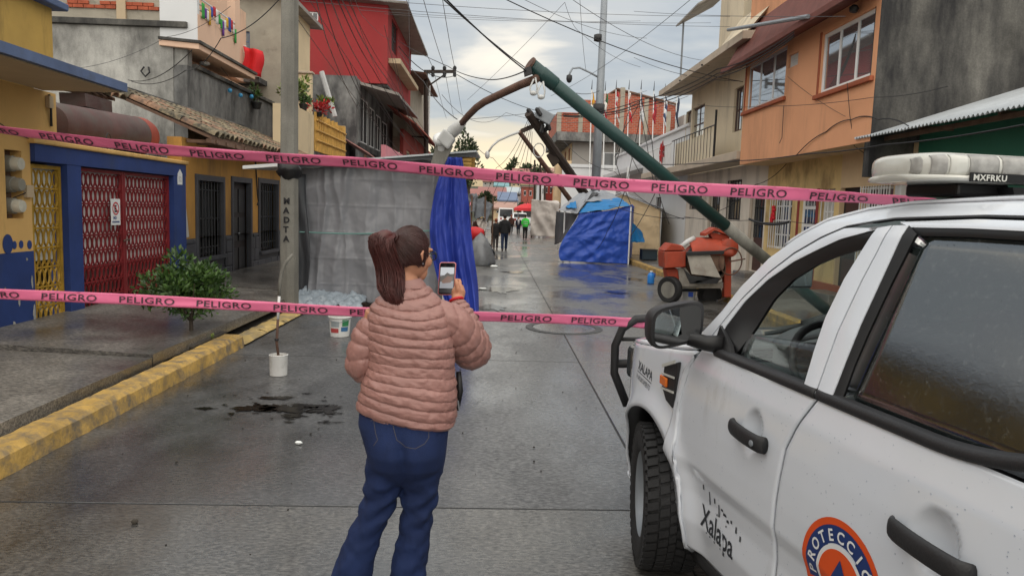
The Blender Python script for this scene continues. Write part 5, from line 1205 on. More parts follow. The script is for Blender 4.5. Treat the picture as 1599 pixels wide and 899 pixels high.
# ================================================================== OVERHEAD CABLES
def cable(label, pts, sag=.2, r=.010, m='cable', n=14, group='overhead cables'):
    """pts: pixel column, pixel row and distance of the cable's hanging points"""
    P = [aty(x, y, d) for x, y, d in pts]; path = []
    for i in range(len(P)-1):
        for k in range(n):
            t = k/n; path.append(P[i].lerp(P[i+1], t) - Vector((0, 0, sag*4*t*(1-t))))
    path.append(P[-1])
    o = MB().tube(path, r*.82, 5).build('cable', M[m]); tag(o, label, 'cable', group); return o
cable('thick black cable from the upper left sky to the top of the green lamp post', [(640, -60, 7), (823, 112, 10.3)], .05, .011)
cable('cable crossing just above the green lamp post top towards the dome camera pole', [(650, -40, 9), (936, 142, 33.5)], .6, .014)
cable('cable from top centre sky down to the cream house eave', [(740, -25, 14), (1160, 128, 21)], .25, .013)
for i, (a, b) in enumerate((((480, -8, 14), (1140, 26, 20)), ((470, 2, 14), (1140, 42, 20)), ((560, 16, 18), (1110, 36, 22)), ((600, 22, 20), (1000, 33, 24)))):
    cable('thin %s of four wires running level across the top of the sky' % ['topmost', 'second', 'third', 'lowest'][i], [a, b], .1, .006, 'cablegrey')
for i, (a, b, c) in enumerate((((628, -20, 30), (676, 106, 45), (697, 185, 80)), ((656, -20, 30), (694, 106, 45), (709, 185, 80)), ((688, -20, 30), (710, 106, 45), (722, 178, 80)))):
    cable('%s conductor of the far crossarm pole' % ['left', 'middle', 'right'][i], [a, b, c], .15, .018, 'cablegrey')
cable('upright wire hanging beside the red house roof corner', [(638, -20, 22), (640, 118, 22.3)], .0, .010, 'cablegrey')
cable('drooping cable between the red house and the green lamp post top', [(622, 64, 34), (700, 104, 20), (758, 124, 14), (822, 110, 10.35)], .05, .012)
cable('cable from the red house past the far pole down to the brick house', [(622, 72, 34), (714, 117, 40), (905, 182, 60)], .6, .024)
cable('cable falling from the red house to the fallen lamp neck', [(620, 74, 34), (662, 128, 20), (716, 188, 12)], .1, .010)
cable('long thin wire passing behind the fallen lamp towards the street end', [(716, 190, 30), (770, 247, 45), (830, 300, 70)], .3, .018, 'cablegrey')
cable('faint slack wire under the grey clouds at mid sky', [(690, 148, 40), (790, 176, 50), (1075, 150, 40)], 1.0, .016, 'cablegrey')
cable('faint rising wire from the lamp arm to the brick house roof', [(735, 186, 30), (1010, 142, 40)], .2, .012, 'cablegrey')
cable('diagonal faint wire from street centre up to top right sky', [(730, 156, 40), (882, 4, 30)], .1, .010, 'cablegrey')
cable('faint wire from top right sky down to the dome camera arm', [(882, 4, 30), (905, 50, 32), (1000, 105, 34)], .2, .010, 'cablegrey')
for i, (x0, x1, y1) in enumerate(((488, 560, 170), (497, 590, 196), (506, 632, 214), (515, 664, 232), (520, 700, 262), (530, 690, 238), (545, 610, 62))):
    cable('%s wire of the bundle fanning from the concrete pole over the red wall' % ['first', 'second', 'third', 'fourth', 'fifth', 'sixth', 'uppermost'][i], [(x0, -30, 13), ((x0+x1)/2-8, y1*.46, 18+i), (x1, y1, 26+i*1.5)], .12, .012 if i < 5 else .008, 'cable' if i % 2 else 'cablegrey')
cable('grey wire falling along the stained wall to the pink roof', [(545, 95, 25), (600, 215, 30), (650, 262, 34)], .2, .014, 'cablegrey')
for i, q in enumerate((0, 7, 14, 22, 30, 40)):
    cable('wire %s of the fan hanging off the fallen black pole' % ['closest to the street axis', 'next to the first', 'third from the left', 'fourth from the left', 'fifth from the left', 'nearest the pole'][i], [(825+q*.15, 186+q*.5, 27), (775+q*1.3, 262+q*.6, 31), (745+q*1.9, 318, 36)], .3, .011)
for i, dy in enumerate((0, 7, 13)):
    cable('%s black cable of the heavy bundle from the orange eave to the green post' % ['upper', 'middle', 'lower'][i], [(1240, 50+dy*.6, 15.5), (1120, 108+dy, 18), (1000, 156+dy*.8, 22), (880, 178+dy*.3, 20)], .12, .016)
cable('two core cable continuing from the bundle past the dome camera pole to the brick house', [(1000, 158, 22), (936, 172, 33.5), (868, 185, 60)], .2, .016)
for i, (pts) in enumerate(([(1000, 157, 22), (975, 200, 21.5), (962, 255, 21), (990, 330, 20)], [(1002, 160, 22), (1018, 220, 21), (1026, 290, 20.5), (1045, 350, 20)], [(998, 158, 22), (1010, 225, 21), (1024, 300, 20), (985, 368, 19.5)], [(985, 162, 22), (960, 245, 21), (975, 215, 21), (998, 268, 20)])):
    cable('%s black cable dangling in a loop beside the leaning green post' % ['first', 'second', 'third', 'short kinked'][i], pts, .06, .013)
cable('long low cable from the brick house across the leaning post to the cream wall', [(880, 220, 40), (960, 268, 30), (1068, 342, 22)], .3, .014)
cable('wire from the green post over the tent roof', [(905, 300, 30), (960, 322, 26), (1080, 340, 21)], .15, .012)
cable('black cable hanging in front of the blue tent', [(1000, 180, 21), (975, 300, 22), (948, 362, 25), (930, 390, 26)], .1, .012)
cable('thin level wire above the orange eave', [(990, 18, 20), (1320, 26, 13)], .05, .006, 'cablegrey')
cable('wire reaching the cream house eave from the left sky', [(990, 90, 30), (1155, 127, 21)], .2, .010)
cable('wire along the orange house front under the windows', [(1090, 164, 21), (1200, 166, 17.4), (1365, 152, 13.0), (1480, 135, 10.5)], .04, .007)
cable('thick black cable clipped under the orange overhang', [(1030, 257, 24), (1155, 251, 19.9), (1260, 240, 15.7), (1380, 226, 12.6), (1599, 195, 9.0)], .03, .016)
cable('loose black loop of cable on the orange house wall', [(1244, 242, 16.2), (1290, 206, 14.9), (1330, 187, 13.8), (1372, 187, 12.9), (1420, 198, 12.0)], -.06, .012)
cable('thin wire drooping down the orange wall from the right window', [(1323, 130, 13.9), (1327, 180, 13.9), (1334, 228, 13.8), (1350, 240, 14.4)], .0, .008)
cable('wire hanging down the left of the orange wall', [(1224, 165, 17), (1221, 215, 17), (1217, 224, 17)], .0, .009)
cable('diagonal wire from the vent window down to the zinc roof', [(1230, 120, 17.0), (1320, 182, 14.0)], .05, .005)
cable('low wire with black sleeve from the cream wall to the yellow house', [(1068, 338, 22), (1170, 344, 19.4), (1232, 345, 17.5), (1300, 346, 15.5)], .05, .009)
for i, (p, q, rr_) in enumerate((((430, -20, 13), (640, 250, 34), .008), ((470, -20, 13), (672, 262, 36), .008), ((540, -20, 16), (610, 150, 32), .008), ((600, 40, 20), (646, 205, 40), .010), ((616, 90, 30), (655, 240, 44), .012), ((612, 130, 30), (700, 262, 50), .012), ((800, -10, 20), (1010, 60, 30), .009), ((880, -10, 16), (1100, 95, 24), .008), ((905, -10, 25), (915, 110, 34), .010), ((1090, -10, 18), (860, 150, 36), .009))):
    cable('%s of ten extra thin service wires crossing above the street' % ['first from the left', 'second from the left', 'third from the left', 'fourth from the left', 'fifth from the left', 'sixth from the left', 'seventh from the left', 'eighth from the left', 'steep ninth', 'rightmost'][i], [p, q], .25, rr_, 'cablegrey')
o = cable('black foam sleeve on the low wire in front of the white grille', [(1170, 342, 19.3), (1200, 350, 18.4), (1231, 347, 17.4)], .02, .04)
cable('slanting wire from the yellow wall to the cream window', [(1228, 256, 18.6), (1180, 288, 19.6), (1120, 330, 20.5)], .1, .011)
cable('cable drooping between the grey house wall and the concrete pole', [(200, 125, 17), (300, 78, 13)], .2, .010)
cable('lower cable between the grey house wall and the concrete pole', [(205, 127, 17), (290, 110, 15.5), (345, 60, 13), (452, -20, 12)], .15, .010)
cable('thin wire across the grey rendered wall', [(120, 107, 15), (260, 58, 15), (360, 10, 14)], .1, .006, 'cablegrey')
# ================================================================== BARRIER TAPE
M['tape'] = mat('pink barrier film', hexc('#ee7aa2'), .35, .06, 2, .25, 12, spec=.5, bdist=.006)
M['ink'] = mat('black tape print', (.075, .035, .05), .5, .1, 6)
tb = M['tape'].node_tree.nodes['Principled BSDF']; tb.inputs['Alpha'].default_value = .88
TXT = text_mb('PELIGRO', 1.0, .014, 1.42, 1.08)
tw_ = max(v[0] for v in TXT[0]); tx0 = min(v[0] for v in TXT[0]); thh = max(v[1] for v in TXT[0]); tz0 = min(v[1] for v in TXT[0])
def tape(label, ctrl, width, pitch, start, name='barrier_tape', fold=None):
    """ctrl: (px, py, distance, lean) along the tape; lean tips the strip about its length, as tape twists"""
    P = [aty(x, y, d) for x, y, d, _ in ctrl]; cum = [0]
    for a, b in zip(P, P[1:]): cum.append(cum[-1]+(b-a).length)
    Lt = cum[-1]
    def cen(s):
        s = max(0, min(Lt, s)); return Vector((interp(s, cum, [p.x for p in P]), interp(s, cum, [p.y for p in P]), interp(s, cum, [p.z for p in P])))
    def smooth(s): return (cen(s-.12)+cen(s)*2+cen(s+.12))/4 if .12 < s < Lt-.12 else cen(s)
    ls = [c[3] for c in ctrl]
    def frame(s):
        t = (smooth(min(Lt, s+.03))-smooth(max(0, s-.03))).normalized(); u_ = Vector((0, 0, 1)); nrm = t.cross(u_).normalized()   # nrm points away from the camera or towards it
        u2 = nrm.cross(t).normalized(); a = interp(s, cum, ls)+.10*fbm(s*1.3, width*30)
        if u2.z < 0: u2 = -u2
        if nrm.y > 0: nrm = -nrm
        return t, (u2*math.cos(a)+nrm*math.sin(a)), (nrm*math.cos(a)-u2*math.sin(a))
    def pos(s, v, lift=0.0):
        t, u_, nn = frame(s); bow = .007*fbm(s*2.6, v*1.5, 3)+.006*math.cos(v*PI)*math.sin(s*1.7)
        return smooth(s)+u_*(v-.5)*width+nn*(bow+lift)
    root = thing(name, label, 'barrier tape', P[0])
    n = int(Lt/.035)
    MB().shell(lambda u, v: pos(u*Lt, v), n, 6, .0006).build('strip', M['tape'], root, True)
    h = .56*width; k = h/thh; kx = .72*pitch/tw_; s0 = start; i = 0
    while s0+tw_*kx < Lt:
        if s0 > 0.0:
            fsx = []; vv = []
            for x, y, _ in TXT[0]: vv.append(pos(s0+(x-tx0)*kx, .22+(y*k)/width, .0045))
            MB().add(vv, TXT[1]).build('lettering', M['ink'], root)
        s0 += pitch
    return root
tape('upper pink danger tape stretched across the street above the woman, printed PELIGRO', [(-90, 190, 4.35, 1.1), (0, 203, 4.3, 1.1), (110, 217, 4.28, .98), (250, 234, 4.25, .8), (367, 243, 4.22, .68), (560, 254, 4.2, .55), (780, 275, 4.15, .3), (1000, 291, 4.1, .25), (1220, 302, 4.05, .55), (1345, 309, 4.0, .8), (1434, 316, 3.8, .75), (1560, 330, 3.2, .9)], .072, .432, .16)
tape('lower pink danger tape stretched behind the woman to the truck bull bar, printed PELIGRO', [(-90, 456, 4.2, .3), (0, 459, 4.2, .25), (200, 467, 4.2, .15), (420, 479, 4.2, .1), (560, 487, 4.2, .15), (780, 495, 4.25, .12), (900, 499, 4.35, .1), (985, 503, 4.5, .25), (1012, 507, 4.5, .6)], .060, .434, .12)

# ================================================================== STALL ON THE LEFT
M['tarp'] = mat('grey plastic tarp', hexc('#84858a'), .40, .06, 2, .05, 7, spec=.5, bdist=.01)
M['bluecloth'] = mat('royal blue cloth', hexc('#2b3f9c'), .55, .12, 2, .1, 60)
M['bluetarp'] = mat('blue plastic tarp', hexc('#2d54b8'), .42, .12, 1.5, .15, 18, bdist=.01)
M['turq'] = mat('turquoise tarp', hexc('#1c78b8'), .42, .12, 2, .1, 18)
M['blacktarp'] = mat('dark grey tarp', hexc('#4a4c50'), .5, .2, 2, .2, 15)
M['beigetarp'] = mat('beige canvas', hexc('#e6cda6'), .8, .12, 1.5, .2, 20, .2, (.3, .22, .15), 1)
M['lighttarp'] = mat('pale grey tarp', hexc('#94989f'), .45, .1, 1.5, .15, 15)
M['whitecloth'] = mat('off white cloth', hexc('#bdb6b0'), .85, .08, 1.5)
M['plank'] = mat('raw yellow plank', hexc('#b9924f'), .75, .2, 5, .2, 40)
sx0, sx1 = aty(474, 470, 13.1).x, aty(690, 470, 13.1).x
st = thing('market_stall', 'wooden market stall with a low sheet roof behind the grey tarp', 'market stall', ((sx0+sx1)/2, 14, 0))
zl, zr = aty(470, 263, 13.0).z, aty(745, 240, 13.0).z
xa, xb = aty(381, 268, 12.7).x, aty(745, 240, 13.0).x
xs_ = np.linspace(xa, xb, 6)
for i in range(5):
    a, b = xs_[i]+.004, xs_[i+1]-.004
    za, zb = [lerp(zl-.06, zr+.0, (q-xa)/(xb-xa)) for q in (a, b)]
    MB().prism([(a, 12.62, za), (b, 12.62, zb), (b, 15.9, zb+.12), (a, 15.9, za+.12)], (0, 0, .055 if i < 2 else .03)).build('roof_sheet', M['whiteframe'] if i < 2 else M['zinc'], st)
MB().prism([(xa+.9, 12.66, lerp(zl, zr, .2)-.09), (xb, 12.66, zr-.065), (xb, 12.72, zr-.065), (xa+.9, 12.72, lerp(zl, zr, .2)-.09)], (0, 0, .06)).build('roof_beam', M['blacktarp'], st)
for (x, y) in ((sx0+.1, 13.2), (sx1-.05, 13.2), (sx0+.1, 15.7), (sx1-.05, 15.7)): MB().box(x-.04, x+.04, y-.04, y+.04, 0, 2.35).build('post', M['timber'], st)
for k in range(6): MB().box(sx1+.18, xb-.03, 12.75+.05*k, 12.78+.05*k, zr-.36+.05*k, zr-.32+.05*k, .004).build('plank', M['plank'], st)
for k in range(5): MB().box(sx1+.12, xb-.08, 12.70, 12.73, zr-.40+k*.062, zr-.355+k*.062, .004).build('plank', M['plank'], st)
MB().box(sx0+.06, sx1, 15.5, 15.55, .3, 2.3).build('back_board', M['timber'], st)
def folds(x, z, seed, amp=1.0):
    a = .05*fbm(x*.9+seed, z*.6, seed)*amp + .012*fbm(x*3+seed, z*2.4, 2)*amp
    cr = 0
    for k in range(9):                                                 # sharp straight creases crossing the sheet
        th = k*1.1+seed; q = x*math.cos(th)+z*math.sin(th)+.22*mnoise.noise(Vector((x*.5+k*7, z*.5, seed))); w = abs(((q*.62+k*.37) % 1)-.5)
        m_ = max(0, mnoise.noise(Vector((x*.7+k*3.1, z*.7, k*2.0)))+.15); cr += .05*m_*max(0, 1-w*5)
    rg = lambda f_, q_: (1-abs(mnoise.noise(Vector((x*f_+q_, z*f_*.55+q_*2, q_)))))**4
    vf = sum(h_*max(0, 1-abs(x-x_-s_*(z-1.2)-.05*math.sin(z*2.2+x_*5))/w_)**1.6 for x_, s_, w_, h_ in ((sx0+.35, .03, .10, .07), (sx0+.72, -.10, .13, .06), (sx0+1.15, .05, .20, .05), (sx0+1.6, -.06, .15, .06), (sx0+2.0, .10, .18, .05), (sx0+2.3, 0, .12, .06)))
    return a+(cr*1.0+vf*.6+.010*rg(1.2, seed)+.014*rg(2.6, seed+4)*max(0, 1.2-z)+.004*rg(6, seed+8)+sum(.006*max(0, 1-abs(x-sx0-.27-.5*k_)/.02) for k_ in range(5))+sum(.007*max(0, 1-abs(z-.4-.46*k_)/.02) for k_ in range(5)))*amp
gt_ = thing('tarp', 'wrinkled grey plastic tarp hung over the front of the market stall', 'tarp', ((sx0+sx1)/2, 13, 0))
def tarpfn(u, v):
    xl = lerp(sx0+.10, sx0-.06, v); x = lerp(xl, sx1, u); zt = lerp(zl, zr, (x-xa)/(xb-xa))-.05-.045*abs(math.sin(u*11+.4))**1.5
    z = lerp(.16+.05*math.sin(u*9)+.03*math.sin(u*23), zt, v)
    f_ = folds(x, z, 2.3, 1.25) + .05*math.exp(-((x-(sx0+.62+.12*(z-1)))/.07)**2)*min(1, z) + .02*math.sin(x*9+z*2)*(1-v)*1.2
    return Vector((x+.02*fbm(z*3, x), 13.02-f_, z))
MB().shell(tarpfn, 150, 120, .004).build('sheet', M['tarp'], gt_, True)
def tarpside(u, v):
    y = lerp(13.03, 15.6, u); zt = zl-.08; z = lerp(.1, zt, v)
    return Vector((sx0-.05+.10*(1-v)+.05*fbm(y*2, z*1.4, 5)+.05*math.sin(y*5+z), y, z))
MB().shell(tarpside, 40, 30, .004).build('side_sheet', M['blacktarp'], gt_, True)
MB().shell(lambda u, v: Vector((lerp(sx0-.22, sx0+.12, u)+.05*math.sin(v*5), 12.92-.06*math.sin(u*7+v*3)+.03*fbm(u*4, v*4), lerp(.25, zl-.1, v))), 16, 26, .005).build('side_flap', M['blacktarp'], gt_, True)
rp_ = [Vector((lerp(sx0-.02, sx1, t), 12.90-.03*math.sin(t*7), lerp(1.30, 1.42, t)-.05*math.sin(PI*t))) for t in np.linspace(0, 1, 16)]
MB().tube(rp_, .012, 5).build('rope', mat('green rope', hexc('#6f9a94'), .7, .1), gt_)
cr = MB().shell(lambda u, v: Vector((lerp(sx0+.0, sx0+1.15, u)+.03*fbm(v*6, u*6), lerp(13.0, 12.35, v)+.05*fbm(u*5, v*3), .03+.24*(1-v)**.7*(1-.5*u)+.09*abs(fbm(u*7, v*6, 4))+.05*abs(math.sin(u*14+v*5)))), 46, 26, .004)
o = cr.build('crumpled_tarp', mat('silver blue tarp', hexc('#8f9aa4'), .32, .1, 3, .2, 18, spec=.6), None, True); tag(o, 'crumpled silvery tarp end lying on the road below the grey tarp', 'tarp')
bx0, bx1 = aty(681, 300, 12.7).x, aty(735, 300, 12.7).x
def bluefn(u, v):
    zt = aty(705, 246, 12.7).z; z = lerp(.02, zt, v)
    pl = lerp(aty(703, 480, 12.6).x, aty(694, 250, 12.7).x, v) + (.0 if v > .95 else -.30*math.sin(PI*min(1, v*1.02))**1.0)
    pr = lerp(aty(749, 482, 12.6).x, aty(722, 250, 12.7).x, v**.8) + .05*math.sin(PI*v)
    x = lerp(pl, pr, u); am = .10*(1-.6*v)
    y = 12.62 + am*math.sin(u*26+1.2*math.sin(v*3))*.5 + am*.6*math.sin(u*13+v*2.2) + .05*fbm(u*5, v*4) - .25*(1-v)**6
    return Vector((x+.03*math.sin(v*9)*(u > .8)*(1-v), y, z))
o = MB().shell(bluefn, 90, 60, .004).build('blue_cloth', M['bluecloth'], None, True); tag(o, 'royal blue cloth hanging in folds from the right end of the stall roof', 'cloth')

# ================================================================== TENTS ON THE RIGHT
bt_ = thing('market_tent', 'market tent wrapped in a blue tarp with grey and turquoise roof tarps', 'tent', (3.6, 27, 0))
YB = 26.4
def bq(px, py, d=0): return aty(px, py, YB+d)
A_, B_, C_, D_ = bq(876, 407), bq(981, 412), bq(988, 319), bq(905, 331)
def bfn(u, v):
    b = A_.lerp(B_, u); t = D_.lerp(C_, u); p = b.lerp(t, v)
    if u < .28: p.x += -.42*(1-u/.28)*math.sin(PI*min(1, v*1.05))**.8*(1-v)*.9
    sw = math.sin((u*1.1-v*1.3+.35*math.sin(u*3+v)+.14*fbm(u*2.2, v*2.2, 5))*17)*(.45+.9*abs(fbm(u*1.7+3, v*1.7, 8)))                       # swags falling towards the lower left
    ph_ = math.atan2(v-.50, u-.13); rr_ = math.hypot(u-.13, v-.50); rad_ = math.sin(ph_*15+2.2*fbm(u*1.5, v*1.5, 4)+3*rr_)*min(1, rr_*2.4)*(v < .97)
    p.y += (-.055*sw-.030*rad_)*(1-v*.7)*math.sin(PI*u)**.5 + .05*fbm(u*5, v*5, 1) - .12*math.sin(PI*u)*(1-v)
    p.z += -.10*math.sin(PI*u)*v**3
    return p
MB().shell(bfn, 80, 60, .006).build('front_tarp', M['bluetarp'], bt_, True)
def quadsheet(a, b, c, d, seed, amp, m, nm, par, n=22):
    def fn(u, v):
        p = (a.lerp(b, u)).lerp(d.lerp(c, u), v); nn = (b-a).cross(d-a).normalized()
        return p+nn*(amp*fbm(u*3+seed, v*3, seed)+amp*.4*math.sin(u*15+seed+v*4))
    return MB().shell(fn, n, n, .006).build(nm, m, par, True)
quadsheet(bq(903, 333, -.05), bq(985, 321, -.05), bq(968, 309, .9), bq(917, 314, .8), 3, .03, M['turq'], 'turquoise_tarp', bt_)
quadsheet(bq(872, 327, -.1), bq(902, 334, -.1), bq(925, 300, 1.2), bq(904, 302, 1.5), 5, .04, M['lighttarp'], 'roof_tarp', bt_)
quadsheet(bq(901, 335, -.12), bq(918, 315, .7), bq(938, 302, 1.4), bq(922, 299, 1.3), 6, .04, M['blacktarp'], 'roof_tarp', bt_)
quadsheet(bq(915, 315, .6), bq(972, 312, .8), bq(945, 298, 2.2), bq(920, 298, 1.6), 9, .05, M['lighttarp'], 'roof_tarp', bt_)
quadsheet(bq(866, 382, 1.3), bq(876, 378, .2), bq(904, 334, .1), bq(868, 330, 1.3), 7, .03, M['blacktarp'], 'side_tarp', bt_)
quadsheet(bq(885, 324, -.02), bq(901, 325, -.02), bq(899, 314, .5), bq(880, 320, .5), 8, .02, M['turq'], 'turquoise_tarp', bt_, 10)
quadsheet(bq(982, 412, .02), bq(986, 410, 2.6), bq(990, 322, 2.6), bq(988, 320, .02), 10, .03, M['bluetarp'], 'side_tarp', bt_)
quadsheet(bq(985, 378, .4), bq(1007, 378, .6), bq(1003, 362, 1.2), bq(986, 346, 1.0), 11, .03, M['turq'], 'turquoise_flap', bt_, 12)
for (px, py, d) in ((981, 412, -.05), (879, 405, .4), (985, 405, 2.5), (890, 400, 2.8)):
    b = bq(px, py, d); MB().tube([(b.x, b.y, 0), (b.x, b.y, 2.05)], .028, 8).build('pole', M['whiteframe'], bt_)
YT = 30.0
bg_ = thing('market_tent', 'beige canvas market tent with pale sheet roof against the white house', 'tent', (5.8, 31, 0))
def tq(px, py, d=0): return aty(px, py, YT+d)
quadsheet(tq(940, 398), tq(1030, 398), tq(1031, 326), tq(940, 318), 12, .06, M['beigetarp'], 'front_canvas', bg_, 34)
MB().prism([tq(940, 320), tq(1031, 327), tq(972, 304)], (0, .05, 0)).build('gable_canvas', M['beigetarp'], bg_)
quadsheet(tq(1036, 327, -.2), tq(1036, 327, 4), tq(972, 299, 4), tq(970, 301, -.2), 13, .03, M['lighttarp'], 'roof_sheet', bg_)
quadsheet(tq(925, 322, -.2), tq(925, 322, 4), tq(972, 299, 4), tq(970, 301, -.2), 14, .03, M['lighttarp'], 'roof_sheet', bg_)
quadsheet(tq(1030, 398, .02), tq(1018, 386, 4), tq(1018, 326, 4), tq(1031, 326, .02), 15, .04, M['beigetarp'], 'side_canvas', bg_)
for px in (942, 1029):
    b = tq(px, 398, .1); MB().tube([(b.x, b.y, .05), (b.x, b.y, 2.1)], .03, 8).build('pole', M['whiteframe'], bg_)
MB().box(tq(986, 0).x, tq(998, 0).x, 29.2, 29.6, .1, .8).build('stool_box', M['timber'], bg_)
YC = 50.0
def cq(px, py, d=0): return aty(px, py, YC+d)
wc = thing('market_tent', 'stall screened by a large off white cloth further down the street beside the blue tent', 'tent', (3.4, 51, 0))
def wcf(u, v):
    p = cq(828, 368).lerp(cq(871, 370), u).lerp(cq(830, 311).lerp(cq(874, 317), u), v)
    p.y += .12*fbm(u*3, v*3, 2)+.10*math.sin((u*1.1-(1-v)*.9)*12)*(1-v)*.9; return p
MB().shell(wcf, 34, 30, .01).build('screen_cloth', M['whitecloth'], wc, True)
quadsheet(cq(828, 312, 0), cq(874, 318, 0), cq(872, 314, 6), cq(832, 312, 6), 3, .05, M['whitecloth'], 'roof_cloth', wc)
for px in (830, 872): b = cq(px, 368, .2); MB().tube([(b.x, b.y, 0), (b.x, b.y, 2.4)], .05, 6).build('pole', M['timber'], wc)
rc = thing('canopy', 'small red canopy at the far end of the street beside the off white screen', 'canopy', (cq(823, 340).x, 66, 0))
a = aty(823, 335, 66); MB().rings([[(a.x+1.2*s_*math.cos(q), 66+1.2*s_*math.sin(q), z) for q in np.linspace(0, 2*PI, 9)[:-1]] for s_, z in ((1, 1.75), (.97, 2.0), (.5, 2.3), (.05, 2.45))]).build('cover', mat('red canopy', hexc('#d03038'), .6, .1), rc)
for sx in (-1, 1): MB().tube([(a.x+sx*.8, 66, 0), (a.x+sx*.8, 66, 1.9)], .04, 6).build('pole', M['greysteel'], rc)
# black canopies and heaps on the left
YK = 25.2
def kq(px, py, d=0): return aty(px, py, YK+d)
bk = thing('market_tent', 'sagging black tarp canopy on the left beyond the blue cloth', 'tent', (-1.2, 27, 0))
quadsheet(kq(730, 330, 0), kq(760, 345, .4), kq(771, 318, 2.5), kq(742, 305, 2.5), 4, .10, M['blacktarp'], 'canopy_tarp', bk)
quadsheet(kq(718, 322, 3), kq(748, 308, 3), kq(744, 302, 6), kq(712, 312, 6), 6, .1, M['blacktarp'], 'canopy_tarp', bk)
quadsheet(kq(744, 345, .2), kq(752, 372, .4), kq(760, 350, .5), kq(756, 338, .5), 9, .05, M['whitecloth'], 'side_cloth', bk)
for (px, d) in ((768, 2.6), (735, .2), (756, .5)): b = kq(px, 380, d); MB().tube([(b.x, b.y, 0), (b.x, b.y, 2.25)], .03, 6).build('pole', M['timber'], bk)
b_ = Vector((-.45, 23.7, 0))
hp = MB().shell(lambda u, v: Vector((b_.x+(.42+.05*fbm(u*7, v*5))*math.cos(2*PI*u)*(1-v**2.2)*(1+.12*math.sin(u*40+v*5)), b_.y+.42*math.sin(2*PI*u)*(1-v**2.2), 1.05*v**.8+.03*fbm(u*9, v*6, 2))), 60, 20, -.01)
o = hp.build('covered_heap', mat('shiny grey tarp', hexc('#6d7074'), .28, .25, 4, .25, 16, spec=.6), None, True); tag(o, 'goods heap wrapped in shiny dark grey tarp on the road past the blue cloth', 'heap')
o = MB().ball((-.62, 24.1, 1.0), (.28, .25, .22), 12, 8, lambda d: 1+.3*fbm(d.x*3, d.y*3, d.z*3)).build('red_bundle', mat('red plastic', hexc('#c8282e'), .5, .15, 4), None, True); tag(o, 'bright red plastic bundle lying on the grey wrapped heap', 'bundle')
o = MB().ball((.0, 23.0, .03), (.13, .10, .04), 8, 5, lambda d: 1+.3*fbm(d.x*3, d.y*3, 1)).build('white_bag', M['whitesheet']); tag(o, 'scrap of white bag on the road in front of the grey wrapped heap', 'litter')
c = atz(754, 452, 0); o = MB().ball((c.x, c.y, .02), (.10, .06, .025), 8, 5, lambda d: 1+.3*fbm(d.x*3, d.y*3, 1)).build('white_bag', M['whitesheet']); tag(o, 'flat white scrap on the wet road near the foot of the blue cloth', 'litter')

# ================================================================== CEMENT MIXER
M['mixorange'] = mat('faded orange machine paint', hexc('#a0402a'), .65, .15, 4, .2, 40, .3, (.16, .09, .07), 2.5, 2)
M['cement'] = mat('dried cement', hexc('#a39d94'), .9, .2, 5, .4, 30, .2, (.2, .1, .07), 3)
M['rubber'] = mat('tyre rubber', (.018, .018, .019), .75, .2, 8, .3, 60)
YM = 15.3
def mq(px, py, d=0): return aty(px, py, YM+d)
mx = thing('cement_mixer', 'faded orange towable cement mixer with cement crusted drum and hand wheel', 'cement mixer', (mq(1090, 460).x, YM, 0))
def pxprism(pts, d0, d1): return MB().prism([mq(x, y, d0) for x, y in pts], (0, d1-d0, 0))
bevel(pxprism([(1037, 393), (1071, 392), (1071, 417), (1038, 419)], -.25, .35).build('engine_box', M['mixorange'], mx), .02)
bevel(pxprism([(1037, 392), (1071, 391), (1066, 383), (1048, 380)], -.25, .35).build('engine_lid', M['mixorange'], mx), .02)
bevel(pxprism([(1040, 420), (1058, 419), (1062, 440), (1044, 440)], -.1, .25).build('engine_leg', M['mixorange'], mx), .015)
pxprism([(1059, 419), (1071, 418), (1090, 447), (1062, 447)], -.14, -.10).build('side_plate', M['cement'], mx)
pxprism([(1058, 440), (1132, 441), (1132, 450), (1062, 450)], -.05, .05).build('chassis', M['cement'], mx)
dc = mq(1101, 412, .1)
ax = Vector((.10, -1, -.22)).normalized()
M2 = M['cement']
MB().lathe([(.10, .62), (.30, .55), (.46, .22), (.47, .02)], dc, -ax, 26).build('drum_back', M['mixorange'], mx, 40)
MB().lathe([(.475, .04), (.49, .02), (.49, -.06), (.475, -.08)], dc, -ax, 26).build('ring_gear', M['ironblack'], mx, 40)
MB().lathe([(.44, -.08), (.38, -.16), (.28, -.40), (.29, -.42), (.27, -.42), (.26, -.38), (.37, -.1), (.34, .3), (.1, .5)], dc, -ax, 26, False).build('drum_mouth', M['timber'], mx, 40)
# orange hood over the upper half of the drum
hood = MB().shell(lambda u, v: dc + Vector((lerp(-.44, .42, u), 0, 0)) + Vector((0, -.56*math.cos(lerp(.02, 2.1, v))*1.0, .20+.36*math.sin(lerp(.02, 2.1, v))**.7*(1-.28*abs(u*2-1)**3))), 18, 14, .015)
hood.build('hood', M['mixorange'], mx, True)
bevel(pxprism([(1072, 393), (1131, 391), (1131, 397), (1072, 399)], -.52, -.48).build('hood_lip', M['ironblack'], mx), .01)
bevel(pxprism([(1073, 398), (1108, 396), (1126, 434), (1080, 428)], -.47, -.44).build('cement_panel', M['cement'], mx), .01)
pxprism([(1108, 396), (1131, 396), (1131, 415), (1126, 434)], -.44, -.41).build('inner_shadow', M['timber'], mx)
pxprism([(1068, 420), (1079, 430), (1124, 436), (1131, 420), (1120, 443), (1078, 443)], -.45, -.40).build('drum_lip', M['ironblack'], mx)
for p, q in (((1097, 366), (1112, 357)), ((1112, 357), (1140, 367))): MB().obox((mq(*p)+mq(*q))/2, (mq(*q)-mq(*p))/2, (0, .2, 0), (0, 0, .03)).build('top_bracket', M['mixorange'], mx)
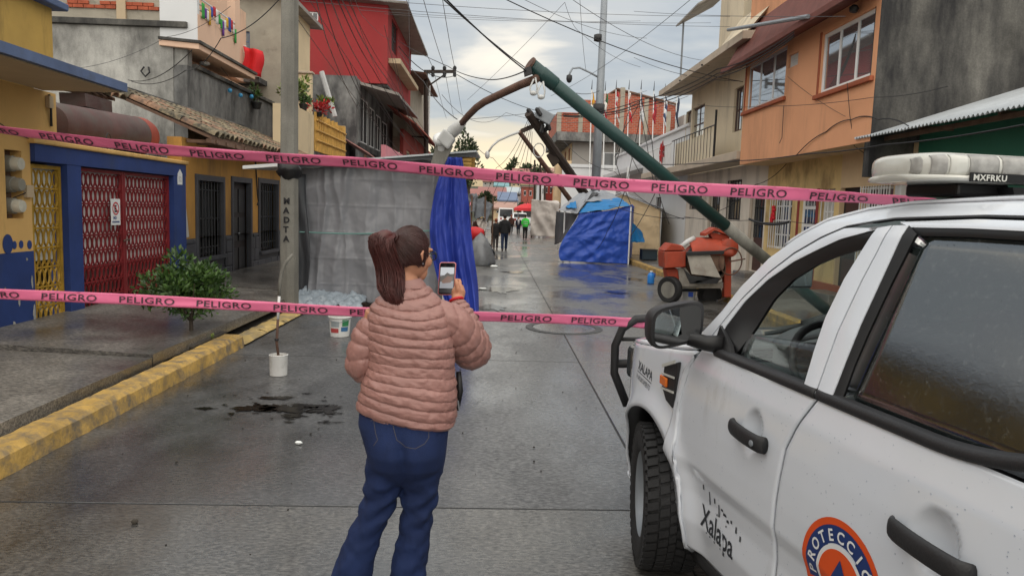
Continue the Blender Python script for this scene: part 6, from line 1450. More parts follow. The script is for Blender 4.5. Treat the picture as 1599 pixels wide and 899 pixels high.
pxprism([(1108, 362), (1140, 368), (1138, 376), (1112, 372)], -.1, .1).build('top_plate', M['mixorange'], mx)
MB().lathe([(.16, -.05), (.19, -.04), (.19, .05), (.16, .07), (0, .08)], mq(1138, 387, -.3), (.1, -1, 0), 20).build('gear_cover', M['mixorange'], mx, 40)
bevel(pxprism([(1131, 398), (1142, 398), (1142, 464), (1131, 464)], -.12, .05).build('upright', M['mixorange'], mx), .01)
wc_ = mq(1141, 408, -.42)
MB().tube([wc_+Vector((.245*math.cos(a), .05*math.cos(a), .275*math.sin(a))) for a in np.linspace(0, 2*PI, 29)[:-1]], .014, 6, False, True).build('hand_wheel', M['rust'], mx, True)
MB().tube([wc_, wc_+Vector((.30, .02, .06))], .016, 6).build('wheel_spoke', M['rust'], mx); MB().tube([wc_, mq(1138, 392, -.2)], .02, 6).build('wheel_shaft', M['rust'], mx)
def wheel(c, axis, R, wd, par, rimm, nm='wheel'):
    w_ = MB().lathe([(R*.62, -wd*.42), (R*.9, -wd*.5), (R, -wd*.3), (R, wd*.3), (R*.9, wd*.5), (R*.62, wd*.42)], c, axis, 28, False).build(nm, M['rubber'], par, 40)
    MB().lathe([(R*.64, -wd*.40), (R*.60, -wd*.36), (R*.5, -wd*.15), (R*.28, -wd*.3), (R*.1, -wd*.36), (0, -wd*.36)], c, axis, 24).build('rim', rimm, w_, 40); return w_
wheel(mq(1046, 452, -.10), (.75, .66, 0), .28, .17, mx, M['concpole']); wheel(mq(1108, 459, .45), (.0, 1, 0), .26, .16, mx, M['ironblack'])
MB().tube([mq(1050, 453, .0), mq(1100, 453, .15)], .03, 8).build('axle', M['ironblack'], mx)
MB().tube([mq(1062, 386, -.2), mq(1074, 377, -.15), mq(1084, 372, -.1)], .055, 8).build('exhaust', M['lampgrey'], mx, True)
MB().tube([mq(1133, 464, 0), mq(1128, 468, -.5), mq(1120, 470, -1.0)], .025, 6).build('tow_bar', M['ironblack'], mx)
b = mq(1075, 470, .25); b.z = 0
pb = thing('bucket', 'whitish plastic bucket with blue marks under the cement mixer axle', 'bucket', b)
MB().lathe([(.12, 0), (.155, .28), (.165, .29), (.15, .29), (.12, .03), (0, .03)], b, (0, 0, 1), 18).build('body', M['lampgrey'], pb, 40)
MB().box(b.x-.05, b.x+.05, b.y-.158, b.y-.145, .1, .2).build('label', M['bluetarp'], pb)
# jug, crate
b = atz(1016, 443, 0); jg = thing('water_jug', 'small blue water jug standing alone on the road near the yellow kerb', 'jug', b)
MB().lathe([(.0, 0), (.085, .005), (.092, .03), (.092, .22), (.07, .27), (.035, .29), (.035, .31)], b, (0, 0, 1), 18).build('body', mat('blue plastic', hexc('#2f7fd0'), .3, .1, 5), jg, True)
MB().lathe([(.04, .305), (.04, .34), (0, .342)], b, (0, 0, 1), 14).build('cap', M['whiteframe'], jg, 40)
MB().tube([b+Vector((.03, -.03, .29)), b+Vector((.09, -.04, .27)), b+Vector((.095, -.04, .18))], .014, 6).build('handle', M['bluetarp'], jg, True)
b = atz(1012, 406, .14); kx = thing('crate', 'dark blue plastic crate on the pavement in front of the beige tent', 'crate', b)
f = MB(); f.wall('y', b.y-.25, -1, b.x-.24, b.x+.24, .15, .52, (), .03).wall('y', b.y+.25, 1, b.x-.24, b.x+.24, .15, .52, (), .03).wall('x', b.x-.27, -1, b.y-.27, b.y+.27, .15, .52, (), .03).wall('x', b.x+.27, 1, b.y-.27, b.y+.27, .15, .52, (), .03).box(b.x-.25, b.x+.25, b.y-.25, b.y+.25, .15, .17)
f.build('body', mat('dark blue crate', hexc('#2c3a44'), .5, .1), kx); MB().box(b.x-.28, b.x+.28, b.y-.28, b.y+.28, .5, .54).build('rim', M['ironblack'], kx)

# ================================================================== BUCKETS, SHRUB
b = atz(431, 588, 0); b = Vector((b.x, b.y+.09, .001))
kb_ = thing('bucket_post', 'white bucket filled with cement holding a thin bent stick as a road marker', 'marker post', b)
MB().lathe([(.0, 0), (.088, 0), (.094, .20), (.098, .215), (.090, .218), (.088, .19), (0, .185)], b, (0, 0, 1), 24).build('bucket', mat('dirty white bucket', hexc('#cfcfcd'), .55, .08, 6, .1, 40, .2, (.3, .28, .25), 6), kb_, 40)
MB().lathe([(.087, .186), (.05, .205), (0, .21)], b, (0, 0, 1), 20).build('cement_fill', M['cement'], kb_, True)
yb = b.y
MB().tube([b+Vector((0, 0, .19)), aty(432, 535, yb), aty(434, 498, yb)], [.014, .014, .014], 8).build('stick', M['rust'], kb_, True)
MB().tube([aty(434, 498, yb), aty(435, 480, yb), aty(436, 462, yb)], [.0145, .015, .0145], 8).build('painted_band', M['whiteframe'], kb_, True)
MB().tube([aty(436, 462, yb), aty(437.5, 440, yb), aty(440, 424, yb), aty(446, 410, yb), aty(457, 397.5, yb)], [.016, .018, .02, .018, .014], 8).build('stick', M['concpole'], kb_, True)
MB().lathe([(.02, -.012), (.022, 0), (.02, .012)], aty(432, 530, yb), (0, 0, 1), 10).build('wire_tie', M['ironblack'], kb_)
b = atz(527, 527, 0); b = Vector((b.x, b.y+.15, .001))
pk = thing('paint_bucket', 'white paint bucket with green and red labels on the road near the stall', 'bucket', b)
pm = mat('white paint bucket', hexc('#d8d8d6'), .45, .06, 5, dirt=.15, dirtcol=(.25, .24, .22), dscale=5)
MB().lathe([(0, 0), (.128, 0), (.152, .30), (.160, .305), (.160, .325), (.150, .328), (.148, .31), (0, .30)], b, (0, 0, 1), 28).build('body', pm, pk, 40)
MB().lathe([(.159, .255), (.163, .26), (.163, .272), (.158, .276)], b, (0, 0, 1), 28).build('rim', pm, pk, 40)
def band(a0, a1, z0, z1, m, nm):
    mb = MB().grid(lambda u, v: b+Vector((( .1295+.024*lerp(z0, z1, v)/.3+.0015)*math.cos(lerp(a0, a1, u)), (.1295+.024*lerp(z0, z1, v)/.3+.0015)*math.sin(lerp(a0, a1, u)), lerp(z0, z1, v))), 8, 2); mb.build(nm, m, pk)
band(-1.15, -.45, .15, .24, mat('label green', hexc('#3d8a5a'), .5), 'label'); band(-1.25, -.5, .08, .14, mat('label blue', hexc('#3f6f9a'), .5), 'label'); band(-2.4, -1.5, .06, .12, mat('label red', hexc('#b04a4a'), .5), 'label'); band(-2.3, -1.45, .14, .22, mat('label grey', hexc('#9fa8ac'), .5), 'label')
MB().tube([b+Vector((.16*math.cos(a), .16*math.sin(a), .27-.10*math.sin((a+PI)/1.0*1.0) if False else .27-.06*abs(math.sin(a)))) for a in np.linspace(-PI*.95, -PI*.05, 12)], .004, 5).build('handle', M['greysteel'], pk)
sh = thing('shrub', 'small round leafy shrub with a short trunk growing from the left pavement by the kerb', 'shrub', atz(299, 528, .17))
tb_ = sh.location.copy()
tr_ = MB().tube([tb_-Vector((0, 0, .05)), tb_+Vector((.0, 0, .16)), tb_+Vector((-.01, 0, .3))], [.030, .024, .02], 8)
for k in range(9):
    a = 2*PI*k/9+.3; tr_.tube([tb_+Vector((0, 0, .2)), tb_+Vector((.16*math.cos(a), .16*math.sin(a), .38)), tb_+Vector((.36*math.cos(a), .34*math.sin(a), .56+.12*math.sin(k*2)))], [.014, .010, .004], 5)
tr_.build('trunk', M['bark'], sh)
cpos = atz(299, 528, .17); cz = cpos+Vector((-.10, .05, .55))
lm = leaves(cz, (.46, .46, .32), 3900, .065, 5, 26)
lm2 = leaves(cz+Vector((.02, 0, .22)), (.34, .3, .26), 1000, .07, 15, 10); o_ = len(lm.v); lm.v += lm2.v; lm.f += [tuple(i+o_ for i in f) for f in lm2.f]
lm.build('foliage', M['leaf'], sh, kind='stuff')
struct(MB().prism([(tb_.x-.42, tb_.y-.5, .168), (tb_.x+.22, tb_.y-.5, .15), (tb_.x+.22, tb_.y+.55, .15), (tb_.x-.42, tb_.y+.55, .168)], (0, 0, .02)).build('soil', M['soil']))
mb = leaves((tb_.x, tb_.y, .175), (.34, .38, .02), 60, .05, 77, 6); mb.build('fallen_leaves', M['leafy'], None, kind='stuff')
# ================================================================== PICKUP TRUCK
AL = math.radians(10); TP = Vector((.9908125, 2.65628, 0)); TF = Vector((-math.sin(AL), math.cos(AL), 0)); TN = Vector((-math.cos(AL), -math.sin(AL), 0))
TW = 1.84
def TW_(s, l, z, mir=False):
    if mir: l = -TW-l
    return TP - TF*s + TN*l + Vector((0, 0, z))
PRz = [0.0, .30, .45, .58, .655, .71, .80, .90, 1.0, 1.12, 1.20, 1.26, 1.30, 1.75, 1.80, 1.84, 1.9]
PRl = [-.12, -.055, -.02, -.022, -.012, .006, .008, .006, .0, -.012, -.032, -.055, -.07, -.235, -.265, -.33, -.45]
def toff(z): return interp(z, PRz, PRl)
AC, AR = (-.98, .375), .452
def plan(s): return -.30*max(0, (-1.15-s)/.65)**2
def flare(s, z, c=AC): 
    d = math.hypot(s-c[0], z-c[1]); return .035*math.exp(-((d-AR)/.07)**2) if z > .3 else 0
def surf(s, z, lift=0.0): return toff(z)+plan(s)+flare(s, z)+lift
M['truck'] = mat('white truck paint', hexc('#d3d8e0'), .2, .03, 1.5, .0, 30, .16, (.40, .40, .40), 2.0, 3, coat=.9, spec=.5)
M['trim'] = mat('black textured trim', (.022, .022, .024), .5, .15, 8, .15, 120)
M['seal'] = mat('black rubber seal', (.010, .010, .011), .42, .1, 8)
M['cabin'] = mat('dark cabin plastic', (.028, .029, .031), .7, .1, 5)
M['dash'] = mat('grey dashboard', hexc('#7d8184'), .6, .08, 5, .1, 120)
M['seat'] = mat('dark seat fabric', (.03, .03, .034), .9, .2, 20, .2, 150)
M['mirror'] = mat('mirror', (.8, .82, .84), .02, .01, 1, metal=1.0)
M['glassf'] = glassmat('clear side glass', (.86, .92, .9), .85, .03, .35)
M['glassr'] = glassmat('dark wet side glass', (.42, .47, .46), .50, .012, .22, .17)
M['glassw'] = glassmat('windscreen glass', (.9, .95, .93), .9, .02, .06)
M['lens'] = mat('clear dome plastic', (.55, .55, .51), .25, .06, 6, coat=.4, dirt=.12, dirtcol=(.3, .29, .25), dscale=4)
M['lensgrey'] = mat('grey lens module', hexc('#9a9996'), .3, .25, 25)
M['amber'] = mat('amber lens', hexc('#e0701c'), .2, .1, 10, coat=.4)
M['decalk'] = mat('dark decal vinyl', (.03, .033, .04), .5, .1, 10)
M['decalo'] = mat('orange decal vinyl', hexc('#d8521e'), .4, .06, 6)
M['decalb'] = mat('blue decal vinyl', hexc('#23386f'), .4, .06, 6)
M['decalw'] = mat('white decal vinyl', (.72, .73, .74), .4, .03, 6)
tk_ = thing('pickup_truck', 'white double cab civil protection pickup truck with roof light bar and wet doors', 'pickup truck', TP)
fsh = lambda z: interp(z, [.29, .437, .712, .9, 1.109, 1.197, 1.25], [-.60, -.68, -.699, -.687, -.633, -.565, -.53])
bsh = lambda z: interp(z, [.29, .572, .84, 1.009, 1.089, 1.214, 1.26], [.152, .163, .179, .199, .235, .307, .304])
rsh = lambda z: interp(z, [.29, .6, .9, 1.2], [1.06, 1.10, 1.22, 1.34])
def panel(nm, sa, sb, z0, z1, nu, nv, mir, disp=None, par=tk_, m='truck', t=.018):
    def fn(u, v):
        z = lerp(z0, z1, v); s = lerp(sa(z), sb(z), u)
        ed = min(u*(sb(z)-sa(z)), (1-u)*(sb(z)-sa(z))); e = -.006*max(0, 1-ed/.012)**2
        l = surf(s, z)+e+(disp(s, z) if disp else 0); return TW_(s, l, z, mir)
    return MB().shell(fn, nu, nv, -t if mir else t).build(nm, M[m], par, True)
def dish(cs, cz, rs, rz, dep):
    def f_(s, z):
        q = math.hypot((s-cs)/rs, (z-cz)/rz); return -dep*max(0, 1-q**2)**.6 if q < 1 else 0
    return f_
def strip(nm, A, B, mir, m, par, la=0.0, lb=0.0, n=40, t=.012, extra=lambda s: 0):
    A = np.array(A); B = np.array(B)
    def ev(Q, u):
        k = np.linspace(0, 1, len(Q)); return float(np.interp(u, k, Q[:, 0])), float(np.interp(u, k, Q[:, 1]))
    def fn(u, v):
        a, b = ev(A, u), ev(B, u); s, z = lerp(a[0], b[0], v), lerp(a[1], b[1], v)
        bul = .0015*math.sin(PI*v); return TW_(s, toff(z)+plan(s)+lerp(la, lb, v)+bul, z, mir)
    return MB().shell(fn, n, 5, t if mir else -t).build(nm, M[m] if isinstance(m, str) else m, par, 50)
OUT = [(-.66, 1.215), (-.512, 1.388), (-.437, 1.505), (-.311, 1.638), (-.178, 1.725), (-.043, 1.795), (.10, 1.840), (.25, 1.862), (.62, 1.874), (1.0, 1.872), (1.42, 1.86)]
DRP = [(-.55, 1.225), (-.462, 1.365), (-.39, 1.468), (-.275, 1.585), (-.156, 1.672), (-.03, 1.738), (.083, 1.784), (.28, 1.818), (.62, 1.832), (1.0, 1.83), (1.38, 1.82)]
SEA = [(-.434, 1.222), (-.435, 1.33), (-.36, 1.455), (-.259, 1.555), (-.135, 1.637), (-.02, 1.690), (.09, 1.736), (.262, 1.778)]
DR2 = DRP[:7] + [(.328, 1.790)]
OPN = [(-.30, 1.245), (-.245, 1.345), (-.196, 1.482), (-.123, 1.567), (-.015, 1.633), (.08, 1.672), (.185, 1.702), (.246, 1.717)]
for mir in (False, True):
    dF = dish(-.018, 1.0, .062, .085, .032); dR = dish(.89, .985, .078, .092, .034)
    df = panel('front_door', lambda z: fsh(z)+.004, lambda z: bsh(z)-.003, .30, 1.222, 84, 70, mir, dF)
    dr = panel('rear_door', lambda z: bsh(z)+.003, lambda z: rsh(z)-.003, .30, 1.222, 84, 70, mir, dR)
    # bed side and fender: loft from wheel arch to outline
    def archpanel(nm, c, outline, lsurf):
        n = 48; ang = np.linspace(math.radians(-28), math.radians(208), n+1)
        inner = [(c[0]+AR*math.cos(a), max(.28, c[1]+AR*math.sin(a))) for a in ang]
        oc = np.array(outline); cum = np.concatenate([[0], np.cumsum(np.hypot(*np.diff(oc, axis=0).T))]); cum /= cum[-1]
        outer = [(float(np.interp(q, cum, oc[:, 0])), float(np.interp(q, cum, oc[:, 1]))) for q in np.linspace(0, 1, n+1)]
        def fn(u, v):
            i = int(round(u*n)); a, b = inner[i], outer[i]; s, z = lerp(a[0], b[0], v), lerp(a[1], b[1], v); return TW_(s, lsurf(s, z), z, mir)
        o = MB().shell(fn, n, 16, .014*(-1 if not mir else 1)).build(nm, M['truck'], tk_, True)
        MB().shell(lambda u, v: TW_(inner[int(round(u*n))][0], lsurf(*inner[int(round(u*n))])-.012-v*.34, inner[int(round(u*n))][1], mir), n, 3, .006).build('wheel_arch_liner', M['seal'], o, True)
        return o
    fo = archpanel('front_fender', AC, [(fsh(.3)-.003, .30)] + [(fsh(z)-.003, z) for z in (.45, .7, .9, 1.1)] + [(-.553, 1.205), (-.753, 1.172), (-1.084, 1.128), (-1.4, 1.09), (-1.68, 1.03), (-1.80, .85), (-1.80, .55)], surf)
    if not mir: fend = fo
    c2 = (2.24, .375)
    archpanel('bed_side', c2, [(3.36, .40), (3.38, 1.18), (1.37, 1.20), (1.24, .9), (1.13, .45)], lambda s, z: toff(z)+.035*math.exp(-((math.hypot(s-c2[0], z-c2[1])-AR)/.07)**2))
    panel('sill', lambda z: -.60, lambda z: 1.12, .22, .292, 20, 3, mir, None, tk_, 'trim')
    strip('roof_rail', OUT, DRP, mir, 'truck', tk_, 0, 0, 70)
    strip('drip_channel', DRP, [(s, z-.007) for s, z in DRP], mir, 'seal', tk_, -.006, -.006, 70, .008)
    strip('door_frame', [(s+.004, z-.008) for s, z in DR2], SEA, mir, 'truck', df, 0, 0)
    strip('window_seal', SEA, OPN, mir, 'seal', df, -.004, -.022)
    strip('door_pillar', [(.268, 1.774), (.25, 1.717), (.215, 1.60), (.200, 1.464), (.212, 1.35), (.235, 1.225)], [(.326, 1.785), (.316, 1.70), (.300, 1.603), (.286, 1.43), (.293, 1.33), (.302, 1.225)], mir, 'truck', df)
    strip('rear_pillar', [(.334, 1.785), (.324, 1.70), (.308, 1.603), (.294, 1.43), (.301, 1.33), (.311, 1.225)], [(.399, 1.787), (.394, 1.70), (.390, 1.633), (.379, 1.466), (.380, 1.35), (.385, 1.225)], mir, 'truck', dr)
    strip('window_seal', [(.399, 1.787), (.394, 1.70), (.390, 1.633), (.379, 1.466), (.380, 1.35), (.385, 1.225)], [(.44, 1.762), (.430, 1.68), (.420, 1.60), (.409, 1.44), (.407, 1.34), (.415, 1.245)], mir, 'seal', dr, -.003, -.012)
    strip('rear_door_frame', [(.334, 1.803), (.62, 1.818), (1.0, 1.815), (1.33, 1.80)], [(.399, 1.787), (.62, 1.791), (1.0, 1.788), (1.27, 1.775)], mir, 'truck', dr)
    strip('window_seal', [(.399, 1.787), (.62, 1.791), (1.0, 1.788), (1.27, 1.775)], [(.44, 1.762), (.62, 1.766), (1.0, 1.764), (1.24, 1.752)], mir, 'seal', dr, -.003, -.012)
    strip('rear_door_frame', [(1.33, 1.80), (1.36, 1.5), (1.37, 1.225)], [(1.24, 1.752), (1.27, 1.5), (1.28, 1.245)], mir, 'truck', dr)
    strip('cab_corner', [(1.335, 1.82), (1.365, 1.5), (1.375, 1.21)], [(1.50, 1.84), (1.56, 1.5), (1.58, 1.21)], mir, 'truck', tk_)
    MB().shell(lambda u, v: TW_(lerp(lerp(.392, 1.30, u), lerp(.425, 1.26, u), v), toff(lerp(1.225, 1.776, v))-.015, lerp(1.225, 1.776, v), mir), 10, 10, .004).build('window_glass', M['glassr'], dr, True)
    if not mir:
        MB().shell(lambda u, v: TW_(lerp(-.27, .225, u)+v*.0, toff(lerp(1.24, lerp(1.332, 1.378, u), v))-.022, lerp(1.24, lerp(1.332, 1.378, u), v)), 8, 4, .004).build('window_glass', M['glassf'], df, True)
    else:
        MB().shell(lambda u, v: TW_(lerp(lerp(-.28, -.02, v), .225, u), toff(lerp(1.24, 1.70, v))-.022, lerp(1.24, 1.70, v), mir), 8, 8, .004).build('window_glass', M['glassw'], df, True)
    # belt mouldings
    for (a, b, pr) in ((-.415, .303, df), (.312, 1.30, dr)):
        def bm(u, v):
            s = lerp(a, b, u); q = [(0, 1.214), (.008, 1.216), (.011, 1.227), (.008, 1.239), (-.012, 1.247)][int(round(v*4))]
            up_ = .0 if s < .7 else .055*max(0, (s-.80)/.35)**2
            return TW_(s, toff(1.226)+q[0]+.002, q[1]+up_, mir)
        MB().shell(bm, 30, 4, .005 if mir else -.005).build('belt_moulding', M['trim'], pr, True)
    # handles
    for (s0, s1, zc, pr, dz) in ((-.135, .103, 1.0, df, -.004), (.757, 1.033, .985, dr, -.004)):
        path = []; rad = []
        R = []
        for k in range(15):
            t = k/14; s = lerp(s0, s1, t); l = toff(zc)+.016+.026*math.sin(PI*min(1, max(0, t)))**.3; hh = .032*min(1, .75+t*2)
            R.append([TW_(s, l+.014*math.cos(a), zc+dz+lerp(.004, -.008, t)+hh*math.sin(a)*(1 if abs(math.sin(a)) < .7 else 1), mir) for a in np.linspace(0, 2*PI, 13)[:-1]])
        h_ = MB().rings(R).build('handle', M['trim'], pr, True)
        if not mir and s0 < 0: MB().lathe([(.011, 0), (.012, .005), (.009, .007), (0, .007)], TW_(.070, toff(zc)+.050, zc-.012), TN, 14).build('key_lock', M['greysteel'], h_, 40)
    # sail and door mirror
    MB().prism([TW_(-.44, toff(1.23)-.004, 1.222, mir), TW_(-.455, toff(1.33)-.004, 1.335, mir), TW_(-.33, toff(1.29)-.004, 1.275, mir), TW_(-.26, toff(1.23)-.004, 1.235, mir)], (TN if not mir else -TN)*.016).build('mirror_sail', M['seal'], df)
    rings = []
    for (sv, kk) in ((-.446, .97), (-.452, 1.0), (-.48, 1.0), (-.54, .92), (-.585, .70), (-.60, .35)):
        rg_ = []
        for a in np.linspace(0, 2*PI, 33)[:-1]:
            c_, s_ = math.cos(a), math.sin(a); e = 2/4.2
            x = .134*kk*abs(c_)**e*(1 if c_ > 0 else -1); zq = .092*kk*abs(s_)**e*(1 if s_ > 0 else -1)
            x += -.018*(s_ < 0)*abs(s_)*(c_ > 0)
            rg_.append(TW_(sv+.03*(x/.134), .128+x, 1.337+zq-.02*(x/.134), mir))
        rings.append(rg_)
    mo = MB().rings(rings).build('door_mirror', M['trim'], df, 60)
    rg2 = []
    for sv, kk in ((-.4465, .86), (-.443, .86), (-.443, .84)):
        rr_ = []
        for a in np.linspace(0, 2*PI, 33)[:-1]:
            c_, s_ = math.cos(a), math.sin(a); e = 2/4.2; x = .134*kk*abs(c_)**e*(1 if c_ > 0 else -1); zq = .088*kk*abs(s_)**e*(1 if s_ > 0 else -1)
            rr_.append(TW_(sv+.03*(x/.134)+.001, .128+x, 1.337+zq-.02*(x/.134), mir))
        rg2.append(rr_)
    MB().rings(rg2).build('mirror_glass', M['mirror'], mo, 40)
    MB().tube([TW_(-.40, toff(1.25)-.01, 1.262, mir), TW_(-.44, .0, 1.262, mir), TW_(-.48, .06, 1.275, mir)], [.04, .034, .03], 10).build('mirror_arm', M['seal'], df, True)
    # wheels
    for cs in (-.98, 2.24):
        c = TW_(cs, -.085 if cs < 0 else -.145, .372, mir); axd = (TN if not mir else -TN).copy()
        if cs < 0: axd = Matrix.Rotation(math.radians(-15), 3, 'Z') @ axd
        w_ = MB().lathe([(.215, .115), (.235, .128), (.30, .135), (.335, .128), (.352, .105), (.355, 0), (.352, -.105), (.335, -.128), (.30, -.135), (.215, -.115)], c, axd, 56, False).build('wheel', M['rubber'], tk_, 50)
        tr = MB(); e1 = axd.orthogonal().normalized(); e2 = axd.cross(e1)
        for k in range(44):
            for row, (d0, wd) in enumerate(((-.098, .026), (-.042, .022), (.0, .016), (.042, .022), (.098, .026))):
                a = 2*PI*(k+(.5 if row % 2 else 0))/44; rd_ = e1*math.cos(a)+e2*math.sin(a); tn_ = e2*math.cos(a)-e1*math.sin(a)
                tr.obox(c+axd*d0+rd_*.357, axd*wd+tn_*.006*(1 if row < 2 else -1), tn_*.0175, rd_*.0085)
            a = 2*PI*(k+.5)/44; rd_ = e1*math.cos(a)+e2*math.sin(a); tn_ = e2*math.cos(a)-e1*math.sin(a)
            for sg in (1, -1): tr.obox(c+axd*.126*sg+rd_*.338, axd*.006, tn_*.014, rd_*.02)
        tr.build('tread', M['rubber'], w_, None, kind='stuff')
        rm_ = MB().lathe([(.217, .112), (.212, .118), (.198, .10), (.185, .03), (.165, .01), (.10, .045), (.085, .06), (.06, .065), (.05, .075), (.004, .078)], c, axd, 40, False).build('rim', M['greysteel'], w_, 40)
        for k in range(6):
            a = 2*PI*k/6; p = c+(e1*math.cos(a)+e2*math.sin(a))*.07+axd*.062; MB().lathe([(.012, 0), (.012, .018), (.002, .02)], p, axd, 6).build('wheel_nut', M['greysteel'], w_)
# roof, windscreen, bonnet
ON = np.array(OUT)
def oev(t):
    k = np.linspace(0, 1, len(ON)); return float(np.interp(t, k, ON[:, 0])), float(np.interp(t, k, ON[:, 1]))
def roof(u, v):
    s, z = oev(lerp(.36, 1, v)); l0 = toff(z)-.002; l = lerp(l0, -TW-l0, u); q = 2*u-1
    front = max(0, 1-v/.22)
    return TW_(s-.10*(1-q*q)*front, l, z+.022*(1-q**4)+.03*(1-q*q)*front*.6)
MB().shell(roof, 40, 40, .012).build('roof', M['truck'], tk_, True)
def wsc(u, v):
    s, z = oev(lerp(.0, .36, v)); l0 = toff(z)-.02; q = 2*u-1; return TW_(s+.01-lerp(.20, .10, v)*(1-q*q), lerp(l0, -TW-l0, u), z-.004+.03*(1-q*q)*.6*v)
MB().shell(wsc, 24, 12, .005).build('windscreen', M['glassw'], tk_, True)
def bon(u, v):
    s = lerp(-1.74, -.60, v); zt = interp(s, [-1.8, -1.68, -1.4, -1.084, -.753, -.55], [.98, 1.03, 1.09, 1.128, 1.172, 1.205]); l0 = toff(zt)+plan(s)-.004; q = 2*u-1
    return TW_(s-.10*(1-q*q)*(1-v), lerp(l0, -TW-l0, u), zt+.003+.045*(1-q**2)**.7)
MB().shell(bon, 40, 30, .012).build('bonnet', M['truck'], tk_, True)
MB().prism([TW_(-.66, -.10, 1.215), TW_(-.66, -TW+.10, 1.215), TW_(-.86, -TW+.4, 1.20), TW_(-.86, -.4, 1.20)], (0, 0, .02)).build('cowl', M['seal'], tk_)
for l in (-.5, -1.15): MB().tube([TW_(-.82, l, 1.235), TW_(-.70, l-.25, 1.31), TW_(-.62, l-.48, 1.36)], .012, 6).build('wiper', M['seal'], tk_)
fr_ = MB().rings([[TW_(s, lerp(-.36, -TW+.36, t), z) for s, z in ((-1.72, .45), (-1.90, .48), (-1.93, .62), (-1.86, .72), (-1.72, .74))] for t in (0, .15, .5, .85, 1)]).build('bumper', M['truck'], tk_, True)
MB().obox(TW_(-1.80, -TW/2, .90), TN*.50, TF*.05, (0, 0, .12)).build('grille', M['seal'], tk_)
for l in (-.32, -TW+.32): bevel(MB().obox(TW_(-1.76, l, .90), TN*.16, TF*.06, (0, 0, .10)).build('headlight', M['pane'], tk_), .03)
# bull bar hoop
bbm = M['trim']
for l0, sg in ((-.20, 1), (-TW+.20, -1)):
    hp = [TW_(-1.86, l0, .60), TW_(-1.90, l0+.08*sg, .80), TW_(-1.88, l0+.09*sg, .98), TW_(-1.86, l0+.055*sg, 1.09), TW_(-1.83, l0-.02*sg, 1.155), TW_(-1.82, l0-.14*sg, 1.165), TW_(-1.86, l0-.26*sg, 1.12)]
    bb_ = MB().tube(hp, .026, 10).tube([TW_(-1.90, l0+.085*sg, .86), TW_(-1.90, l0-.24*sg, .86)], .028, 8).tube([TW_(-1.88, l0+.085*sg, 1.02), TW_(-1.88, l0-.24*sg, 1.02)], .013, 8); bb_.build('bull_bar', bbm, tk_, True)
MB().tube([TW_(-1.86, -.34, 1.12), TW_(-1.92, -.6, 1.06), TW_(-1.92, -TW+.6, 1.06), TW_(-1.86, -TW+.34, 1.12)], .03, 8).build('bull_bar', bbm, tk_, True)
# side vent with amber marker
vt = bevel(MB().prism([TW_(-.845, surf(-.84, 1.06)+.001, 1.075), TW_(-.69, surf(-.69, 1.12)+.001, 1.128), TW_(-.702, surf(-.70, .9)+.001, .905), TW_(-.775, surf(-.77, .9)+.001, .925), TW_(-.838, surf(-.83, .95)+.001, .975)], TN*.012).build('side_vent', M['trim'], fend), .005)
for (za, zb, h_) in ((1.068, 1.118, .016), (1.035, 1.045, .010), (.965, .975, .010)):
    MB().prism([TW_(-.845, surf(-.84, 1.0)+.014, za), TW_(-.70, surf(-.70, 1.0)+.014, zb), TW_(-.70, surf(-.70, 1.0)+.014, zb+h_), TW_(-.845, surf(-.84, 1.0)+.014, za+h_)], TN*.005).build('slat', M['lens'], vt)
bevel(MB().prism([TW_(-.868, surf(-.85, 1.0)+.004, .985), TW_(-.775, surf(-.77, 1.0)+.012, .985), TW_(-.775, surf(-.77, 1.0)+.012, 1.03), TW_(-.868, surf(-.85, 1.0)+.004, 1.03)], TN*.014).build('marker_light', M['amber'], vt), .006)
# cab back, bed, underbody, interior
MB().shell(lambda u, v: TW_(1.57-.06*v, lerp(toff(lerp(1.2, 1.84, v)), -TW-toff(lerp(1.2, 1.84, v)), u), lerp(.5, 1.85, v)), 8, 8, .02).build('cab_back', M['truck'], tk_, True)
MB().obox(TW_(.75, -TW/2, .42), TN*.78, TF*2.4, (0, 0, .13)).build('chassis', M['seal'], tk_)
MB().obox(TW_(2.5, -TW/2, .72), TN*.85, TF*.86, (0, 0, .03)).build('bed_floor', M['trim'], tk_)
bevel(MB().obox(TW_(3.36, -TW/2, .85), TN*.86, TF*.03, (0, 0, .32)).build('tailgate', M['truck'], tk_), .02)
MB().obox(TW_(.35, -TW/2, .58), TN*.80, TF*1.15, (0, 0, .02)).build('cab_floor', M['cabin'], tk_)
MB().shell(lambda u, v: TW_([-.70, -.40, -.30, -.27, -.30, -.45][int(round(v*5))]-.12*(1-(2*u-1)**2)*(v < .3), lerp(-.13, -TW+.13, u), [1.215, 1.285, 1.27, 1.18, .95, .7][int(round(v*5))]), 20, 5, .01).build('dashboard', M['dash'], tk_, 40)
MB().shell(lambda u, v: TW_(-.34+.10*v, lerp(-.25, -.68, u), 1.265+.085*math.sin(PI*u)**.6*(1-.35*v)), 16, 4, .012).build('instrument_hood', M['dash'], tk_, True)
MB().prism([TW_(-.235, -.28, 1.24), TW_(-.235, -.66, 1.24), TW_(-.235, -.60, 1.30), TW_(-.235, -.34, 1.30)], TF*.004).build('instrument_panel', M['seal'], tk_)
vn = MB().obox(TW_(-.288, -.17, 1.24), TN*.055, TF*.008, (0, 0, .035)).build('air_vent', M['dash'], tk_)
for k in range(4): MB().obox(TW_(-.276, -.17, 1.218+k*.015), TN*.046, TF*.006, (0, 0, .004)).build('louvre', M['seal'], vn)
swc = TW_(-.13, -.41, 1.22); sx_ = TN; sy_ = (Vector((0, 0, 1))*.86+TF*.5).normalized()
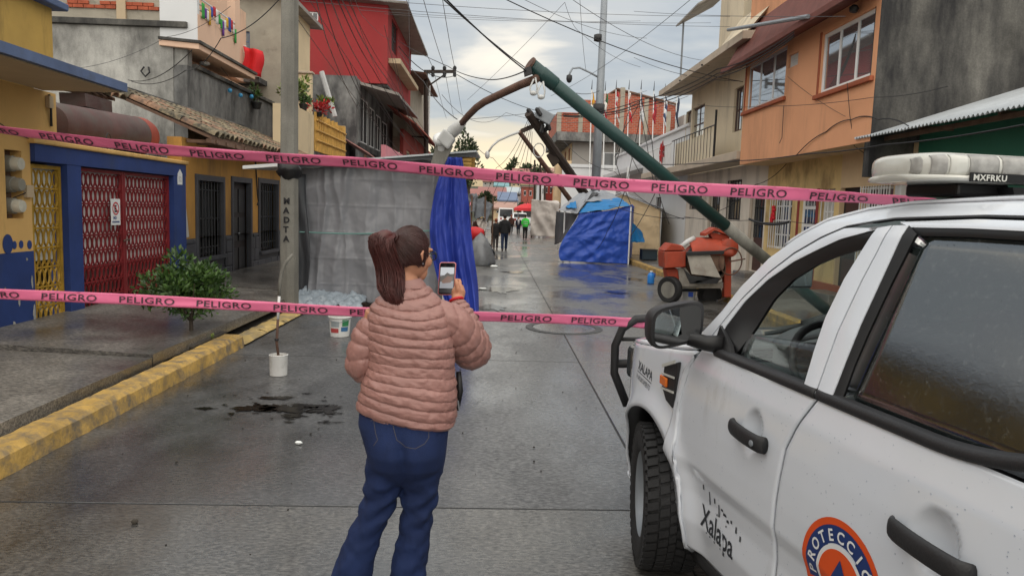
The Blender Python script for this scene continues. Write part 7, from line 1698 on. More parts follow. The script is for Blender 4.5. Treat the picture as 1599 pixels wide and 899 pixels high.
sw = MB().tube([swc+sx_*.185*math.cos(a)+sy_*.185*math.sin(a) for a in np.linspace(0, 2*PI, 33)[:-1]], .017, 8, False, True).build('steering_wheel', M['seal'], tk_, True)
MB().tube([swc-sx_*.18, swc+sx_*.18], .018, 6).tube([swc, swc-sy_*.18], .018, 6).ball(swc, .06, 10, 7).build('spokes', M['cabin'], sw, True)
for l in (-.48, -1.36):
    for (s0, zt) in ((.42, 1.30), (1.30, 1.22)):
        st_ = bevel(MB().obox(TW_(s0-.20, l, .80), TN*.25, TF*.26, (0, 0, .10)).build('seat', M['seat'], tk_), .06, 3)
        bevel(MB().obox(TW_(s0+.10, l, (zt+.78)/2+.05), TN*.24, TF*.07, Vector((0, 0, (zt-.74)/2))-TF*.06).build('backrest', M['seat'], st_), .05, 3)
        bevel(MB().obox(TW_(s0+.17, l, zt+.17), TN*.12, TF*.045, (0, 0, .08)).build('headrest', M['seat'], st_), .04, 3)
# rear view mirror inside
im = bevel(MB().obox(TW_(-.545, -.46, 1.545), TN*.105-TF*.02, TF*.015, (0, 0, .055)).build('rear_view_mirror', M['seal'], tk_), .02, 3)
MB().obox(TW_(-.525, -.46, 1.545), TN*.09-TF*.018, TF*.002, (0, 0, .042)).build('mirror_glass', M['mirror'], im)
MB().tube([TW_(-.55, -.46, 1.59), TW_(-.50, -.50, 1.68)], .012, 6).build('stalk', M['seal'], im)
# light bar
def sq(a, e): c_, s_ = math.cos(a), math.sin(a); return abs(c_)**e*(1 if c_ > 0 else -1), abs(s_)**e*(1 if s_ > 0 else -1)
def lbring(l, ds, sc, hz, z0): 
    return [TW_(sc+x*ds, l, z0+y*hz) for x, y in (sq(a, .55) for a in np.linspace(0, 2*PI, 25)[:-1])]
lb = MB().rings([lbring(-TW/2+q*(TW/2-.30), .19*e, .24, .048*e2_, 1.985) for q, e, e2_ in ((1.0, .35, .55), (.985, .55, .75), (.94, .82, .92), (.86, .97, 1), (.5, 1, 1), (0, 1, 1), (-.5, 1, 1), (-.86, .97, 1), (-.94, .82, .92), (-.985, .55, .75), (-1, .35, .55))]).build('light_bar', M['lens'], tk_, True)
MB().rings([lbring(-TW/2+q*(TW/2-.297), .195*e, .24, .013, 1.947) for q, e in ((1.0, .45), (.985, .62), (.94, .86), (.86, 1), (0, 1), (-.86, 1), (-.94, .86), (-.985, .62), (-1, .45))]).build('base_tray', M['lens'], lb, 50)
BE = [(1.0, .35, .55), (.985, .55, .75), (.94, .82, .92), (.86, .97, 1), (.5, 1, 1), (0, 1, 1)]
def bare(q): return interp(q, [b_[0] for b_ in BE][::-1], [b_[1] for b_ in BE][::-1]), interp(q, [b_[0] for b_ in BE][::-1], [b_[2] for b_ in BE][::-1])
for (qa, qb, mm_) in ((.995, .975, 'lensgrey'), (.955, .90, 'lensgrey'), (.89, .80, 'lens'), (.79, .62, 'lensgrey'), (.60, .30, 'lensgrey'), (.28, -.1, 'lensgrey')):
    def mfn(u, v):
        q = lerp(qa, qb, u); e, e2_ = bare(q); x, y = sq(lerp(-.55, .62, v), .55); return TW_(.24+x*.19*e*1.012, -TW/2+q*(TW/2-.30)+.0015, 1.985+y*.048*e2_*1.03)
    MB().shell(mfn, 12, 8, .002).build('lens_module', M[mm_], lb, True)
pl_ = MB().obox(TW_(.24+.199, -.52, 1.950), TN*.10, TF*.003, (0, 0, .014)).build('maker_plate', M['seal'], lb)
vs, fs = text_mb('MXFRKU', .026, .0008, 1.15, 1.1)
MB().add([TW_(.24+.2035, -.428-a, 1.9405+b) for a, b, c in vs], fs).build('lettering', M['lens'], pl_)
for l in (-.55, -TW+.55):
    ft = bevel(MB().obox(TW_(.24, l, 1.915), TN*.10, TF*.12, (0, 0, .022)).build('foot', M['seal'], lb), .01)
MB().prism([TW_(-.12, -.62, 1.80), TW_(.30, -.60, 1.925), TW_(.42, -.60, 1.925), TW_(.42, -.62, 1.875)], TN*-.5).build('mount_bracket', M['seal'], lb)
MB().tube([TW_(.62, -1.2, 1.87), TW_(.60, -1.2, 2.10)], .006, 6).build('antenna', M['lens'], tk_)
# lettering and emblem on the doors
def side_text(txt, s0, z0, size, m, par, bold=.0, sx=1.0, slope=0.0, spacing=1.0, shear=0.0, fit=None):
    vs, fs = text_mb(txt, size, bold, sx, spacing); 
    if fit: k = fit/(max(v[0] for v in vs)-min(v[0] for v in vs)); vs = [(v[0]*k, v[1], 0) for v in vs]
    out = []
    for a, b, c in vs: s = s0+a+shear*b; z = z0+b+slope*a; out.append(TW_(s, surf(s, z)+.0022, z))
    return MB().add(out, fs).build('lettering', M[m], par)
FT = .022
side_text('XALAPA', -1.195, .985, .066, 'decalk', fend, .0008, fit=.205, slope=-.10)
MB().add([TW_(s, surf(s, z)+.0024, z) for s, z in ((-1.20, .972), (-.995, .951), (-.995, .955), (-1.20, .976))], [(0, 1, 2, 3)]).build('rule_line', M['decalk'], fend)
side_text('H. AYUNTAMIENTO', -1.205, .935, .036, 'decalk', fend, 0, fit=.205, slope=-.10)
dfL = [o for o in tk_.children if o.name.startswith('front_door')][0]; drL = [o for o in tk_.children if o.name.startswith('rear_door')][0]
side_text('Xalapa', -.415, .468, .135, 'decalk', dfL, .002, fit=.285, slope=-.10)
mb = MB(); rq = random.Random(3)
for (s, z, w2, h2) in [(-.40, .640, .006, .012), (-.345, .612, .005, .03), (-.30, .618, .006, .012), (-.262, .59, .005, .028), (-.236, .604, .010, .005), (-.215, .592, .014, .006), (-.19, .575, .010, .006), (-.16, .586, .007, .007), (-.12, .57, .006, .014), (-.085, .55, .006, .012), (-.28, .565, .005, .005), (-.20, .55, .004, .004), (-.36, .452, .004, .004), (-.33, .447, .006, .004), (-.29, .442, .005, .006), (-.24, .436, .004, .004), (-.21, .43, .003, .004)]:
    mb.add([TW_(a, surf(a, b)+.0022, b) for a, b in ((s-w2, z-h2), (s+w2, z-h2*.9), (s+w2*.8, z+h2), (s-w2*.8, z+h2*.9))], [(0, 1, 2, 3)])
mb.build('logo_marks', M['decalk'], dfL, None, kind='stuff')
EC = (.552, .700)
def ering(r0_, r1_, lift, m, n=56, nm='emblem_ring'):
    pts = []; fs = []
    for k in range(n):
        a = 2*PI*k/n
        for r in (r0_, r1_): s, z = EC[0]+r*math.cos(a), EC[1]+r*math.sin(a); pts.append(TW_(s, surf(s, z)+lift, z))
    for k in range(n): fs.append((2*k, 2*k+1, 2*((k+1) % n)+1, 2*((k+1) % n)))
    return MB().add(pts, fs).build(nm, M[m], drL, True)
ering(.001, .198, .0016, 'decalo'); ering(.001, .176, .0022, 'decalb'); ering(.001, .118, .0028, 'decalw'); ering(.001, .104, .0034, 'decalo', nm='emblem_disc')
MB().grid(lambda u, v: (lambda a, b: TW_(EC[0]+a, surf(EC[0]+a, EC[1]+b)+.0042, EC[1]+b))((2*u-1)*.070*(1-v), lerp(-.045, .078, v)), 10, 12).build('emblem_triangle', M['decalb'], drL)
def arctext(txt, R, a0, a1, size, flip=False):
    out = MB(); n = len(txt)
    for i, ch in enumerate(txt):
        if ch == ' ': continue
        vs, fs = text_mb(ch, size, .0012); xs = [v[0] for v in vs]; xc = (min(xs)+max(xs))/2; a = lerp(a0, a1, (i+.5)/n)
        er = (math.cos(a), math.sin(a)); et = (math.sin(a), -math.cos(a)) if not flip else (-math.sin(a), math.cos(a))
        ev = er if not flip else (-er[0], -er[1]); P = []
        for x, y, _ in vs:
            s = EC[0]+er[0]*R+et[0]*(x-xc)+ev[0]*y; z = EC[1]+er[1]*R+et[1]*(x-xc)+ev[1]*y; P.append(TW_(s, surf(s, z)+.0032, z))
        out.add(P, fs)
    return out.build('lettering', M['decalw'], drL)
arctext('PROTECCIÓN', .1285, math.radians(196), math.radians(8), .050)
arctext('CIVIL', .165, math.radians(232), math.radians(308), .050, True)
# rain drops on the doors and glass
mb = MB(); rq = random.Random(5)
def drop(s, z, r, lift=0.0):
    l = surf(s, z)+lift; c = TW_(s, l, z); R = []
    for (k, h_) in ((1, 0), (.75, .30), (.35, .45)):
        R.append([c+(-TF)*(r*k*math.cos(a))+Vector((0, 0, r*k*1.15*math.sin(a)))+TN*(r*h_) for a in np.linspace(0, 2*PI, 7)[:-1]])
    mb.rings(R)
for i in range(700):
    s = rq.uniform(-.6, 1.2); z = rq.uniform(.5, 1.2)**1.0
    if math.hypot((s+.03)/.12, (z-1)/.1) < 1 or math.hypot((s-.9)/.15, (z-.98)/.1) < 1: continue
    drop(s, z, rq.choice((.0012, .0015, .002, .003)))
mb.build('rain_drops', glassmat('rain water', (.95, .97, 1), .95, .0), tk_, True, kind='stuff')
mb = MB()
for i in range(260):
    v = rq.random(); z = lerp(1.25, 1.75, v); s = lerp(.43, 1.2, rq.random()); drop(s, z, rq.choice((.0012, .0015, .002, .003)), -.0165)
mb.build('rain_drops', glassmat('water beads', (.8, .84, .84), .85, .0), tk_, True, kind='stuff')
# ================================================================== WOMAN WITH PHONE
M['skin'] = mat('skin', hexc('#b98468'), .55, .06, 8, .05, 120, spec=.35)
M['hair'] = mat('dark brown hair', hexc('#3a1f1c'), .38, .3, 20, .3, 160, spec=.5)
M['ponytail'] = mat('reddish brown hair', hexc('#4c2320'), .36, .35, 25, spec=.5)
M['jacket'] = mat('dusty pink quilted nylon', hexc('#987069'), .40, .10, 4, .25, 90, spec=.45, bdist=.006)
M['denim'] = mat('dark blue denim', hexc('#172850'), .85, .22, 7, .3, 300, fine=.15)
M['phone'] = mat('phone case', hexc('#c0787a'), .4, .05)
YW = 3.30
FL_ = thing('person', 'woman in dusty pink quilted jacket and jeans with a long ponytail, filming the street', 'person', (-.38, YW, 0))
def wp(px, py, d=0.0): return aty(px, py, YW+d)
def fuse(o, vox, smooth=6):
    m = o.modifiers.new('fuse', 'REMESH'); m.mode = 'VOXEL'; m.voxel_size = vox; m.use_smooth_shade = True
    if smooth: s_ = o.modifiers.new('relax', 'SMOOTH'); s_.iterations = smooth; s_.factor = .5
    return o
FY = math.radians(42)
HF = Vector((math.sin(FY), math.cos(FY), -.06)).normalized(); HU = Vector((0, 0, 1)); HR = HF.cross(HU).normalized(); HU = HR.cross(HF)
HC = wp(640, 398, .03)
def hp_(f, r, u): return HC + HF*f + HR*r + HU*u
def hr_(d):                                             # skull and face: d is a unit direction in head axes (front, right, up)
    f, r, u = d.dot(HF), d.dot(HR), d.dot(HU)
    rad = 1.0/math.sqrt((f/.098)**2+(r/.076)**2+(u/.118)**2)
    if f > 0: rad *= 1+.05*max(0, -u)*f - .05*max(0, u)*f
    return rad
bd = MB()
n, m = 40, 28; R = []
for j in range(m+1):
    th = PI*(j+.02)/(m+.04); ring = []
    for k in range(n):
        d = HF*math.sin(th)*math.cos(2*PI*k/n)+HR*math.sin(th)*math.sin(2*PI*k/n)-HU*math.cos(th); ring.append(HC+d*hr_(d))
    R.append(ring)
bd.rings(R)
bd.ball(hp_(.055, 0, -.075), (.045, .045, .045), 12, 8)                     # jaw and chin
bd.ball(hp_(.078, 0, -.095), (.022, .022, .02), 10, 7)
bd.tube([hp_(.092, 0, .02), hp_(.104, 0, -.005), hp_(.116, 0, -.028), hp_(.098, 0, -.036)], [.008, .011, .014, .010], 8)   # nose
for sg in (-1, 1):
    bd.ball(hp_(.06, .040*sg, -.025), (.032, .032, .03), 10, 7)            # cheeks
    bd.ball(hp_(.088, .030*sg, .028), (.020, .020, .009), 10, 6)           # brow
    bd.tube([hp_(.002, .076*sg, -.028), hp_(-.004, .083*sg, -.012), hp_(-.010, .086*sg, .008), hp_(-.002, .084*sg, .022), hp_(.010, .079*sg, .018)], [.008, .009, .010, .009, .006], 8)   # ear
    bd.ball(hp_(.006, .075*sg, -.008), (.014, .012, .022), 8, 6)
bd.tube([hp_(.098, -.018, -.056), hp_(.103, 0, -.055), hp_(.098, .018, -.056)], [.005, .008, .005], 8); bd.tube([hp_(.097, -.014, -.066), hp_(.101, 0, -.067), hp_(.097, .014, -.066)], [.005, .008, .005], 8)
nb_ = wp(644, 462, .0)
bd.tube([hp_(-.02, 0, -.06), hp_(-.03, 0, -.10), nb_, nb_-Vector((0, 0, .06))], [.052, .055, .062, .075], 18)
# torso, limbs inside the clothes
ctr = lambda px, py, d=0: wp(px, py, d)
bd.rings([[ctr(cx, py)+Vector((a*math.cos(q), b*math.sin(q), 0)) for q in np.linspace(0, 2*PI, 25)[:-1]] for py, cx, a, b in ((462, 642, .10, .07), (490, 640, .17, .11), (540, 642, .175, .12), (600, 640, .17, .125), (660, 634, .17, .115), (715, 632, .16, .11), (740, 632, .11, .07))])
SH, EL, WR = wp(686, 486, .0), wp(733, 541, .17), wp(713, 470, .27)
bd.tube([SH, SH.lerp(EL, .5), EL], [.06, .05, .042], 12); bd.tube([EL, EL.lerp(WR, .4), WR], [.042, .04, .026], 12)
SL, ELl, WL = wp(591, 488), wp(567, 566, .02), wp(612, 600, .22)
bd.tube([SL, ELl], [.06, .042], 12); bd.tube([ELl, WL], [.042, .027], 12)
# right hand round the phone
PHc = wp(698, 435, .335); 
PX = Vector((1, -.10, .03)).normalized(); PZ = Vector((.03, .16, 1)).normalized(); PY = PX.cross(PZ).normalized()
if PY.y < 0: PY = -PY
def ph(x, y, z): return PHc + PX*x + PY*y + PZ*z
KN = ph(.052, .012, -.045)
bd.tube([WR, ph(.060, .0, -.098), ph(.060, .008, -.065), ph(.056, .022, -.035)], [.026, .031, .036, .026], 14)
bd.ball(ph(.060, .008, -.066), (.030, .026, .042), 12, 9)
for i, (z0, L) in enumerate(((-.012, 1.0), (-.032, 1.06), (-.052, 1.0), (-.070, .82))):
    k0 = ph(.062, .022, z0-.004); k1 = ph(.058, .040, z0+.006); k2 = ph(.030-.0*L, .036, z0+.010); k3 = ph(.030-.048*L, .017, z0+.010)
    bd.tube([ph(.062, .006, z0-.02), k0, k1, k2, k3], [.0105, .0105, .0098, .009, .0078], 9)
bd.tube([ph(.064, -.008, -.080), ph(.062, -.020, -.052), ph(.054, -.022, -.024), ph(.046, -.016, -.006)], [.015, .013, .011, .0088], 10)
# left hand, holding the jacket front out of sight
bd.ball(WL+Vector((.05, .02, .01)), (.05, .03, .035), 12, 8)
for i in range(4): q = WL+Vector((.085, .01+.0*i, .028-.019*i)); bd.tube([q, q+Vector((.032, -.008, -.004)), q+Vector((.045, -.025, -.008))], [.009, .0085, .0075], 8)
bd.tube([WL+Vector((.05, 0, .035)), WL+Vector((.075, -.012, .05)), WL+Vector((.095, -.015, .045))], [.012, .010, .008], 8)
LEG = {-1: [(700, 606, .055, .07), (730, 603, .05, .06), (765, 597, .048, .055), (826, 574, .045, .05), (880, 554, .042, .048), (925, 545, .036, .042), (942, 543, .036, .042)], 1: [(700, 662, .055, .07), (730, 660, .05, .06), (765, 656, .048, .055), (826, 648, .045, .05), (880, 640, .042, .048), (925, 636, .036, .042), (940, 635, .036, .042)]}
for sg in (-1, 1): bd.rings([[ctr(cx, py)+Vector((a*math.cos(q), b*math.sin(q), 0)) for q in np.linspace(0, 2*PI, 17)[:-1]] for py, cx, a, b in LEG[sg]])
body = bd.build('body', M['skin'], FL_, True); fuse(body, .0042, 3)
# eyes
for sg in (-1, 1):
    e_ = MB().ball(hp_(.082, .031*sg, .006), .012, 12, 8).build('eye', mat('eye white', (.7, .68, .65), .2), FL_, True)
    MB().ball(hp_(.0925, .032*sg, .006), .0055, 8, 6).build('iris', M['hair'], e_, True)
# hair
hb = MB(); n, m = 64, 40; R = []
for j in range(m+1):
    th = PI*(j+.02)/(m+.04); ring = []
    for k in range(n):
        d = HF*math.sin(th)*math.cos(2*PI*k/n)+HR*math.sin(th)*math.sin(2*PI*k/n)-HU*math.cos(th); f, r, u = d.dot(HF), d.dot(HR), d.dot(HU)
        cov = max(0, min(1, ((.42-f)+.95*max(0, u-.15))*6)); low = max(0, min(1, (u+.58+.25*max(0, f))*6)); c_ = cov*low
        # strands combed back towards the ponytail root
        a = math.atan2(r, u*.8-.35+.0*f); g_ = .0016*math.sin(a*60)+.0022*fbm(a*6, f*2, 2)
        ring.append(HC+d*(hr_(d)*(1-.10*(1-c_))+c_*(.012+g_)))
    R.append(ring)
hair = hb.rings(R).build('hair', M['hair'], FL_, True)
PR0 = hp_(-.088, -.006, .072)
hs = MB(); rq = random.Random(4); root_d = (PR0-HC).normalized()
for i in range(520):
    # comb lines from the hairline round to the ponytail root, lying on the hair
    th = rq.uniform(0, 2*PI); q = rq.uniform(.55, 1.0)
    st_d = (HF*(.30*math.cos(th)*0+.34-.75*max(0, -math.sin(th))) + HR*math.cos(th)*.8 + HU*(math.sin(th)*.75)).normalized()
    if st_d.dot(HU) < -.55: st_d = (st_d+HU*.25-HF*.3).normalized()
    path = []
    for k in range(9):
        t = k/8; d = st_d.lerp(root_d, t).normalized(); jit = .0016*math.sin(k*1.3+i)
        path.append(HC+d*(hr_(d)+.0125+jit+.004*t))
    hs.tube(path, [.0008]+[.0019]*7+[.0012], 3, False)
hs.build('strands', M['hair'], hair, True, kind='stuff')
ptl = [PR0, hp_(-.135, -.012, .082), hp_(-.158, -.015, .045), wp(609, 420, -.05), wp(611, 450, -.07), wp(619, 472, -.08), wp(624, 490, -.075)]
def bez(P, t):
    k = t*(len(P)-1); i = min(int(k), len(P)-2); f_ = k-i; p0, p1, p2, p3 = P[max(i-1, 0)], P[i], P[i+1], P[min(i+2, len(P)-1)]
    return .5*((2*p1)+(p2-p0)*f_+(2*p0-5*p1+4*p2-p3)*f_*f_+(3*p1-p0-3*p2+p3)*f_**3)
wid = lambda t: interp(t, [0, .12, .3, .5, .68, .82, .93, 1], [.018, .034, .052, .060, .056, .042, .024, .006])
core = MB().tube([bez(ptl, t) for t in np.linspace(0, .97, 26)], [wid(t)*.66 for t in np.linspace(0, .97, 26)], 16); pt_ = core.build('ponytail', M['ponytail'], FL_, True)
sm = MB(); rq = random.Random(9)
for i in range(520):
    a0 = rq.uniform(0, 2*PI); rr = math.sqrt(rq.uniform(.38, 1.15)); ph0 = rq.uniform(0, 6); t1 = rq.uniform(.80, 1.0); tw = rq.uniform(-.5, .5)
    sm.tube([bez(ptl, t)+Vector((math.cos(a0+tw*t), .75*math.sin(a0+tw*t), .25*math.sin(a0*2)))*wid(t)*rr*(1+.05*math.sin(ph0+t*7)) for t in np.linspace(.02, t1, 13)], [.0019]*11+[.0014, .0006], 3)
sm.build('strands', M['ponytail'], pt_, True, kind='stuff')
MB().tube([PR0+(HR*math.cos(a)+(HU*.85+HF*.3)*math.sin(a))*.022+(-HF*.012) for a in np.linspace(0, 2*PI, 17)[:-1]], .009, 6, False, True).build('hair_tie', M['hair'], pt_, True)
# glasses
gm = mat('dark spectacle frame', (.02, .03, .03), .3); gl_ = MB()
for sg in (-1, 1):
    gl_.tube([hp_(.112-.006*abs(math.cos(a)), .034*sg+.027*math.cos(a), .002+.021*math.sin(a)) for a in np.linspace(0, 2*PI, 21)[:-1]], .0026, 6, False, True)
    gl_.tube([hp_(.106, .061*sg, .012), hp_(.06, .078*sg, .012), hp_(.0, .085*sg, .010), hp_(-.012, .086*sg, -.004)], .003, 6)
gl_.tube([hp_(.112, -.008, .008), hp_(.117, 0, .011), hp_(.112, .008, .008)], .0026, 6)
go_ = gl_.build('glasses', gm, FL_, True)
for sg in (-1, 1): MB().prism([hp_(.110, .034*sg+.025*math.cos(a), .002+.019*math.sin(a)) for a in np.linspace(0, 2*PI, 17)[:-1]], HF*.001).build('lens', M['glassw'], go_)
MB().ball(hp_(.004, .086, -.034), .0035, 8, 6).build('earring', M['greysteel'], FL_, True)
# ---- jacket: torso with horizontal quilting, sleeves quilted across, stand collar
def puff(ph_): q = abs(math.sin(PI*ph_)); return q**.36
rows = [(650, 557, 711), (640, 558, 713), (620, 562, 715), (590, 567, 716.5), (560, 571, 715), (530, 573, 710), (500, 575, 704), (480, 579, 698), (468, 588, 690), (460, 600, 682), (453, 616, 674), (447, 629, 669)]
rz = [r[0] for r in rows][::-1]; rL = [r[1] for r in rows][::-1]; rR = [r[2] for r in rows][::-1]
jk = MB(); NV, NA = 330, 170; RG = []
for j in range(NV+1):
    py = lerp(652, 447, j/NV); L_, R_ = interp(py, rz, rL), interp(py, rz, rR); cx = (L_+R_)/2; a = (R_-L_)/2*YW/FPX
    t = (652-py)/205; c = wp(cx, py); b = interp(t, [0, .25, .5, .78, .9, 1], [.165, .168, .155, .135, .10, .068]); ring = []
    for k in range(NA):
        q = 2*PI*k/NA; cx_, sy = math.cos(q), math.sin(q); e = .86
        x = a*abs(cx_)**e*(1 if cx_ > 0 else -1); y = b*abs(sy)**e*(1 if sy > 0 else -1)
        tilt = -.058*(x/.22)*(1-t)**1.5*.6                                     # hem hangs lower on the right
        smile = .030*(1-(x/max(a, .05))**2)*max(0, (t-.45))*1.6
        zz_ = c.z+tilt
        phs = (zz_+smile+.012*fbm(x*4+2, t*5, y*3)-tilt*1.3)/.0445+.2
        # finer, crowded puffs at the waist
        amp = .0125*(1-.45*math.exp(-((t-.38)/.12)**2)); pf = puff(phs); an = k/NA*9; wr = .0035*fbm(x*13, zz_*24+x*9, y*13)+.0028*fbm(x*34+zz_*22, zz_*30-x*14, y*20) + (1-pf)*.0075*mnoise.noise(Vector((an*7, math.floor(phs+.5)*3.7, 1.0))) + .0022*mnoise.noise(Vector((an*11, zz_*26, 4.0)))
        seam = .004*math.exp(-((x-.02)/.006)**2)*(y < 0)*(t < .5)
        r = amp*(pf-.7)+wr-seam
        nrm = Vector((x/(a*a+1e-4), y/(b*b+1e-4), 0)).normalized()
        wst = -.014*math.exp(-((t-.40)/.14)**2)
        hemin = -.012*max(0, 1-t/.02)
        ring.append(Vector((c.x+x, c.y+y, zz_))+nrm*(r+wst+hemin))
    RG.append(ring)
jk.rings(RG)
def sleeve(P, rad, seed, pitch=.046, NA=84, NV=170, sq_=1.0, tiltv=Vector((0, 0, 0))):
    Rg = []; Ls = sum((P[i+1]-P[i]).length for i in range(len(P)-1)); ref = None
    for j in range(NV+1):
        t = j/NV; p = bez(P, t); d = (bez(P, min(1, t+.01))-bez(P, max(0, t-.01))).normalized()
        if ref is None: ref = Vector((0, -1, 0))
        a_ = d.cross(ref).normalized(); b_ = a_.cross(d); ref = b_
        ring = []
        for k in range(NA):
            q = 2*PI*k/NA; dirv = a_*math.cos(q)+b_*math.sin(q); s = t*Ls + tiltv.dot(dirv)
            phs = s/pitch+.1+.12*fbm(dirv.x*1.5+seed, dirv.y*1.5, t*4); r0_ = interp(t, [x[0] for x in rad], [x[1] for x in rad])
            pf = puff(phs); wr = .0035*fbm(dirv.x*2.5+seed, s*24, dirv.z*2.5)+.0028*fbm(dirv.x*6+s*20, s*45, dirv.y*6+seed) + (1-pf)*.0075*mnoise.noise(Vector((k/NA*38, math.floor(phs+.5)*3.7, seed))) + .002*mnoise.noise(Vector((k/NA*50, s*24, seed)))
            ring.append(p+dirv*(r0_+.012*(pf-.7)+wr))
        Rg.append(ring)
    return Rg
MR = SH+Vector((-.055, .0, -.005))
jk.rings(sleeve([MR, SH.lerp(EL, .35)+Vector((.0, -.025, .012)), SH.lerp(EL, .75)+Vector((.01, -.02, -.006)), EL+Vector((.012, .0, -.012)), EL.lerp(WR, .35)+Vector((.010, 0, 0)), EL.lerp(WR, .72), EL.lerp(WR, .97)], [(0, .066), (.12, .082), (.25, .094), (.42, .096), (.55, .090), (.7, .074), (.88, .054), (.96, .044), (1, .036)], 3.1, NV=220, tiltv=Vector((-.02, 0, .03))))
jk.rings(sleeve([SL+Vector((.05, 0, -.005)), SL.lerp(ELl, .4)+Vector((.004, 0, .0)), ELl+Vector((0, 0, 0)), ELl.lerp(WL, .5), WL], [(0, .062), (.15, .075), (.3, .082), (.55, .076), (.8, .058), (1, .045)], 7.7, tiltv=Vector((.02, 0, .02))))
# collar
RGc = []
for j in range(26):
    t = j/25; c = nb_.lerp(hp_(-.028, 0, -.100), t*.9)+Vector((.004, 0, -.004)); rr = lerp(.086, .066, t)
    RGc.append([c+Vector((rr*1.02*math.cos(q), rr*.95*math.sin(q)*(1.0), .012*math.cos(q)))*(1+.045*(puff(t*2.0)-.6)+.02*fbm(math.cos(q)*2, math.sin(q)*2, t*4)) for q in np.linspace(0, 2*PI, 49)[:-1]])
jk.rings(RGc, False)
jo = jk.build('jacket', M['jacket'], FL_, True)
zp = MB().tube([wp(716, 580, .06), wp(718, 610, .05), wp(714, 640, .045)], [.012, .016, .010], 8).build('jacket_front_edge', M['seal'], FL_, True)
MB().tube([wp(715, 625, -.0), wp(717, 640, -.0)], .004, 5).build('zip_pull', M['greysteel'], zp)
# ---- jeans
jn = MB(); NA = 56
RG = []
for py, L_, R_, b, cy in ((640, 561, 704, .150, 0), (660, 559, 703, .158, -.005), (680, 566, 701, .168, -.012), (700, 572, 699, .172, -.014), (722, 577, 696, .150, -.008), (738, 590, 682, .115, 0), (752, 606, 664, .06, .0)):
    cx = (L_+R_)/2; a = (R_-L_)/2*YW/FPX; c = wp(cx, py)
    RG.append([c+Vector((a*abs(math.cos(q))**.85*(1 if math.cos(q) > 0 else -1), cy+b*abs(math.sin(q))**.9*(1 if math.sin(q) > 0 else -1)*(1-.22*math.exp(-(math.cos(q)/.10)**2)*(math.sin(q) < 0)*max(0, min(1, (py-650)/40))), 0)) for q in np.linspace(0, 2*PI, NA+1)[:-1]])
jn.rings(RG)
for sg, rowsL in ((-1, [(700, 606, 67, .125), (730, 603, 63, .108), (765, 598, 59, .086), (795, 588, 55, .074), (826, 573, 54, .072), (858, 561, 59, .078), (890, 550, 66, .088), (915, 544, 70, .094), (934, 541, 73, .098)]), (1, [(700, 663, 68, .125), (730, 660, 64, .108), (765, 657, 57, .086), (795, 652.5, 53, .074), (826, 648.5, 53, .072), (858, 643, 55, .076), (890, 638, 59, .084), (915, 635, 63, .09), (934, 633, 66, .094)])):
    ys = [r[0] for r in rowsL]; RG = []
    for j in range(90):
        py = lerp(700, 934, j/89); cx = interp(py, ys, [r[1] for r in rowsL]); w_ = interp(py, ys, [r[2] for r in rowsL])/2*YW/FPX; b = interp(py, ys, [r[3] for r in rowsL]); c = wp(cx, py)
        RG.append([c+Vector((w_*math.cos(q), b*math.sin(q), 0))*(1)+Vector((math.cos(q), math.sin(q), 0))*(.010*fbm(math.cos(q)*1.2+sg*3, math.sin(q)*1.2, py*.045)+.009*math.sin(py*.19+math.cos(q)*3+sg+math.sin(q)*2)*math.exp(-((py-785)/40)**2)+.007*math.sin(py*.12-math.cos(q)*4*sg)*math.exp(-((py-720)/30)**2)+.008*fbm(math.cos(q)*3+sg, math.sin(q)*3, py*.09)+.006*math.sin(py*.22+q)*math.exp(-((py-915)/22)**2)) for q in np.linspace(0, 2*PI, 41)[:-1]])
    jn.rings(RG)
jn_o = jn.build('jeans', M['denim'], FL_, True); fuse(jn_o, .008, 10)
stm = mat('tan stitching', hexc('#5a5450'), .8)
def onjeans(pts, nm, r=.0011):
    o = MB()
    for p in pts: o.tube([Vector(q) for q in p], r, 4)
    o = o.build(nm, stm, FL_); sw = o.modifiers.new('wrap', 'SHRINKWRAP'); sw.target = jn_o; sw.wrap_mode = 'ABOVE_SURFACE'; sw.offset = .001; sw.wrap_method = 'PROJECT'; sw.use_project_y = True; sw.use_positive_direction = True; sw.use_negative_direction = True; return o
def pxs(L): 
    out = []
    for (a, b), (c, d) in zip(L, L[1:]):
        out += [wp(lerp(a, c, t), lerp(b, d, t), -.19) for t in np.linspace(0, 1, 8)[:-1]]
    return out + [wp(*L[-1], -.19)]
onjeans([pxs([(611, 657), (613, 672), (618, 690), (632, 700), (648, 702), (662, 696), (668, 688), (667, 664)])], 'pocket_stitching')
onjeans([pxs([(579, 657), (584, 680), (588, 690), (581, 700)])], 'pocket_stitching')
shm = mat('dark shoe', (.03, .028, .028), .5)
for px, py, yw in ((543, 944, -.15), (634, 944, .12)):
    b = wp(px, py); b.z = 0
    MB().rings([[b+Vector((math.sin(yw)*f_+wd*math.cos(q)*math.cos(yw), math.cos(yw)*f_+.0, max(0.002, h_*.5+h_*.5*math.sin(q)))) for q in np.linspace(0, 2*PI, 15)[:-1]] for f_, wd, h_ in ((-.10, .02, .05), (-.085, .036, .085), (-.02, .040, .10), (.06, .045, .07), (.12, .045, .055), (.16, .03, .04), (.175, .01, .02))]).build('shoe', shm, FL_, True)
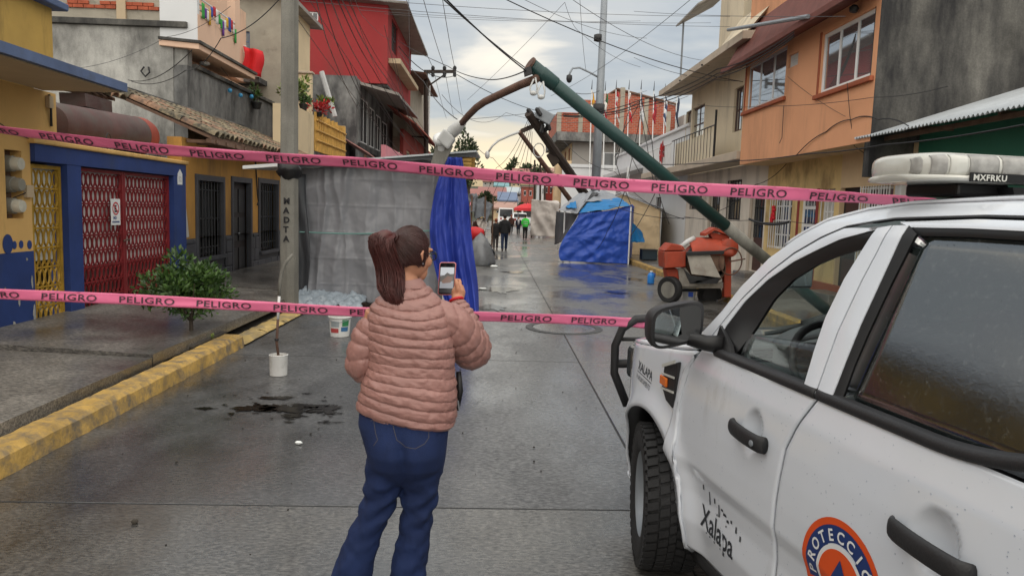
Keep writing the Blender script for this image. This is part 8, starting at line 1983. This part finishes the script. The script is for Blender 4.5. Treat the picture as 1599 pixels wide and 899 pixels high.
# bracelet and phone
bc_ = EL.lerp(WR, 1.02); dv = (WR-EL).normalized(); a_ = dv.orthogonal().normalized(); b_ = dv.cross(a_)
MB().tube([bc_+(a_*math.cos(q)+b_*math.sin(q))*.031 for q in np.linspace(0, 2*PI, 25)[:-1]], .0075, 8, False, True).build('bracelet', mat('red band', hexc('#c4202a'), .4), FL_, True)
pho = thing('phone', 'smartphone in a pink case held up in the woman\'s right hand, screen lit', 'phone', PHc)
def rrect(w_, h_, r, y, n=5):
    pts = []
    for cx, cz, a0 in ((w_-r, h_-r, 0), (-w_+r, h_-r, PI/2), (-w_+r, -h_+r, PI), (w_-r, -h_+r, 1.5*PI)):
        for k in range(n+1): a = a0+PI/2*k/n; pts.append(ph(cx+r*math.cos(a), y, cz+r*math.sin(a)))
    return pts
MB().rings([rrect(.0395, .0800, .011, -.004), rrect(.0415, .082, .012, -.002), rrect(.0415, .082, .012, .005), rrect(.039, .0795, .01, .008)]).build('case', M['phone'], pho, 50)
MB().prism(rrect(.0375, .078, .009, -.0046), PY*.002).build('front_glass', mat('black glass', (.01, .01, .012), .08, spec=.6), pho)
# the screen shows the street being filmed
scm = bpy.data.materials.new('phone screen'); scm.use_nodes = True; t_ = scm.node_tree; b__ = t_.nodes['Principled BSDF']; b__.inputs['Base Color'].default_value = (.01, .01, .01, 1); b__.inputs['Roughness'].default_value = .15
def screen(nm, pts, col, y):
    m_ = bpy.data.materials.new('screen image'); m_.use_nodes = True; q = m_.node_tree.nodes['Principled BSDF']; q.inputs['Base Color'].default_value = (.01, .01, .01, 1); q.inputs['Emission Color'].default_value = (*col, 1); q.inputs['Emission Strength'].default_value = 1.0; q.inputs['Roughness'].default_value = .2
    MB().add([ph(x, y, z) for x, z in pts], [tuple(range(len(pts)))]).build(nm, m_, pho)
screen('screen_image', [(-.034, -.048), (.034, -.048), (.034, .056), (-.034, .056)], (.17, .17, .18), -.0049)
screen('screen_image', [(-.034, .018), (.034, .012), (.034, .056), (-.034, .056)], (.33, .34, .35), -.0051)
screen('screen_image', [(-.034, .010), (-.012, .018), (.0, .030), (.016, .022), (.034, .024), (.034, -.012), (-.034, -.016)], (.07, .065, .06), -.0053)
screen('screen_image', [(-.026, -.012), (.004, .014), (.03, .006), (.02, -.02), (-.02, -.024)], (.12, .075, .06), -.0055)
screen('screen_image', [(-.034, -.078+.008), (.034, -.07), (.034, -.052), (-.034, -.052)], (.012, .012, .013), -.0049)

# ================================================================== PEOPLE DOWN THE STREET
def figure(label, px, py, hpx, coat, trou, hair, coatlen=.55, stride=.16, hood=None, skirt=False, arms=0, away=True, extra=None, zoff=0.0, vest=None):
    g = atz(px, py, 0); Y = g.y; H_ = hpx*Y/FPX
    if zoff: g = g.copy()
    t = thing('person', label, 'person', g)
    k = H_/1.70; sg = 1 if away else -1
    P = lambda x, y, z: g+Vector((x*k, y*k*sg, z*k))
    b = MB()
    ring = lambda c, a, bb, n=14: [P(c[0]+a*math.cos(q), c[1]+bb*math.sin(q), c[2]) for q in np.linspace(0, 2*PI, n+1)[:-1]]
    b.rings([ring((0, 0, z), a, d) for z, a, d in ((.80, .13, .10), (.95, .16, .115), (1.10, .14, .10), (1.28, .17, .115), (1.40, .16, .09), (1.46, .07, .06), (1.52, .05, .055))])
    b.ball(P(0, .01, 1.60), (.078*k, .095*k, .112*k), 14, 10); b.tube([P(0, .095, 1.62), P(0, .118, 1.585), P(0, .09, 1.57)], [.012*k, .016*k, .01*k], 6)
    for s_ in (-1, 1): b.ball(P(.078*s_, 0, 1.59), (.014*k, .025*k, .03*k), 8, 6)
    hips = []
    for s_ in (-1, 1):
        ft = P(.085*s_, stride*s_, .05); kn = P(.09*s_, stride*s_*.6+.04, .46); hp2 = P(.085*s_, 0, .86); b.tube([hp2, kn, ft], [.085*k, .058*k, .042*k], 10); hips.append((hp2, kn, ft))
        sh, el, wr = P(.185*s_, 0, 1.37), P(.23*s_, -.03, 1.10), P(.22*s_, .08 if not arms else .22, .86 if not arms else 1.12)
        b.tube([sh, el, wr], [.05*k, .042*k, .03*k], 10); b.ball(wr+Vector((0, .02*sg, -.05))*k, (.032*k, .035*k, .055*k), 8, 6)
        for f_ in range(4): q = wr+Vector(((f_-1.5)*.016*k, .02*k*sg, -.095*k)); b.tube([q, q+Vector((0, .008*sg, -.03))*k, q+Vector((0, .022*sg, -.055))*k], [.009*k, .008*k, .006*k], 5)
    bo = b.build('body', M['skin'], t, True); fuse(bo, .012*k, 2)
    c = MB(); zb = 1.0-coatlen*.55+.25
    zb = {0: .86}.get(0) if coatlen < .5 else 1.40-coatlen
    wd = 1.25 if skirt else 1.0
    c.rings([ring((0, 0, z), a+.012*math.sin(z*40), d, 20) for z, a, d in ((zb, .20*wd, .155*wd), (zb+.2, .19*wd, .15), (1.0, .18, .15), (1.15, .175, .145), (1.30, .20, .145), (1.41, .175, .115), (1.47, .085, .08))])
    for s_ in (-1, 1):
        sh, el, wr = P(.175*s_, 0, 1.38), P(.235*s_, -.03, 1.10), P(.225*s_, .08 if not arms else .22, .88 if not arms else 1.12); c.tube([sh, sh.lerp(el, .5)+Vector((.01*s_, 0, 0))*k, el, wr], [.075*k, .072*k, .065*k, .052*k], 12)
    fuse(c.build('coat', coat, t, True), .016*k, 2)
    if vest:
        MB().rings([ring((0, 0, z), a, d, 18) for z, a, d in ((1.08, .19, .16), (1.11, .19, .16))]).rings([ring((0, 0, z), a, d, 18) for z, a, d in ((1.22, .20, .16), (1.25, .203, .16))]).build('reflective_band', vest, t)
    tr = MB()
    tr.rings([ring((0, 0, z), a, d) for z, a, d in ((.74, .14, .11), (.86, .17, .135), (1.0, .165, .125))])
    for hp2, kn, ft in hips: tr.tube([hp2, kn, ft+Vector((0, 0, .03*k))], [.10*k, .074*k, .062*k], 12)
    fuse(tr.build('trousers', trou, t, True), .014*k, 2)
    hm = MB().ball(P(0, -.012, 1.625), (.088*k, .100*k, .108*k), 14, 10, lambda d: 1 if (d.y*sg < .35 or d.z > .45) else .8)
    hm.build('hair', hair, t, True)
    if hood: MB().ball(P(0, -.01, 1.62), (.105*k, .115*k, .125*k), 14, 10, lambda d: 1 if d.y*sg < .4 else .8).build('hood', hood, t, True)
    for hp2, kn, ft in hips: MB().ball(ft+Vector((0, .05*sg*k, -.012*k)), (.045*k, .125*k, .045*k), 10, 7).build('shoe', shm, t, True)
    if extra: extra(t, P, k)
    return t
blk = mat('black coat', (.014, .014, .016), .8, .15, 5); dkc = mat('charcoal coat', (.022, .021, .022), .85, .15, 5); jn2 = mat('blue jeans', hexc('#24304a'), .85); grt = mat('grey leggings', hexc('#4b4646'), .85); hiv = mat('fluorescent green jacket', hexc('#3fd04a'), .7, .1); nvy = mat('navy coat', hexc('#1d2438'), .85); auburn = mat('auburn hair', hexc('#8a4326'), .5); blkh = mat('black hair', (.012, .01, .01), .5); brn = mat('brown jacket', hexc('#4a2f28'), .85); whs = mat('white scarf', (.65, .65, .66), .8)
figure('person with auburn hair in a dark knee length coat walking away beside a taller one', 773.5, 389, 47, dkc, grt, auburn, .66, .06)
figure('tall person in black jacket and blue jeans walking away down the street', 787, 391.5, 56, blk, jn2, blkh, .58, .20)
def scarf(t, P, k): MB().tube([P(-.03, .13, 1.46), P(-.04, .15, 1.2), P(-.03, .15, .95)], [.05*k, .04*k, .03*k], 8).tube([P(.04, .13, 1.46), P(.05, .15, 1.25), P(.04, .15, 1.0)], [.045*k, .04*k, .03*k], 8).build('scarf', whs, t, True)
figure('person in long navy coat with white scarf walking towards the camera', 809, 366.5, 27.5, nvy, dkc, blkh, .85, .06, away=False, extra=scarf)
figure('officer in fluorescent green jacket and dark trousers standing by the white screen', 819.5, 374, 38.5, hiv, blk, blkh, .52, .12, vest=mat('silver band', (.6, .6, .6), .4), arms=1)
figure('person with auburn hair in a dark red jacket behind the black coated couple', 798, 364, 28, brn, dkc, auburn, .55, .1)
figure('person in brown jacket standing behind the wrapped heap under the black canopy', 746, 392, 56, brn, nvy, blkh, .6, .08)
